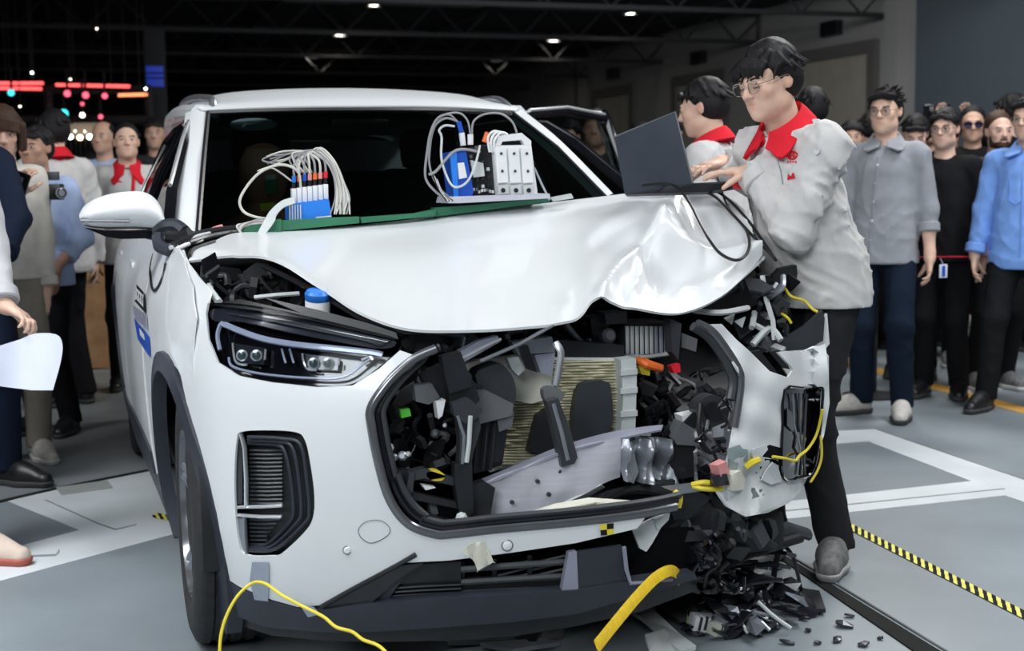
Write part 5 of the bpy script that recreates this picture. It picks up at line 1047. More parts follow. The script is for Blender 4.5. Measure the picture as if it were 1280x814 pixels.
# ---- yellow cord taped to the bumper corner
P = crs([PD(274, 830, 3.2), PD(276, 795, 3.21), PD(284, 768, 3.22), PD(298, 744, 3.23), PD(316, 729, 3.235), PD(332, 730, 3.22), PD(352, 744, 3.19), PD(378, 758, 3.14), PD(404, 771, 3.11), PD(420, 784, 3.09), PD(440, 790, 3.07), PD(454, 800, 3.05), PD(474, 808, 3.03), PD(492, 826, 3.0)], 6)
P = [V((p.x, p.y, max(p.z, .008))) for p in P]
o = mk('yellow_rope', *sweepgeo(P, .0039, 8), M['yellow'], None, origin=P[0]); tag(o, 'thin yellow rope taped to the intact bumper corner and trailing down', 'rope')
# ---- wide yellow webbing strap hanging from the torn lip
P = crs([PY(850, 726, -.82), PY(845, 716, -.86), PY(835, 714, -.90), PY(818, 724, -.93), PY(795, 748, -1.0), PY(770, 778, -1.10), PY(746, 808, -1.22)], 6)
g = sweepgeo(P, .016, 8, flat=.16, up=(.3, -.9, .3)); o = mk('yellow_strap', *g, M['yellowstrap'], None, origin=P[-1]); tag(o, 'wide yellow webbing strap hanging from the torn lip to the debris', 'strap')
# ---- brown board and belt barrier, far side
p = PZ(128, 462); t = thing('brown_board', 'tall brown board with a rounded top standing behind the car', 'board', (p.x, p.y, 0))
q = c2([(106, 440), (104, 330), (108, 312), (120, 303), (150, 302), (185, 304), (190, 462), (122, 462)], 4); q[0] = (108, 462)
slab('board_sheet', [(108, 460)]+c2([(105, 420), (103, 335), (107, 315), (119, 304), (150, 302)], 4, False)+[(190, 302), (190, 462)], p.y, .06, M['wood'], t)
tube('board_edge', [PY(a, b, p.y) for a, b in c2([(108, 460), (105, 420), (103, 335), (107, 315), (119, 304), (150, 302), (190, 302)], 4, False)], .018, M['wood'], t, 6)
bp_ = [PD(1092, 322, 8.0), PD(1190, 321, 7.62), PD(1400, 319, 8.3)]
t = thing('belt_barrier', 'red belt barrier stretched at hip height in front of the onlookers', 'barrier', (bp_[0].x, bp_[0].y, 0))
tube('belt', bp_, .028, M['red'], t, 6, flat=.12, up=(0, 0, 1)); 
a, b = bp_[0], bp_[1]; v, f = plategeo([a+V((0, 0, .02)), b+V((0, 0, .02)), b-V((0, 0, .02)), a-V((0, 0, .02))], .004); 
for e in (bp_[0], bp_[2]): tube('barrier_post', [(e.x, e.y, .0), (e.x, e.y, .95)], .03, M['black2'], t, 12); lathe('post_base', [(.17, 0), (.17, .012), (.06, .03), (.001, .03)], Matrix.Translation((e.x, e.y, 0)), M['black2'], t, 24)
p = PD(1179, 339, 7.52); bd = thing('name_badge', 'small white and blue badge hanging at the black T-shirt man\'s hip', 'badge', p); box('badge_card', p, (.05, .006, .075), M['paper'], bd, bev=.002); box('badge_stripe', p+V((0, -.004, 0)), (.02, .004, .06), M['navyblue'], bd, bev=.001); tube('badge_clip', [p+V((0, 0, .035)), p+V((0, .03, .07))], .004, M['steel'], bd, 6)
# ---- things in hands
p = PD(1171, 139, 9.70); ph_ = thing('phone', 'black phone held up over the heads of the onlookers', 'phone', p)
box('phone_body', p, (.19, .012, .095), M['gloss'], ph_, rot(z=-17), .006); box('phone_lens', p+V((-.05, -.01, .015)), (.03, .008, .03), M['midgrey'], ph_, rot(z=-17), .004)
p = PD(24, 236, 6.0); ph_ = thing('phone', 'dark phone in the hand of the woman with the bob', 'phone', p); box('phone_body', p, (.075, .012, .15), M['gloss'], ph_, rot(y=20, z=-30), .006); box('phone_camera', p+V((.01, -.01, .04)), (.025, .006, .025), M['midgrey'], ph_, rot(y=20, z=-30), .003)
p = PD(61, 240, 6.42); gm = thing('hand_camera', 'black camera with a small light on a hand grip above the mirror', 'camera', p-V((0, 0, .1)))
box('camera_body', p, (.13, .07, .075), M['black2'], gm, rot(z=-17), .008); lathe('camera_lens', [(.022, 0), (.025, .03), (.025, .055), (.018, .057), (.001, .05)], axis(p+V((.04, -.03, -.005)), (.35, -1, 0)), M['gloss'], gm, 16); lathe('lens_ring', [(.026, .046), (.028, .052), (.026, .056)], axis(p+V((.04, -.03, -.005)), (.35, -1, 0)), M['steel'], gm, 16)
box('light_panel', p+V((.02, 0, .075)), (.06, .025, .04), M['grey'], gm, rot(z=-17), .004); tube('grip', [p+V((-.01, 0, -.03)), p+V((-.015, 0, -.16))], .018, M['black2'], gm, 10); tube('viewfinder_arm', [p+V((-.05, 0, .02)), p+V((-.085, 0, .03))], .012, M['black2'], gm, 8)
# white paper
q = c2([(26, 424), (44, 417), (70, 418), (78, 430), (76, 452), (66, 488)], 3, False)+[(40, 488), (0, 483), (-14, 476), (-6, 434)]
pc = PD(40, 450, 4.56); o = panel('paper', q, lambda a, b: PD(a, b, 4.56+.0004*(a-40)+.02*math.sin(a*.06)), M['paper'], None, (), 9, .0008)
o['label'] = 'white sheet of paper held at the picture edge'; o['category'] = 'paper'
# ================================================================ PEOPLE: one smooth surface per figure from blended limbs
from mathutils.bvhtree import BVHTree
def axgrid(segs):
    """segs: (lo, hi, step), fine intervals win"""
    lo = min(s[0] for s in segs); hi = max(s[1] for s in segs); out = [lo]; x = lo
    while x < hi:
        st = min([s[2] for s in segs if s[0]-1e-9 <= x < s[1]] or [.03]); x += st; out.append(x)
    return np.array(out, dtype=np.float32)
class Field:
    def __init__(s, X, Y, Z): s.X, s.Y, s.Z = X, Y, Z; s.F = np.full((len(X), len(Y), len(Z)), .5, np.float32)
    def sl(s, lo, hi, m):
        r = []
        for A, l, h in ((s.X, lo[0], hi[0]), (s.Y, lo[1], hi[1]), (s.Z, lo[2], hi[2])):
            a = np.searchsorted(A, l-m); b = np.searchsorted(A, h+m)+1; r.append(slice(max(0, a-1), b))
        return tuple(r)
    def xyz(s, S): return s.X[S[0]][:, None, None], s.Y[S[1]][None, :, None], s.Z[S[2]][None, None, :]
    def mix(s, S, d, k, sub):
        f = s.F[S]
        if sub:
            d = -d; h = np.maximum(k-np.abs(f-d), 0)/k; s.F[S] = np.maximum(f, d)+h*h*k*.25
        else:
            h = np.maximum(k-np.abs(f-d), 0)/k; s.F[S] = np.minimum(f, d)-h*h*k*.25
    def cap(s, a, b, ra, rb=None, k=.02, fy=1., fx=1., sub=False, pad=0.):
        rb = ra if rb is None else rb; ra += pad; rb += pad; a = np.array(a, np.float32); b = np.array(b, np.float32); R = max(ra, rb)/min(1, fy, fx)
        S = s.sl(np.minimum(a, b)-R, np.maximum(a, b)+R, k+.03); x, y, z = s.xyz(S); w = np.array([fx, fy, 1.], np.float32)
        ba = (b-a)*w; px, py, pz = (x-a[0])*w[0], (y-a[1])*w[1], z-a[2]; L = float(ba@ba)+1e-12
        t = np.clip((px*ba[0]+py*ba[1]+pz*ba[2])/L, 0, 1); d = np.sqrt((px-t*ba[0])**2+(py-t*ba[1])**2+(pz-t*ba[2])**2)-(ra+(rb-ra)*t)
        s.mix(S, d, k, sub)
    def ell(s, c, r, Rm=None, k=.02, sub=False, pad=0.):
        r = np.array(r, np.float32)+pad; R = float(r.max()); c = np.array(c, np.float32); S = s.sl(c-R, c+R, k+.02); x, y, z = s.xyz(S); px, py, pz = x-c[0], y-c[1], z-c[2]
        if Rm is not None:
            Q = np.array(Rm, np.float32).T; px, py, pz = Q[0, 0]*px+Q[0, 1]*py+Q[0, 2]*pz, Q[1, 0]*px+Q[1, 1]*py+Q[1, 2]*pz, Q[2, 0]*px+Q[2, 1]*py+Q[2, 2]*pz
        k0 = np.sqrt((px/r[0])**2+(py/r[1])**2+(pz/r[2])**2); k1 = np.sqrt((px/r[0]**2)**2+(py/r[1]**2)**2+(pz/r[2]**2)**2)+1e-9
        s.mix(S, k0*(k0-1)/k1, k, sub)
    def plane(s, p, n, k=.004):   # keep the side the normal points away from
        p = np.array(p, np.float32); n = np.array(n, np.float32); d = (s.X[:, None, None]-p[0])*n[0]+(s.Y[None, :, None]-p[1])*n[1]+(s.Z[None, None, :]-p[2])*n[2]
        s.F = np.maximum(s.F, d)
    def cutcap(s, a, b, r, k=.004): s.cap(a, b, r, r, k, sub=True)
    def folds(s, amp, sc, seed=0, zs=.6):
        x, y, z = s.X[:, None, None]*sc, s.Y[None, :, None]*sc, s.Z[None, None, :]*sc*zs
        w = 1.3*np.sin(x*.5+seed)+1.1*np.sin(z*.45+y*.4+seed*2)
        n = np.zeros_like(s.F)
        for a, b, c, q in ((.55, .5, 1.0, 0), (-.8, .4, .75, 1.9), (1.1, -.7, .35, 3.1)):
            r = 1-np.abs(np.sin(x*a+y*b+z*c+w*(1+.25*q)+seed+q)); m = .5+.5*np.sin(x*.35*(1+q)+z*.3-y*.4+q*2+seed); n += (r*r*m).astype(np.float32)
        s.F += amp*np.where(s.F < .2, .55-n, 0).astype(np.float32)
def surfnet(Fd):
    F, X, Y, Z = Fd.F, Fd.X, Fd.Y, Fd.Z; s = F < 0; c = np.zeros(tuple(n-1 for n in F.shape), np.int8); o = [(i, j, k) for i in (0, 1) for j in (0, 1) for k in (0, 1)]
    for (i, j, k) in o: c += s[i:i+c.shape[0], j:j+c.shape[1], k:k+c.shape[2]]
    act = (c > 0) & (c < 8); I, J, K = np.nonzero(act); n = len(I)
    vid = np.full(c.shape, -1, np.int32); vid[I, J, K] = np.arange(n); acc = np.zeros((n, 3)); cnt = np.zeros(n)
    for a in o:
        for ax in range(3):
            if a[ax]: continue
            b = list(a); b[ax] = 1
            f0 = F[I+a[0], J+a[1], K+a[2]]; f1 = F[I+b[0], J+b[1], K+b[2]]; m = (f0 < 0) != (f1 < 0); t = np.where(m, f0/(f0-f1+1e-20), 0)
            P0 = np.stack([X[I+a[0]], Y[J+a[1]], Z[K+a[2]]], 1); P1 = np.stack([X[I+b[0]], Y[J+b[1]], Z[K+b[2]]], 1)
            acc += np.where(m[:, None], P0+(P1-P0)*t[:, None], 0); cnt += m
    P = acc/cnt[:, None]; Q = []
    for ax in range(3):
        A = np.take(s, range(0, s.shape[ax]-1), ax); B = np.take(s, range(1, s.shape[ax]), ax); E = np.argwhere(A != B); u, v = [(1, 2), (2, 0), (0, 1)][ax]
        E = E[(E[:, u] > 0) & (E[:, v] > 0) & (E[:, u] < s.shape[u]-1) & (E[:, v] < s.shape[v]-1)]
        sg = A[E[:, 0], E[:, 1], E[:, 2]]; q = []
        for du, dv in ((1, 1), (0, 1), (0, 0), (1, 0)):
            e = E.copy(); e[:, u] -= du; e[:, v] -= dv; q.append(vid[e[:, 0], e[:, 1], e[:, 2]])
        q = np.stack(q, 1); q[~sg] = q[~sg][:, ::-1]; Q.append(q[(q >= 0).all(1)])
    return P, np.concatenate(Q)
def netobj(name, Fd, m, parent, col=None):
    P, Q = surfnet(Fd); me = bpy.data.meshes.new(name)
    me.vertices.add(len(P)); me.vertices.foreach_set('co', P.astype(np.float32).ravel()); me.loops.add(len(Q)*4); me.loops.foreach_set('vertex_index', Q.astype(np.int32).ravel())
    me.polygons.add(len(Q)); me.polygons.foreach_set('loop_start', np.arange(0, len(Q)*4, 4, dtype=np.int32)); me.polygons.foreach_set('use_smooth', np.ones(len(Q), bool)); me.update(calc_edges=True)
    if col is not None:
        at = me.color_attributes.new('Col', 'FLOAT_COLOR', 'POINT'); C4 = np.ones((len(P), 4), np.float32); C4[:, :3] = col(P); at.data.foreach_set('color', C4.ravel())
    me.materials.append(m); o = bpy.data.objects.new(name, me); COL.objects.link(o); o.parent = parent; return o

SK = {k: mat('skin_'+k, c, .50, var=.05, scale=30, vcol=True, sub=.12, spec=.35) for k, c in dict(light=(.72, .47, .36), mid=(.60, .37, .27), tan=(.46, .27, .19)).items()}
HR = {k: mat('hair_'+k, c, .55, var=.4, scale=40, stretch=(6, 6, 1), bump=.35, bscale=60, spec=.22) for k, c in dict(black=(.012, .011, .012), brown=(.055, .028, .018), grey=(.05, .048, .046)).items()}
CL = {}
def cloth(k, c, r=.85, **q): CL[k] = mat('cloth_'+k, c, r, var=.07, scale=18, bump=.12, bscale=400, spec=.12, **q); return CL[k]
for k, c in dict(uniform=(.60, .585, .58), redcollar=(.66, .02, .035), greyshirt=(.29, .30, .33), black=(.010, .010, .012), navy=(.010, .016, .035), bluejean=(.008, .015, .030), lightblue=(.20, .37, .80), paleblue=(.42, .52, .75), brown=(.045, .033, .028), khaki=(.30, .27, .23), cream=(.62, .59, .54), darkgrey=(.035, .036, .04), workdark=(.022, .023, .026), shirtwhite=(.70, .71, .73), palegrey=(.50, .50, .52), deepblue=(.02, .06, .15)).items(): cloth(k, c)
M['eyewhite'] = mat('eye_white', (.62, .60, .58), .3); M['iris'] = mat('dark_iris', (.02, .012, .01), .2); M['lash'] = mat('lash', (.02, .016, .016), .6)
M['specs'] = mat('spectacle_frame', (.10, .09, .085), .3, .6); M['goldspecs'] = mat('thin_metal_frame', (.52, .46, .40), .25, .9); M['shades'] = mat('dark_shades', (.015, .012, .04), .12, coat=.6)
M['sole_white'] = mat('pale_sole', (.66, .65, .62), .6, var=.08); M['shoe_cream'] = mat('cream_knit', (.56, .53, .49), .8, var=.12, scale=50, bump=.2); M['shoe_grey'] = mat('grey_trail_mesh', (.14, .14, .14), .8, var=.3, scale=45, bump=.3); M['shoe_black'] = mat('black_shoe_leather', (.012, .012, .013), .4, var=.1); M['sole_grey'] = mat('mid_grey_sole', (.30, .30, .29), .6); M['sole_dark'] = mat('dark_sole', (.05, .05, .05), .7)
M['shoe_peach'] = mat('cream_peach_knit', (.62, .50, .42), .8, var=.1); M['sole_red'] = mat('rust_red_sole', (.42, .10, .07), .6)

def m3(*a): return rot(*a)
def ik(S, W, l1, l2, pole):
    S, W, pole = V(S), V(W), V(pole); d = W-S; L = min(d.length, (l1+l2)*.995); n = d.normalized(); W = S+n*L
    a = (l1*l1-l2*l2+L*L)/(2*L); h = math.sqrt(max(l1*l1-a*a, 0)); p = (pole-n*pole.dot(n)); p = p.normalized() if p.length > 1e-6 else n.orthogonal().normalized()
    return S+n*a+p*h, W
def hand(F, W, fd, pn, side, curl=.35, k=.006, spread=1., pad=0., thumb=1., point=False):
    """W wrist, fd direction of the fingers, pn direction the palm faces; side +1 for the left hand"""
    fd = V(fd).normalized(); pn = (V(pn)-fd*V(pn).dot(fd)).normalized(); sd = fd.cross(pn)*side   # sd points to the thumb
    W = V(W); kn = W+fd*.088
    F.cap(W-fd*.02, W+fd*.02, .026, .028, .02)
    for s_, r in ((-.026, .0135), (-.009, .0145), (.009, .015), (.026, .0145)): F.cap(W+fd*.022+sd*s_*.75, kn+sd*s_-fd*(.006 if abs(s_) > .02 else 0), r+.002, r-.001, .012)
    for s_, ln, r, cc in ((.029, .073, .0088, .8), (.010, .082, .0090, 1.), (-.010, .076, .0086, 1.1), (-.028, .060, .0076, 1.25)):
        p = kn+sd*s_*(1.02)-fd*(.004 if abs(s_) > .02 else 0); a = .25*curl*cc
        for j, f in enumerate((.46, .30, .24)):
            a2 = a; d = fd*math.cos(a2)+pn*math.sin(a2)+sd*s_*2.2*spread*(1 if j == 0 else .5); d.normalize(); q = p+d*ln*f; F.cap(p, q, r*(1-.07*j), r*(1-.07*(j+1)), k); p = q; a += curl*cc*(1.1 if j == 0 else .8)
    p = W+fd*.030+sd*.022+pn*.006
    for j, (f, an) in enumerate(((.042, .75), (.032, .45), (.026, .25))):
        d = (fd*math.cos(an)+sd*math.sin(an)*thumb+pn*(.35+.2*j)).normalized(); q = p+d*f; F.cap(p, q, .0135-.0022*j, .0118-.0022*j, .009 if j == 0 else k); p = q
def headprims(F, T, R, female=False, wide=1.):
    """T: head-local -> figure-local"""
    def E(c, r, k, rm=None, sub=False): F.ell(T @ V(c), r, R if rm is None else R @ rm, k, sub)
    def K(a, b, ra, rb, k, sub=False): F.cap(T @ V(a), T @ V(b), ra, rb, k, sub=sub)
    w = wide
    E((0, .018, .030), (.076*w, .096, .084), .02); E((0, -.022, -.030), (.062*w, .072, .088), .03); E((0, -.032, -.074), (.047*w, .055, .042), .03); E((0, -.070, -.099), (.021*w, .017, .014), .022)
    for s in (-1, 1):
        E((s*.041*w, -.058, -.022), (.021, .021, .020), .022); E((s*.031, -.1005, .003), (.018, .013, .0095), .012, None, True); E((s*.031, -.0755, .001), (.0155, .0145, .0115), .006)
        E((s*.047*w, -.004, -.068), (.015, .028, .020), .025)
        E((s*.076*w, .014, -.004), (.009, .019, .031), .008, rot(x=-8, z=-s*18)); E((s*.0865*w, .006, -.001), (.007, .010, .017), .005, None, True); E((s*.012, -.0985, -.031), (.008, .009, .007), .006)
    K((-.030, -.081, .021), (.030, -.081, .021), .0105, .0105, .016); K((0, -.088, .012), (0, -.1085, -.026), .0075, .0105, .012); E((0, -.109, -.028), (.010, .009, .008), .008)
    E((0, -.0835, -.057), (.023, .011, .0055), .007); E((0, -.0825, -.0665), (.020, .011, .0065), .007); K((-.021, -.0945, -.0615), (.021, -.0945, -.0615), .0016, .0016, .005, True)
def facecol(T, skin):
    Ti = np.array(T.inverted(), np.float64)
    def f(P):
        q = P@Ti[:3, :3].T+Ti[:3, 3]; C3 = np.ones((len(P), 3)); hd = (np.abs(q[:, 0]) < .12) & (np.abs(q[:, 2]) < .13)
        def blob(c, r): return np.exp(-(((q-np.array(c))/np.array(r))**2).sum(1)*1.6)
        l = np.clip(1.6*(blob((0, -.098, -.057), (.022, .02, .006))+blob((0, -.098, -.067), (.019, .02, .006))), 0, 1)[:, None]; C3 = C3*(1-l)+np.array((.93, .74, .72))*l
        w = np.clip(sum(blob(c, r) for c, r in (((.045, -.07, -.028), (.022, .03, .02)), ((-.045, -.07, -.028), (.022, .03, .02)), ((.082, .012, -.004), (.02, .03, .04)), ((-.082, .012, -.004), (.02, .03, .04)), ((0, -.112, -.028), (.014, .014, .012)))), 0, 1)[:, None]*.8
        C3 = C3*(1-w)+C3*np.array((1.02, .86, .84))*w
        e = np.clip(sum(blob((s*.031, -.088, .004), (.02, .02, .011)) for s in (-1, 1)), 0, 1)[:, None]*.35; return C3*(1-e)+C3*np.array((.82, .72, .70))*e
    return f
def hair(F, T, R, style, seed):
    rn = random.Random(seed)
    def E(c, r, k=.015, sub=False): F.ell(T @ V(c), r, R, k, sub)
    def K(a, b, ra, rb, k=.01): F.cap(T @ V(a), T @ V(b), ra, rb, k)
    t = .017 if style == 'crop' else .012 if style == 'bald' else .019
    E((0, .029, .040), (.072+t*.62, .086+t*.6, .074+t), .01)
    E((0, .046, -.006), (.074+t*.55, .070+t*.6, .074), .02)
    # open the face and clear the ears
    E((0, -.112, -.012), (.070, .062, .084), .008, True); E((0, -.095, -.10), (.10, .11, .075), .012, True)
    for s in (-1, 1):
        E((s*.092, -.010, -.028), (.024, .040, .042), .012, True)
    E((0, .05, -.135), (.2, .2, .065), .012, True)
    if style == 'bald': E((0, -.03, .12), (.07, .09, .06), .02, True); return
    if style == 'crop':
        for s in (-1, 1): E((s*.10, .02, -.03), (.028, .09, .035), .01, True)
    n = dict(fringe=90, short=60, crop=20, back=60, long=50, swept=80).get(style, 50)
    for i in range(n):
        a = rn.uniform(-PI, PI); up = rn.uniform(.05, 1.0); c = math.sqrt(max(0, 1-up*up))
        x, y, z = (.088*c*math.sin(a), .022-.104*c*math.cos(a), .036+.096*up)
        if y < -.05 and z < .07 and style != 'fringe': continue
        if z < .02 and y < .0: continue
        if style == 'crop' and y < -.02: continue
        dl = .022 if style == 'crop' else .046
        if style == 'fringe' and y < -.01: d = V((rn.uniform(-.6, .2), -.5*c, -.75))
        elif style == 'swept' and y < .02: d = V((.8, -.25, .15+rn.uniform(-.2, .3)))
        else: d = V((x*4+rn.uniform(-.4, .4), (y-.02)*4+.2, -.6))
        d.normalize(); p = V((x, y, z)); q = p+d*dl*rn.uniform(.6, 1.2); r = rn.uniform(.005, .008); K(p-V((x, y-.02, z-.03))*.06, q-V((x, y-.02, z-.03))*.03, r, r*.5, .011)
    if style == 'fringe':
        for i in range(26):
            u = -1+2*i/25.; p = V((.064*u, -.058-.026*math.cos(u*1.3), .082-.02*abs(u))); q = V((.072*u-.010+rn.uniform(-.006, .006), -.078-.022*math.cos(u*1.4), .038+rn.uniform(-.008, .012)-.012*abs(u))); K(p, p.lerp(q, .5)+V((0, -.006, .004)), .0095, .0085, .006); K(p.lerp(q, .5)+V((0, -.006, .004)), q, .008, .003, .005)
    if style in ('swept', 'short'):
        for i in range(22):
            u = -1+2*i/21.; p = V((.062*u, -.066-.014*math.cos(u*1.4), .078-.014*abs(u))); q = p+V((.018 if style == 'swept' else rn.uniform(-.012, .012), -.008 if style == 'swept' else -.010, .016 if style == 'swept' else -.012)); K(p, q, .011, .005, .008)
    if style == 'long':
        for i in range(60):
            a = rn.uniform(-2.25, 2.25); x, y = .090*math.sin(a), .026+.088*math.cos(a); z0 = .03; p = V((x, y, z0)); q = V((x*1.10, y*1.02+.004, -.075+rn.uniform(-.012, .012))); K(p, q, .014, .010, .012)
        for i in range(22):
            u = -1+2*i/21.; p = V((.066*u, -.056-.03*math.cos(u*1.3), .080-.02*abs(u))); q = V((.074*u, -.078-.022*math.cos(u*1.4), .030-.02*abs(u)+rn.uniform(-.004, .004))); K(p, q, .0105, .006, .006)
        for s in (-1, 1):
            for i in range(8): p = V((s*(.074+.004*rn.random()), -.050+i*.008, .045)); q = V((s*(.080+.004*rn.random()), -.056+i*.009, -.080)); K(p, q, .011, .007, .008)
_shoe = {}
def shoe_meshes():
    if _shoe: return _shoe
    st = .0065
    F = Field(axgrid([(-.07, .07, st)]), axgrid([(-.23, .11, st)]), axgrid([(-.01, .16, st)]))
    F.cap((0, .045, .05), (0, -.05, .055), .042, .044, .03, fx=1.05); F.cap((0, -.05, .05), (.004, -.165, .034), .045, .034, .04, fx=.95); F.cap((0, .03, .07), (0, .035, .125), .040, .040, .03); F.cap((0, -.02, .085), (0, -.11, .058), .028, .024, .03)
    F.plane((0, 0, .022), (0, 0, -1)); F.plane((0, 0, .128), (0, 0, 1)); F.cap((0, .035, .105), (0, .035, .17), .030, .034, .004, sub=True)
    e = bpy.data.objects.new('t', None); o = netobj('shoe', F, M['shoe_cream'], None); _shoe['shoe'] = o.data; bpy.data.objects.remove(o)
    F = Field(F.X, F.Y, axgrid([(-.01, .06, .006)])); F.cap((0, .045, .03), (0, -.05, .03), .049, .050, .03, fx=1.02); F.cap((0, -.05, .03), (.004, -.165, .03), .050, .040, .04, fx=.95); F.plane((0, 0, .001), (0, 0, -1)); F.plane((0, 0, .030), (0, 0, 1))
    o = netobj('sole', F, M['sole_white'], None); _shoe['sole'] = o.data; bpy.data.objects.remove(o)
    g = [sweepgeo([(-.022+.002*i, -.035-.018*i, .098-.008*i), (0, -.042-.018*i, .108-.0085*i), (.022-.002*i, -.035-.018*i, .098-.008*i)], .0035, 5) for i in range(5)]
    v, f = join(g); o = mk('laces', v, f, M['sole_white'], None); _shoe['laces'] = o.data; bpy.data.objects.remove(o); return _shoe
def setmat(o, m): o.material_slots[0].link = 'OBJECT'; o.material_slots[0].material = m
def person(label, loc, th, h=1.75, head=(0, 0, 0), lean=0., topk='shirt', topm='greyshirt', sleeve=1., hem=.86, legm='black', shoes=('shoe_black', 'sole_dark'), hairs='short', hairm='black', skin='light', arms=(None, None), feet=None, res=.011, hres=.0065, bulk=1., collar=None, glasses=None, beard=False, fold=.004, curl=.5, group='people standing around the car', wide=1., female=False, undershirt=None, twist=0., cuffm=None, belt=False, hipshift=(0, 0), seed=1, shoulders=1.):
    root = thing('person', label, 'person', (loc[0], loc[1], 0), rad(-17.8-th), group); root.scale = (h/1.75,)*3
    hx, hy = hipshift; pel = V((hx, hy, .95)); LM = rot(x=lean)
    def L(p): p = V(p); return pel+LM @ (p-V((0, 0, .95)))
    neck = L((0, .012, 1.475)); hc = L((0, -.006, 1.628)); hr, hp, hl_ = head[0], head[1], head[2]
    R = rot(z=hr) @ rot(x=hp) @ rot(y=hl_); T = Matrix.Translation(hc+R @ V((0, -.012, .01))) @ R.to_4x4()
    fe = feet or [(-.11, .02, -8), (.11, .02, 8)]   # right, left: x, y, toe angle
    sh = [L((s*.178*shoulders, .012, 1.405)) for s in (-1, 1)]; hipj = [pel+V((s*.088, 0, -.03)) for s in (-1, 1)]
    ank = [V((f[0], f[1], .10))+rot(z=f[2]) @ V((0, .03, 0)) for f in fe]; kn = [ik(hipj[i], ank[i], .43, .42, (0, -1, 0))[0] for i in (0, 1)]
    A = []
    for i, s in ((0, -1), (1, 1)):
        a = arms[i]
        if a is None: a = dict(w=L((s*.245, -.03, .845)), f=(0, -.15, -1), n=(-s, -.15, 0), pole=(s*.35, .8, 0))
        e, w_ = ik(sh[i], a['w'], .285, .255, a.get('pole', (s*.5, .8, -.4))); A.append((e, w_, a))
    # ---- body
    lo = [-.34, -.30, .0]; hi = [.34, .30, 1.80]
    for (e, w_, a) in A:
        for p in (e, w_, V(w_)+V(a['f']).normalized()*.19):
            for q in range(3): lo[q] = min(lo[q], p[q]-.06); hi[q] = max(hi[q], p[q]+.06)
    for q in range(3): lo[q] = min(lo[q], T.translation[q]-.16); hi[q] = max(hi[q], T.translation[q]+.16)
    lo[2] = -.02
    segs = [[(lo[q], hi[q], res*1.8)] for q in range(3)]
    for q in range(3): c = T.translation[q]; segs[q].append((c-.135, c+.135, hres))
    for (e, w_, a) in A:
        if a.get('hide'): continue
        c = V(w_)+V(a['f']).normalized()*.09
        for q in range(3): segs[q].append((c[q]-.11, c[q]+.11, min(res, a.get('res', .0075))))
    X, Y, Z = [axgrid(s) for s in segs]
    F = Field(X, Y, Z); B = bulk
    F.cap(L((0, 0, .96)), L((0, .004, 1.30)), .130*B, .145, .05, fy=1.45); F.cap(sh[0]+V((.03, 0, 0)), sh[1]-V((.03, 0, 0)), .058, .058, .06); F.cap(neck+LM @ V((0, .0, -.05)), T @ V((0, .022, -.06)), .062, .055*wide, .03)
    for i in (0, 1):
        e, w_, a = A[i]; F.cap(sh[i], e, .046, .038, .03); F.cap(e, e.lerp(w_, .45), .038, .037, .015); F.cap(e.lerp(w_, .45), w_, .037, .025, .015)
        hand(F, w_, a['f'], a['n'], (1, -1)[1-i] if False else (-1 if i == 0 else 1), a.get('curl', curl), spread=a.get('spread', 1.), thumb=a.get('thumb', 1.))
        F.cap(hipj[i], kn[i], .066, .050, .04); F.cap(kn[i], ank[i], .050, .034, .03); F.cap(ank[i], ank[i]+V((0, 0, -.04)), .034, .036, .02); F.cap(ank[i]+V((0, .01, -.055)), ank[i]+rot(z=fe[i][2]) @ V((0, -.12, -.062)), .028, .022, .02)
    F.cap(pel+V((-.05, 0, -.02)), pel+V((.05, 0, -.02)), .088, .088, .05, fy=1.15)
    headprims(F, T, R, female, wide)
    netobj('body', F, SK[skin], root, facecol(T, skin))
    # ---- hair
    if hairs:
        c = T.translation; F = Field(*[axgrid([(c[q]-.16, c[q]+.16, hres*.8)]) for q in range(3)]); hair(F, T, R, hairs, seed); netobj('hair', F, HR[hairm], root)
    if beard:
        c = T.translation; F = Field(*[axgrid([(c[q]-.15, c[q]+.15, hres*.8)]) for q in range(3)])
        for cc, r in (((0, -.036, -.078), (.056, .062, .044)), ((0, -.076, -.094), (.030, .022, .024)), ((.052, -.022, -.055), (.016, .028, .045)), ((-.052, -.022, -.055), (.016, .028, .045)), ((0, -.092, -.050), (.026, .010, .006))): F.ell(T @ V(cc), r, R, .015)
        F.ell(T @ V((0, -.105, -.063)), (.018, .022, .006), R, .006, True); F.ell(T @ V((0, -.10, .0)), (.052, .05, .042), R, .01, True); netobj('beard', F, HR[hairm], root)
    # ---- eyes, brows, spectacles
    def HM(name, geos, m):
        v, f = join(geos) if isinstance(geos, list) else geos; return mk(name, [T @ V(p) for p in v], f, m, root, 60, local=True)
    def blob(c, r, nu=10, nv=6):
        vs = [V((c[0]+r[0]*math.cos(2*PI*i/nu)*math.sin(PI*(j+.5)/nv), c[1]+r[1]*math.cos(PI*(j+.5)/nv), c[2]+r[2]*math.sin(2*PI*i/nu)*math.sin(PI*(j+.5)/nv))) for j in range(nv) for i in range(nu)]
        fs = [(j*nu+i, j*nu+(i+1) % nu, (j+1)*nu+(i+1) % nu, (j+1)*nu+i) for j in range(nv-1) for i in range(nu)]+[tuple(range(nu)), tuple((nv-1)*nu+i for i in range(nu))]; return vs, fs
    down = head[1] > 12
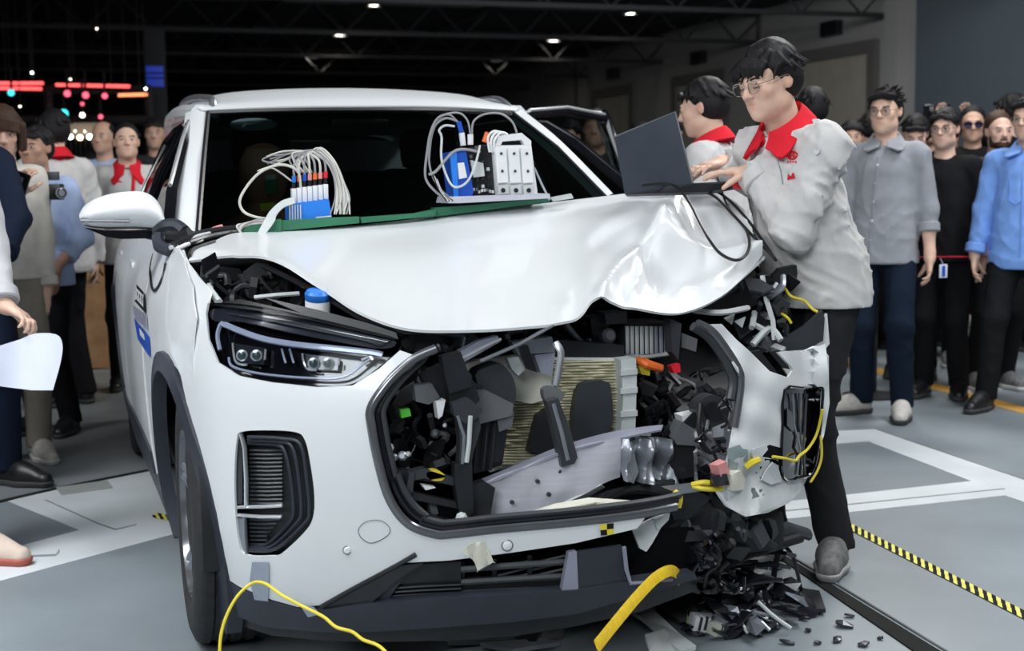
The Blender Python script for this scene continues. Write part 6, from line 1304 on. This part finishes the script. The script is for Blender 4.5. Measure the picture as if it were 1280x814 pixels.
    for s in (-1, 1):
        if not down: HM('eye', blob((s*.031, -.0895, .0005), (.0125, .0025, .0042)), M['eyewhite']); HM('iris', blob((s*.031, -.0912, .0005), (.0052, .002, .0045)), M['iris'])
        HM('eyelash', sweepgeo(crs([(s*.044, -.084, -.001 if not down else -.006), (s*.036, -.0905, .0045 if not down else -.0065), (s*.026, -.0915, .0045 if not down else -.0070), (s*.018, -.087, .0 if not down else -.004)], 3), .0013, 5), M['lash'])
        HM('eyebrow', sweepgeo(crs([(s*.050, -.080, .019), (s*.040, -.0905, .0235), (s*.028, -.0935, .0225), (s*.015, -.0930, .019)], 3), [.001]+[.0030]*8+[.0016], 6, flat=.6), HR[hairm])
    if glasses:
        m_ = dict(thin='goldspecs', dark='specs', shades='shades')[glasses]; g = []
        for s in (-1, 1):
            rx, rz = (.0235, .0195) if glasses != 'shades' else (.027, .019)
            c = [(s*.0325+rx*math.copysign(abs(math.cos(a))**.8, math.cos(a)), -.107+.006*abs(math.cos(a)), -.003+rz*math.copysign(abs(math.sin(a))**.8, math.sin(a))) for a in np.linspace(0, 2*PI, 22, endpoint=False)]
            g.append(sweepgeo(c, .0014 if glasses == 'thin' else .002, 5, True)); g.append(sweepgeo([(s*.056, -.102, .004), (s*.074, -.06, .006), (s*.081, .008, .010), (s*.083, .03, -.004)], .0014, 5))
            if glasses == 'shades': HM('sunglass_lens', plategeo(c, .002, (0, 1, 0)), M['shades'])
            else: HM('spectacle_lens', plategeo(c, .0008, (0, 1, 0)), M['lens'])
        g.append(sweepgeo([(-.010, -.108, .002), (0, -.111, .005), (.010, -.108, .002)], .0016, 5)); HM('spectacles', g, M[m_])
    # ---- trousers
    F = Field(axgrid([(-.30, .30, res)]), axgrid([(-.34+hy, .30+hy, res)]), axgrid([(.03, 1.08, res*1.25)]))
    F.cap(pel+V((-.05, 0, -.02)), pel+V((.05, 0, -.02)), .106*B, .106*B, .05, fy=1.1); F.cap(pel+V((0, 0, 0)), pel+V((0, 0, .09)), .124*B, .122*B, .05, fy=1.34)
    for i in (0, 1):
        F.cap(hipj[i], kn[i], .088*B, .074, .04); F.cap(kn[i], ank[i]+V((0, .005, -.03)), .072, .062, .03)
    F.folds(fold*.8, 26, seed+.5, .8); F.plane((0, 0, .062), (0, 0, -1)); F.plane((0, 0, min(1.03, hem+.05)), (0, 0, 1)); netobj('trousers', F, CL[legm], root)
    # ---- shoes
    sm = shoe_meshes()
    for i in (0, 1):
        for nm in ('shoe', 'sole', 'laces'):
            o = bpy.data.objects.new(nm, sm[nm]); COL.objects.link(o); o.parent = root; o.location = (fe[i][0], fe[i][1], 0); o.rotation_euler = (0, 0, rad(fe[i][2])); setmat(o, M[shoes[0]] if nm == 'shoe' else M[shoes[1]])
    # ---- top
    pad = dict(shirt=.010, tee=.008, jacket=.022, suit=.018)[topk]; tr = res*.85
    pts = [sh[0], sh[1], L((0, -.2*B, 1.2)), L((0, .2*B, 1.2))]+[q for a in A for q in (a[0], a[1])]
    lo = [min(p[q] for p in pts)-.12 for q in range(3)]; hi = [max(p[q] for p in pts)+.12 for q in range(3)]; lo[2] = min(lo[2], hem-.03); hi[2] = max(hi[2], neck.z+.08); lo[0] = min(lo[0], -.24); hi[0] = max(hi[0], .24)
    F = Field(*[axgrid([(lo[q], hi[q], tr)]) for q in range(3)])
    F.cap(pel+V((0, 0, hem-1.00)), L((0, .002, 1.16)), (.153+pad)*B, (.142+pad)*B, .05, fy=1.24); F.cap(L((0, .0, 1.12)), L((0, .004, 1.31)), (.140+pad)*B, .152+pad, .05, fy=1.36); F.cap(pel+V((-.052, 0, -.10)), pel+V((-.048, 0, .06)), (.122+pad)*B, (.112+pad)*B, .05); F.cap(pel+V((.052, 0, -.10)), pel+V((.048, 0, .06)), (.122+pad)*B, (.112+pad)*B, .05)
    F.cap(sh[0]+LM @ V((.035, 0, .0)), sh[1]+LM @ V((-.035, 0, .0)), .060+pad*.6, .060+pad*.6, .05)
    for s in (-1, 1): F.cap(neck+LM @ V((s*.040, .008, -.048)), L((s*.14, .010, 1.422)), .036+pad*.4, .046+pad*.4, .04)
    for i in (0, 1):
        e, w_, a = A[i]; G = Field(F.X, F.Y, F.Z)
        G.cap(sh[i], sh[i].lerp(e, min(1, sleeve*2)), .052+pad*.7, (.050 if topk != 'tee' else .060)+pad*.9, .035)
        if sleeve > .5: t = (sleeve-.5)*2; G.cap(e, e.lerp(w_, t), .050+pad*.9, .043+pad*.8-(.006 if topk != 'jacket' else 0), .02); p = e.lerp(w_, t); d = (w_-e).normalized()
        else: p = sh[i].lerp(e, sleeve*2); d = (e-sh[i]).normalized()
        q = p+d*.085; G.cap(q, q+d*.02, .085, .085, .004, sub=True); k_ = .035; h_ = np.maximum(k_-np.abs(F.F-G.F), 0)/k_; F.F = np.minimum(F.F, G.F)-h_*h_*k_*.25
    F.folds(fold, 24, seed, .9)
    if fold > .006: F.folds(fold*.5, 55, seed+2, 1.)
    F.plane((0, 0, hem), (0, 0, -1)); F.cap(neck+LM @ V((0, -.012, .045)), neck+LM @ V((0, -.03, .16)), .058, .09, .006, sub=True)
    top = netobj(dict(shirt='shirt', tee='t_shirt', jacket='jacket', suit='suit_jacket')[topk], F, CL[topm], root)
    for i in (0, 1):
        e, w_, a = A[i]
        if .5 < sleeve < .99 or cuffm: t = min((sleeve-.5)*2, 1.); p = e.lerp(w_, t); d = (w_-e).normalized(); lathe('cuff', [(.047+pad*.6, -.045), (.052+pad*.6, -.04), (.053+pad*.6, .0), (.047+pad*.6, .006), (.038, .0)], axis(p, d), CL[cuffm or topm], root, 20, local=True) if not a.get('nocuff') else None
    # ---- collar
    if collar:
        cm, fall, wd = collar; vs = []; n = 41
        Nk = neck+LM @ V((0, -.002, .008))
        for i in range(n):
            a = -PI*.93+2*PI*.93*i/(n-1); fr = max(0, -math.cos(a+PI)) if False else max(0, (1+math.cos(a-PI))/2 if False else (1-math.cos(a))/2)
            # a = 0 is the nape, +-pi the throat
            fr = (1-math.cos(a))/2; sx, sy = math.sin(a), math.cos(a); dz = -.030*fr
            lob = math.exp(-((abs(a)-2.35)/.36)**2)
            for (r, z) in ((.064, -.02), (.062, .058-.030*fr), (.068, .063-.030*fr), (.078+wd*.3, .046-.036*fr), (.090+wd+.022*lob, .006-fall*(.25*fr**2+.8*lob)), (.086+wd*.8+.020*lob, .000-fall*(.25*fr**2+.85*lob)), (.072, .01)):
                vs.append(Nk+LM @ V((sx*r*1.04, sy*r*1.02-.014*fr-.016*lob*(1 if z < .01 else .2), z+dz)))
        k = 7; fs = [(i*k+j, i*k+(j+1) % k, (i+1)*k+(j+1) % k, (i+1)*k+j) for i in range(n-1) for j in range(k)]+[tuple(range(k)), tuple((n-1)*k+j for j in range(k))]
        mk('collar', vs, fs, CL[cm], root, 50, local=True)
    if undershirt:
        p = neck+LM @ V((0, -.020, -.005)); lathe('undershirt', [(.060, -.06), (.064, -.01), (.060, .012), (.055, .0)], axis(p, LM @ V((0, -.25, 1))), CL[undershirt], root, 24, local=True)
    root['_t'] = 0; del root['_t']
    return root, top, A, T
def loc_px(px, py): p = PZ(px, py); return (p.x, p.y)
def tolocal(p, loc, th, h): return (Matrix.Rotation(-rad(-17.8-th), 3, 'Z') @ (V(p)-V((loc[0], loc[1], 0))))/(h/1.75)
# ---- the engineer at the laptop
OP = V((1.165, -.04)); OTH = 58; OH = 1.755
def ol(p): return tolocal(p, OP, OTH, OH)
def odir(a, b): return (ol(b)-ol(a)).normalized()
wl_ = PD(944, 214, 4.42); wr_ = PD(905, 204, 4.74)
armL = dict(w=ol(wl_), f=odir(wl_, PD(884, 216, 4.44)), n=(0, 0, -1), pole=(1, .25, -.55), curl=.26, res=.0055, thumb=1.)
armR = dict(w=ol(wr_), f=odir(wr_, PD(860, 212, 4.64)), n=(0, 0, -1), pole=(-.6, .6, -.5), curl=.3, res=.0065)
op, optop, opA, opT = person('engineer in pale grey jacket with red collar typing on the laptop', OP, OTH, OH, head=(4, 14, -4), lean=17, topk='jacket', topm='uniform', sleeve=.985, hem=.875, legm='workdark', shoes=('shoe_grey', 'sole_grey'), hairs='fringe', skin='light', arms=(armR, armL), feet=[(-.10, -.14, -10), (.10, .0, 38)], res=.009, hres=.0042, bulk=1.02, collar=('redcollar', .052, .014), glasses='thin', fold=.011, group=None, undershirt='shirtwhite', wide=.96, seed=3, cuffm='uniform')
def place(px, d): p = PD(px, 226, d); return V((p.x, p.y))
def hpx(px, py, d): return PD(px, py, d).z-.005
def man(label, px, d, ytop, th, **k): return person(label, place(px, d), th, hpx(px, ytop, d), **k)
BG = dict(res=.014, hres=.0075)
man('man in grey uniform with red collar turned away behind the laptop', 902, 5.9, 99, 118, head=(4, 12, 0), topk='jacket', topm='uniform', hem=.86, legm='workdark', collar=('redcollar', .05, .018), hairs='short', res=.012, hres=.006, lean=6, fold=.009, seed=5)
# grey shirt, standing on his own at the right
g_loc = place(1106, 7.3); gh = hpx(1104, 112, 7.3)
gs, gstop, _, _ = person('man in a rolled-sleeve grey shirt and dark trousers standing in cream sneakers', g_loc, 22, gh, head=(-10, 2, 0), topk='shirt', topm='greyshirt', sleeve=.74, hem=.83, legm='bluejean', shoes=('shoe_cream', 'sole_dark'), hairs='swept', collar=('greyshirt', .035, .012), glasses='dark', feet=[(-.13, .02, -52), (.12, -.10, 2)], res=.010, hres=.006, fold=.006, seed=8, bulk=.98)
cross = [dict(w=V((.12, -.23, 1.13)), f=(1, .1, .25), n=(0, 1, 0), pole=(-1, -.1, -.6)), dict(w=V((-.10, -.26, 1.16)), f=(-1, .15, .1), n=(0, 1, 0), pole=(1, -.1, -.6))]
up = [dict(w=V((-.10, -.16, 1.74)), f=(.2, -.2, 1), n=(.5, -1, 0), pole=(-1, -.3, -.3)), dict(w=V((.12, -.16, 1.74)), f=(-.25, -.2, 1), n=(-.5, -1, 0), pole=(1, -.3, -.3))]
man('downcast man in dark blue jacket between the grey shirt and the black T-shirt', 1143, 8.7, 145, 22, head=(8, 24, 0), topk='jacket', topm='deepblue', hem=.84, legm='black', seed=11, **BG)
man('man with spectacles in a plain black T-shirt by the red belt', 1180, 7.9, 137, 26, head=(-6, 2, 0), topk='tee', topm='black', sleeve=.36, hem=.84, legm='black', glasses='dark', hairs='short', res=.012, hres=.006, seed=12)
man('man in dark sunglasses and black top behind the bearded man', 1214, 9.2, 134, 16, head=(0, 2, 0), topk='jacket', topm='black', hem=.84, legm='black', glasses='shades', skin='mid', shoes=('shoe_grey', 'sole_white'), hairs='crop', seed=13, **BG)
man('bearded man in a brown T-shirt with folded arms', 1246, 8.2, 141, -4, head=(-4, 2, 0), topk='tee', topm='brown', sleeve=.40, hem=.82, legm='black', arms=cross, beard=True, hairs='crop', hairm='brown', bulk=1.08, seed=14, shoes=('shoe_grey', 'sole_white'), **BG)
b_loc = place(1284, 7.5)
bs, bstop, _, _ = person('man in a light blue shirt and black trousers striding at the picture edge', b_loc, 34, hpx(1284, 123, 7.5), head=(-6, 2, 0), topk='shirt', topm='lightblue', sleeve=.97, hem=.80, legm='black', hairs='swept', hairm='black', glasses='thin', collar=('lightblue', .035, .014), feet=[(-.16, -.20, -10), (.12, .12, 6)], bulk=1.10, res=.010, hres=.006, fold=.006, seed=15, shoulders=1.05, arms=(dict(w=V((-.27, -.06, .85)), f=(.05, -.2, -1), n=(1, .1, 0), pole=(-.35, .8, 0)), None))
man('person raising a phone overhead behind the black T-shirt man', 1184, 9.9, 152, 10, head=(0, -4, 0), topk='jacket', topm='black', hem=.84, legm='black', arms=up, seed=16, **BG)
gA = man('dark-haired man seen from behind between the two uniformed engineers', 1014, 8.2, 112, 170, topk='jacket', topm='darkgrey', hem=.84, legm='black', seed=17, **BG)[0]
gB = man('man in black standing in shadow beside the engineer\'s shoulder', 1064, 9.5, 152, 12, topk='jacket', topm='black', hem=.84, legm='black', skin='mid', shoes=('shoe_cream', 'sole_white'), seed=18, **BG)[0]
man('dark-haired head turned away behind the light blue shirt', 1262, 10.1, 119, 150, topk='shirt', topm='black', legm='black', seed=19, **BG)
# ---- left group
l1 = place(6, 6.3); lh = 1.66
person('woman with a chin-length bob in cream top and khaki trousers', l1, -26, lh, head=(-4, 12, 0), topk='shirt', topm='cream', sleeve=.97, hem=.92, legm='khaki', shoes=('shoe_cream', 'sole_white'), hairs='long', hairm='brown', res=.011, hres=.0055, bulk=.84, shoulders=.80, female=True, seed=21, wide=.95, arms=(dict(w=tolocal(PD(22, 245, 6.05), l1, -26, lh), f=(.3, -.3, .9), n=(.6, .4, 0), pole=(-.6, .3, -.8), curl=.7), dict(w=V((.17, -.02, .85)), f=(0, -.1, -1), n=(-1, 0, 0), pole=(.3, .8, 0))))
man('uniformed man with red collar seen from behind on the left', 70, 8.0, 139, 136, topk='jacket', topm='uniform', hem=.80, legm='black', collar=('redcollar', .05, .018), hairs='short', seed=22, res=.012, hres=.0065, fold=.008)
c_loc = place(48, 7.05); ch = 1.60
person('person in a pale blue shirt holding up a camera on a grip', c_loc, 12, ch, topk='shirt', topm='paleblue', sleeve=.80, hem=.86, legm='black', skin='tan', seed=23, arms=(dict(w=tolocal(PD(54, 270, 6.62), c_loc, 12, ch), f=(.05, -.1, 1), n=(0, -1, .2), pole=(-.4, .3, -.8), curl=1.0), dict(w=tolocal(PD(70, 335, 6.95), c_loc, 12, ch), f=(0, -.1, -1), n=(-1, -.1, 0), pole=(.4, .8, 0))), **BG)
l4, l4top, _, _ = man('man in grey uniform and red collar facing the camera behind the mirror', 160, 8.6, 155, -14, head=(4, -6, 0), topk='jacket', topm='uniform', hem=.84, legm='black', collar=('redcollar', .10, .018), undershirt='black', hairs='crop', seed=24, res=.012, hres=.0065, shoes=('shoe_black', 'sole_dark'))
man('bald man in a pale shirt standing in the dark behind the uniforms', 132, 10.2, 152, 8, topk='shirt', topm='paleblue', legm='black', hairs='bald', skin='mid', seed=25, **BG)
gC = man('dim figure in black close to the car\'s rear side window', 197, 11.2, 149, -6, topk='shirt', topm='darkgrey', legm='black', skin='mid', seed=26, **BG)[0]
n_loc = place(-52, 5.75)
person('person in a navy suit jacket cut off by the picture edge', n_loc, -34, 1.74, topk='suit', topm='navy', sleeve=.96, hem=.74, legm='navy', shoes=('shoe_black', 'sole_dark'), seed=27, fold=.004, feet=[(-.12, .05, 0), (.16, -.02, 34)], collar=('navy', .10, .02), undershirt='shirtwhite', arms=(None, dict(w=tolocal(PD(2, 318, 5.55), n_loc, -34, 1.74), f=(-.4, -.7, -.5), n=(-.8, .2, -.2), pole=(.8, .5, -.2), curl=.7)), res=.012, hres=.0075)
p_loc = place(-106, 4.68); ph = 1.70
wp = PD(10, 412, 4.58)
person('person in a pale grey sleeve holding a white paper at the picture edge', p_loc, -64, ph, lean=16, topk='shirt', topm='palegrey', sleeve=.97, hem=.84, legm='darkgrey', shoes=('shoe_peach', 'sole_red'), seed=28, feet=[(-.10, .04, 0), (.02, -.21, 6)], arms=(None, dict(w=tolocal(wp, p_loc, -64, ph), f=tuple(tolocal(PD(38, 428, 4.56), p_loc, -64, ph)-tolocal(wp, p_loc, -64, ph)), n=(-.3, .1, -1), pole=(.6, .6, -.6), curl=.75, res=.0065)), res=.012, hres=.008)
# ---- onlookers in the dark: copies, each with its own place and label
def crowd(src, px, d, th, sc, label, topm=None):
    c = copy_tree(src); p = place(px, d); c.location = (p.x, p.y, 0); c.rotation_euler = (0, 0, rad(-17.8-th)); c.scale = tuple(q*sc for q in src.scale); c['label'] = label; c['group'] = 'onlookers in the dark hall'
    if topm:
        for ch in c.children:
            if ch.name.split('.')[0] in ('jacket', 'shirt'): setmat(ch, CL[topm])
    return c
for src, px, d, th, sc, lab, tm in [(gB, 92, 12.0, 10, .86, 'dim onlooker just behind the back of the uniformed man on the left', None), (gC, 114, 12.6, 20, .87, 'dim onlooker beneath the row of globe lamps', 'navy'), (gA, 54, 11.0, 200, .98, 'onlooker with back turned below the red light strips', None), (gB, 222, 12., 0, 1., 'onlooker in the dark beyond the car\'s side windows', None),
    (gA, 712, 9.6, 30, .94, 'onlooker seen through the open door window, nearest the windscreen pillar', None), (gB, 728, 10.2, 25, .98, 'onlooker with a brown face in the middle of the open door window', None), (gC, 745, 8.9, 10, .95, 'onlooker in a dark shirt low in the open door window', None), (gB, 782, 9.8, 40, .95, 'onlooker between the open door and the laptop lid', None), (gA, 800, 10.6, 160, .95, 'dark head above the laptop lid', None),
    (gC, 838, 10.0, 20, .95, 'onlooker in the gap beside the red collar of the man turned away', 'black'), (gB, 1044, 9.9, 6, .98, 'dim onlooker tucked behind the engineer, left of the man in black', None), (gA, 1088, 10.2, 165, .97, 'onlooker turned away directly behind the grey shirt', None), (gC, 1160, 10.4, 12, .97, 'onlooker between the downcast man and the black T-shirt, far back', 'black'), (gB, 1234, 11.6, 0, .99, 'onlooker between the sunglasses man and the bearded man, far back', None), (gA, 1300, 10, 150, 1., 'onlooker past the picture edge behind the light blue shirt', None)]:
    crowd(src, px, d, th, sc, lab, tm)
# ---- marks on the engineer's jacket, set onto the cloth under their pixels
def surfhit(o):
    bpy.context.view_layer.update(); mw = o.matrix_world; bv = BVHTree.FromPolygons([mw @ v.co for v in o.data.vertices], [tuple(p.vertices) for p in o.data.polygons])
    def f(px, py):
        q = ray(px, py).normalized(); h = bv.ray_cast(CAM, q)
        return (h[0]-q*.005) if h[0] is not None else None
    return f
hit = surfhit(optop)
def badge(name, px, m, r=None, closed=True):
    P = [hit(*q) for q in px]
    if any(p is None for p in P): return
    mi = op.matrix_world.inverted(); P = [mi @ p for p in P]
    if r: return tube(name, P, r, m, op, 5, closed, local=True)
    return plate(name, P, .002, m, op, nrm=mi.to_3x3() @ (FW), local=True)
redm = CL['redcollar']
cx, cy = 990, 194
badge('emblem', [(cx+6.5*math.cos(a), cy+4.8*math.sin(a)) for a in np.linspace(0, 2*PI, 18, endpoint=False)], redm, .0028)
badge('emblem', [(cx-5, cy+3.5), (cx, cy-4.5), (cx+5, cy+3.5)], redm, .0028, False); badge('emblem', [(cx-2.5, cy+3.5), (cx, cy-.5), (cx+2.5, cy+3.5)], redm, .0022, False)
for k in range(4): badge('emblem_lettering', [(cx-6+k*3.2, cy+7.3), (cx-4.2+k*3.2, cy+7.0), (cx-4.2+k*3.2, cy+9.0), (cx-6+k*3.2, cy+9.3)], redm)
badge('name_tag', [(985, 218), (992, 216), (994, 223), (984, 225)], redm)
badge('sleeve_badge', [(1018, 186), (1022, 188), (1025, 186), (1024, 191), (1020, 194), (1017, 191)], CL['shirtwhite'])
badge('jacket_seam', [(972, 200), (976, 215), (978, 230)], CL['greyshirt'], .002, False)

# ---- plackets, buttons and pockets on three other tops, found on the cloth the same way
def onto(root, top):
    h = surfhit(top); mi = root.matrix_world.inverted()
    def f(name, px, m, r=None, closed=False):
        P = [h(*q) for q in px]
        if any(p is None for p in P): return
        P = [mi @ p for p in P]
        return tube(name, P, r, m, root, 5, closed, local=True) if r else plate(name, P, .002, m, root, nrm=mi.to_3x3() @ FW, local=True)
    return f
f = onto(gs, gstop)
f('placket', [(1098, 196), (1096, 215), (1093, 240), (1091, 265), (1089, 290), (1087, 315), (1086, 330)], CL['greyshirt'], .004)
for x, y in ((1097, 206), (1094, 229), (1092, 252), (1090, 276), (1088, 300)): f('button', [(x+1.6*math.cos(a), y+1.6*math.sin(a)) for a in np.linspace(0, 2*PI, 8, endpoint=False)], CL['shirtwhite'])
f = onto(bs, bstop)
f('pocket_seam', [(1262, 222), (1262, 250), (1270, 256), (1279, 250)], CL['lightblue'], .003); f('placket', [(1279, 200), (1278, 240), (1277, 280), (1276, 320)], CL['lightblue'], .004)
f = onto(l4, l4top)
f('pocket_flap', [(138, 224), (146, 224), (154, 228), (146, 228)], CL['redcollar']); f('zip', [(167, 208), (167, 224), (166, 240)], CL['redcollar'], .012)
# ================================================================ DEBRIS ON THE FLOOR
def flatpiece(name, px, m, h, th, lab=None, cat='debris', grp=None, tilt=0., seed=0):
    """broken flat piece lying on the floor; px outline on the ground, corners lifted unevenly by up to tilt"""
    R = random.Random(seed); P = [PZ(a, b, 0) for a, b in px]; P = [V((p.x, p.y, h+R.uniform(0, tilt))) for p in P]; c = sum(P, V((0, 0, 0)))/len(P)
    v, f = plategeo(P, th, (0, 0, 1)); o = mk(name, v, f, m, None, 20, origin=(c.x, c.y, 0)); return tag(o, lab, cat, grp)
G1 = 'broken black trim in the pile'
for k, (q, m, tl, lab) in enumerate([([(815, 765), (850, 757), (905, 752), (930, 765), (900, 780), (850, 784)], 'midgrey', .03, 'long dull grey plate lying flat left of the shard pile'), ([(788, 772), (806, 764), (822, 782), (848, 800), (870, 820), (850, 826), (826, 806), (800, 786)], 'pale', .03, 'bent grey metal strip lying below the yellow strap'), ([(806, 812), (830, 804), (850, 815), (840, 830), (812, 832)], 'pale', .03, 'short pale metal offcut at the bottom edge under the strap'), ([(1000, 742), (1024, 748), (1032, 770), (1006, 772), (994, 758)], 'black2', .02, 'flat black square lying at the right end of the shard pile'), ([(560, 800), (640, 792), (700, 790), (705, 800), (640, 806), (560, 812)], 'midgrey', .02, 'flat grey strip lying in shadow under the intact lip'), ([(600, 812), (680, 806), (700, 812), (640, 822)], 'steel', .01, 'thin shiny strip lying in shadow at the bottom edge'), ([(640, 796), (662, 788), (680, 800), (670, 812), (648, 812)], 'black2', .05, 'black lump lying in shadow under the intact lip')]):
    flatpiece('trim_fragment', q, M[m], .002, .012, lab, 'debris', None, tl, k)
# the pile: overlapping glossy shards, one object each
R = random.Random(77)
M['shard'] = mat('glossy_black_shard', (.014, .015, .02), .16, var=.3, scale=20, coat=.4); M['shard2'] = mat('broken_dark_plastic', (.030, .033, .042), .30, var=.25, scale=20); M['shardpale'] = mat('broken_pale_edge', (.24, .26, .30), .28, .3, var=.2)
def shard(px, py, s, z, m, lab, grp, flat=1.):
    c = PZ(px, py, 0); c = V((c.x, c.y, z)); q = rot(R.uniform(-38, 38)*flat, R.uniform(-38, 38)*flat, R.uniform(0, 360)); n = R.randint(5, 7); cup = R.uniform(.1, .35)*s
    P = [c+q @ V((s*R.uniform(.6, 1.)*math.cos(2*PI*i/n)*1.35, s*R.uniform(.45, .9)*math.sin(2*PI*i/n), 0)) for i in range(n)]; ctr = c+q @ V((R.uniform(-.2, .2)*s, R.uniform(-.2, .2)*s, cup)); nr = q @ V((0, 0, 1)); th = .006
    vs = P+[ctr]+[p-nr*th for p in P]+[ctr-nr*th]; fs = []
    for i in range(n): j = (i+1) % n; fs += [(i, j, n), (n+1+j, n+1+i, 2*n+1), (i, i+n+1, j+n+1, j)]
    lo = min(v.z for v in vs)
    if lo < .001: vs = [v+V((0, 0, .001-lo)) for v in vs]
    return tag(mk('plastic_shard', vs, fs, m, None, 12, origin=(c.x, c.y, 0)), lab, 'debris', grp)
lab0 = 'jagged black plastic shard heaped in the broken grille pile under the torn corner'
for k in range(84):
    t = R.random(); x = 880+R.gauss(30, 38)+t*30; y = 740+R.random()*58; 
    if x < 820 or x > 1000: x = R.uniform(860, 990)
    ok = max(0, 1-((x-935)/75)**2-((y-768)/40)**2); shard(x, y, R.uniform(.030, .062), .008+.11*ok*R.random(), M[R.choice(['shard', 'shard', 'shard2', 'shardpale', 'shard'])], next(l for c_, l in ((y < 752, 'jagged black plastic shard at the back of the grille pile, nearest the hanging loom'), (x < 895, 'jagged black plastic shard at the left flank of the grille pile'), (x > 968, 'jagged black plastic shard at the right flank of the grille pile'), (y > 778, 'jagged black plastic shard along the front foot of the grille pile'), (True, 'jagged black plastic shard heaped in the middle of the grille pile')) if c_), 'black shards in the grille pile')
for k in range(26): shard(R.uniform(876, 930), R.uniform(700, 745), R.uniform(.02, .035), R.uniform(.01, .22), M[R.choice(['shard', 'shard2', 'shardpale'])], 'small black shard at the foot of the hanging torn corner loom', 'shards under the hanging loom')
# diamond cells of the broken grille mesh lying on top
for k, (x, y) in enumerate([(905, 755), (938, 757), (967, 765), (918, 775), (955, 778), (925, 762), (890, 772), (940, 740), (975, 748)]):
    c = PZ(x, y, 0); c = V((c.x, c.y, .10+.02*(k % 3))); q = rot(-12, R.uniform(-15, 15), -25+R.uniform(-14, 14)); pts = [c+q @ V(p) for p in ((-.05, 0, 0), (-.01, .026, .008), (.05, .006, 0), (.01, -.026, .006))]
    g = join([sweepgeo(pts, .007, 6, True, .6), plategeo([c+q @ V((p[0]*.72, p[1]*.72, .006)) for p in ((-.05, 0), (-.01, .026), (.05, .006), (.01, -.026))], .006)]); tag(mk('grille_cell', *g, M['shard'] if k % 3 else M['shardpale'], None, 25, origin=(c.x, c.y, 0)), 'diamond-shaped glossy cell of the broken grille lying on the shard pile', 'debris', 'grille cells on the pile')
# curved black trim hoop at the right of the pile
P = crs([V((*PZ(966, 745)[:2], .05)), V((*PZ(975, 730)[:2], .12)), V((*PZ(990, 733)[:2], .10)), V((*PZ(1001, 748)[:2], .03))], 6); tag(mk('trim_hoop', *sweepgeo(P, .011, 8, flat=.6), M['shard'], None, origin=P[0]), 'curved glossy black trim hoop arching over the right of the pile', 'debris')
# pale circuit blocks at the bottom of the pile
for k, (x, y, s, m, lab) in enumerate([(878, 792, .045, 'white', 'pale cracked lamp module at the foot of the shard pile'), (898, 798, .035, 'beige', 'beige broken block beside the pale lamp module'), (866, 784, .028, 'lime2', 'pale green broken connector above the lamp module')]):
    if m == 'lime2': M['lime2'] = mat('pale_green_plastic', (.40, .55, .22), .5)
    c = PZ(x, y, 0); t = thing('lamp_module', lab, 'debris', (c.x, c.y, 0)); box('module_case', (c.x, c.y, s*.5+.01), (s*1.6, s, s), M[m], t, rot(8, 10, 25*k), .004)
    for i in range(3): box('module_rib', (c.x-s*.4+i*s*.4, c.y-s*.5, s*.6+.01), (s*.16, s*.2, s*.9), M['grey'], t, rot(8, 10, 25*k), .002)
for k in range(7):
    a = PZ(905+k*7, 788+(k*5) % 14, 0); b = PZ(935+k*9, 800-(k*7) % 18, 0); P = [V((a.x, a.y, .03+.01*k)), V(((a.x+b.x)/2, (a.y+b.y)/2, .05)), V((b.x, b.y, .02))]
    tag(mk('broken_strip', *sweepgeo(crs(P, 4), .006, 6), M['steel' if k % 2 else 'pale'], None, origin=(a.x, a.y, 0)), 'thin pale broken strip lying across the front of the shard pile', 'debris', 'pale strips in the pile')
# loose bits on the open floor
for k, (x, y, s, lab) in enumerate([(1016, 750, .03, 'curled black strip lying alone right of the shard pile'), (972, 712, .03, 'flat black chip lying beside the floor slot under the car'), (1054, 784, .028, 'black bent clip lying nearest the floor slot'), (1062, 772, .016, 'tiny black chip above the bent clip'), (1000, 758, .014, 'tiny chip under the curled black strip'), (1046, 803, .016, 'thin black splinter at the bottom edge, right of the pile'), (1022, 806, .012, 'small black crumb left of the thin splinter'), (1078, 808, .02, 'flat grey flake at the bottom edge beside the slot'), (1010, 790, .014, 'small dark crumb just off the pile'), (1006, 776, .016, 'dark flake touching the flat black square'), (985, 806, .018, 'dark flake at the foot of the pile'), (1100, 800, .010, 'speck-like chip lying in the slot')]):
    shard(x, y, s, .004, M['shard2'], lab, None, .35)
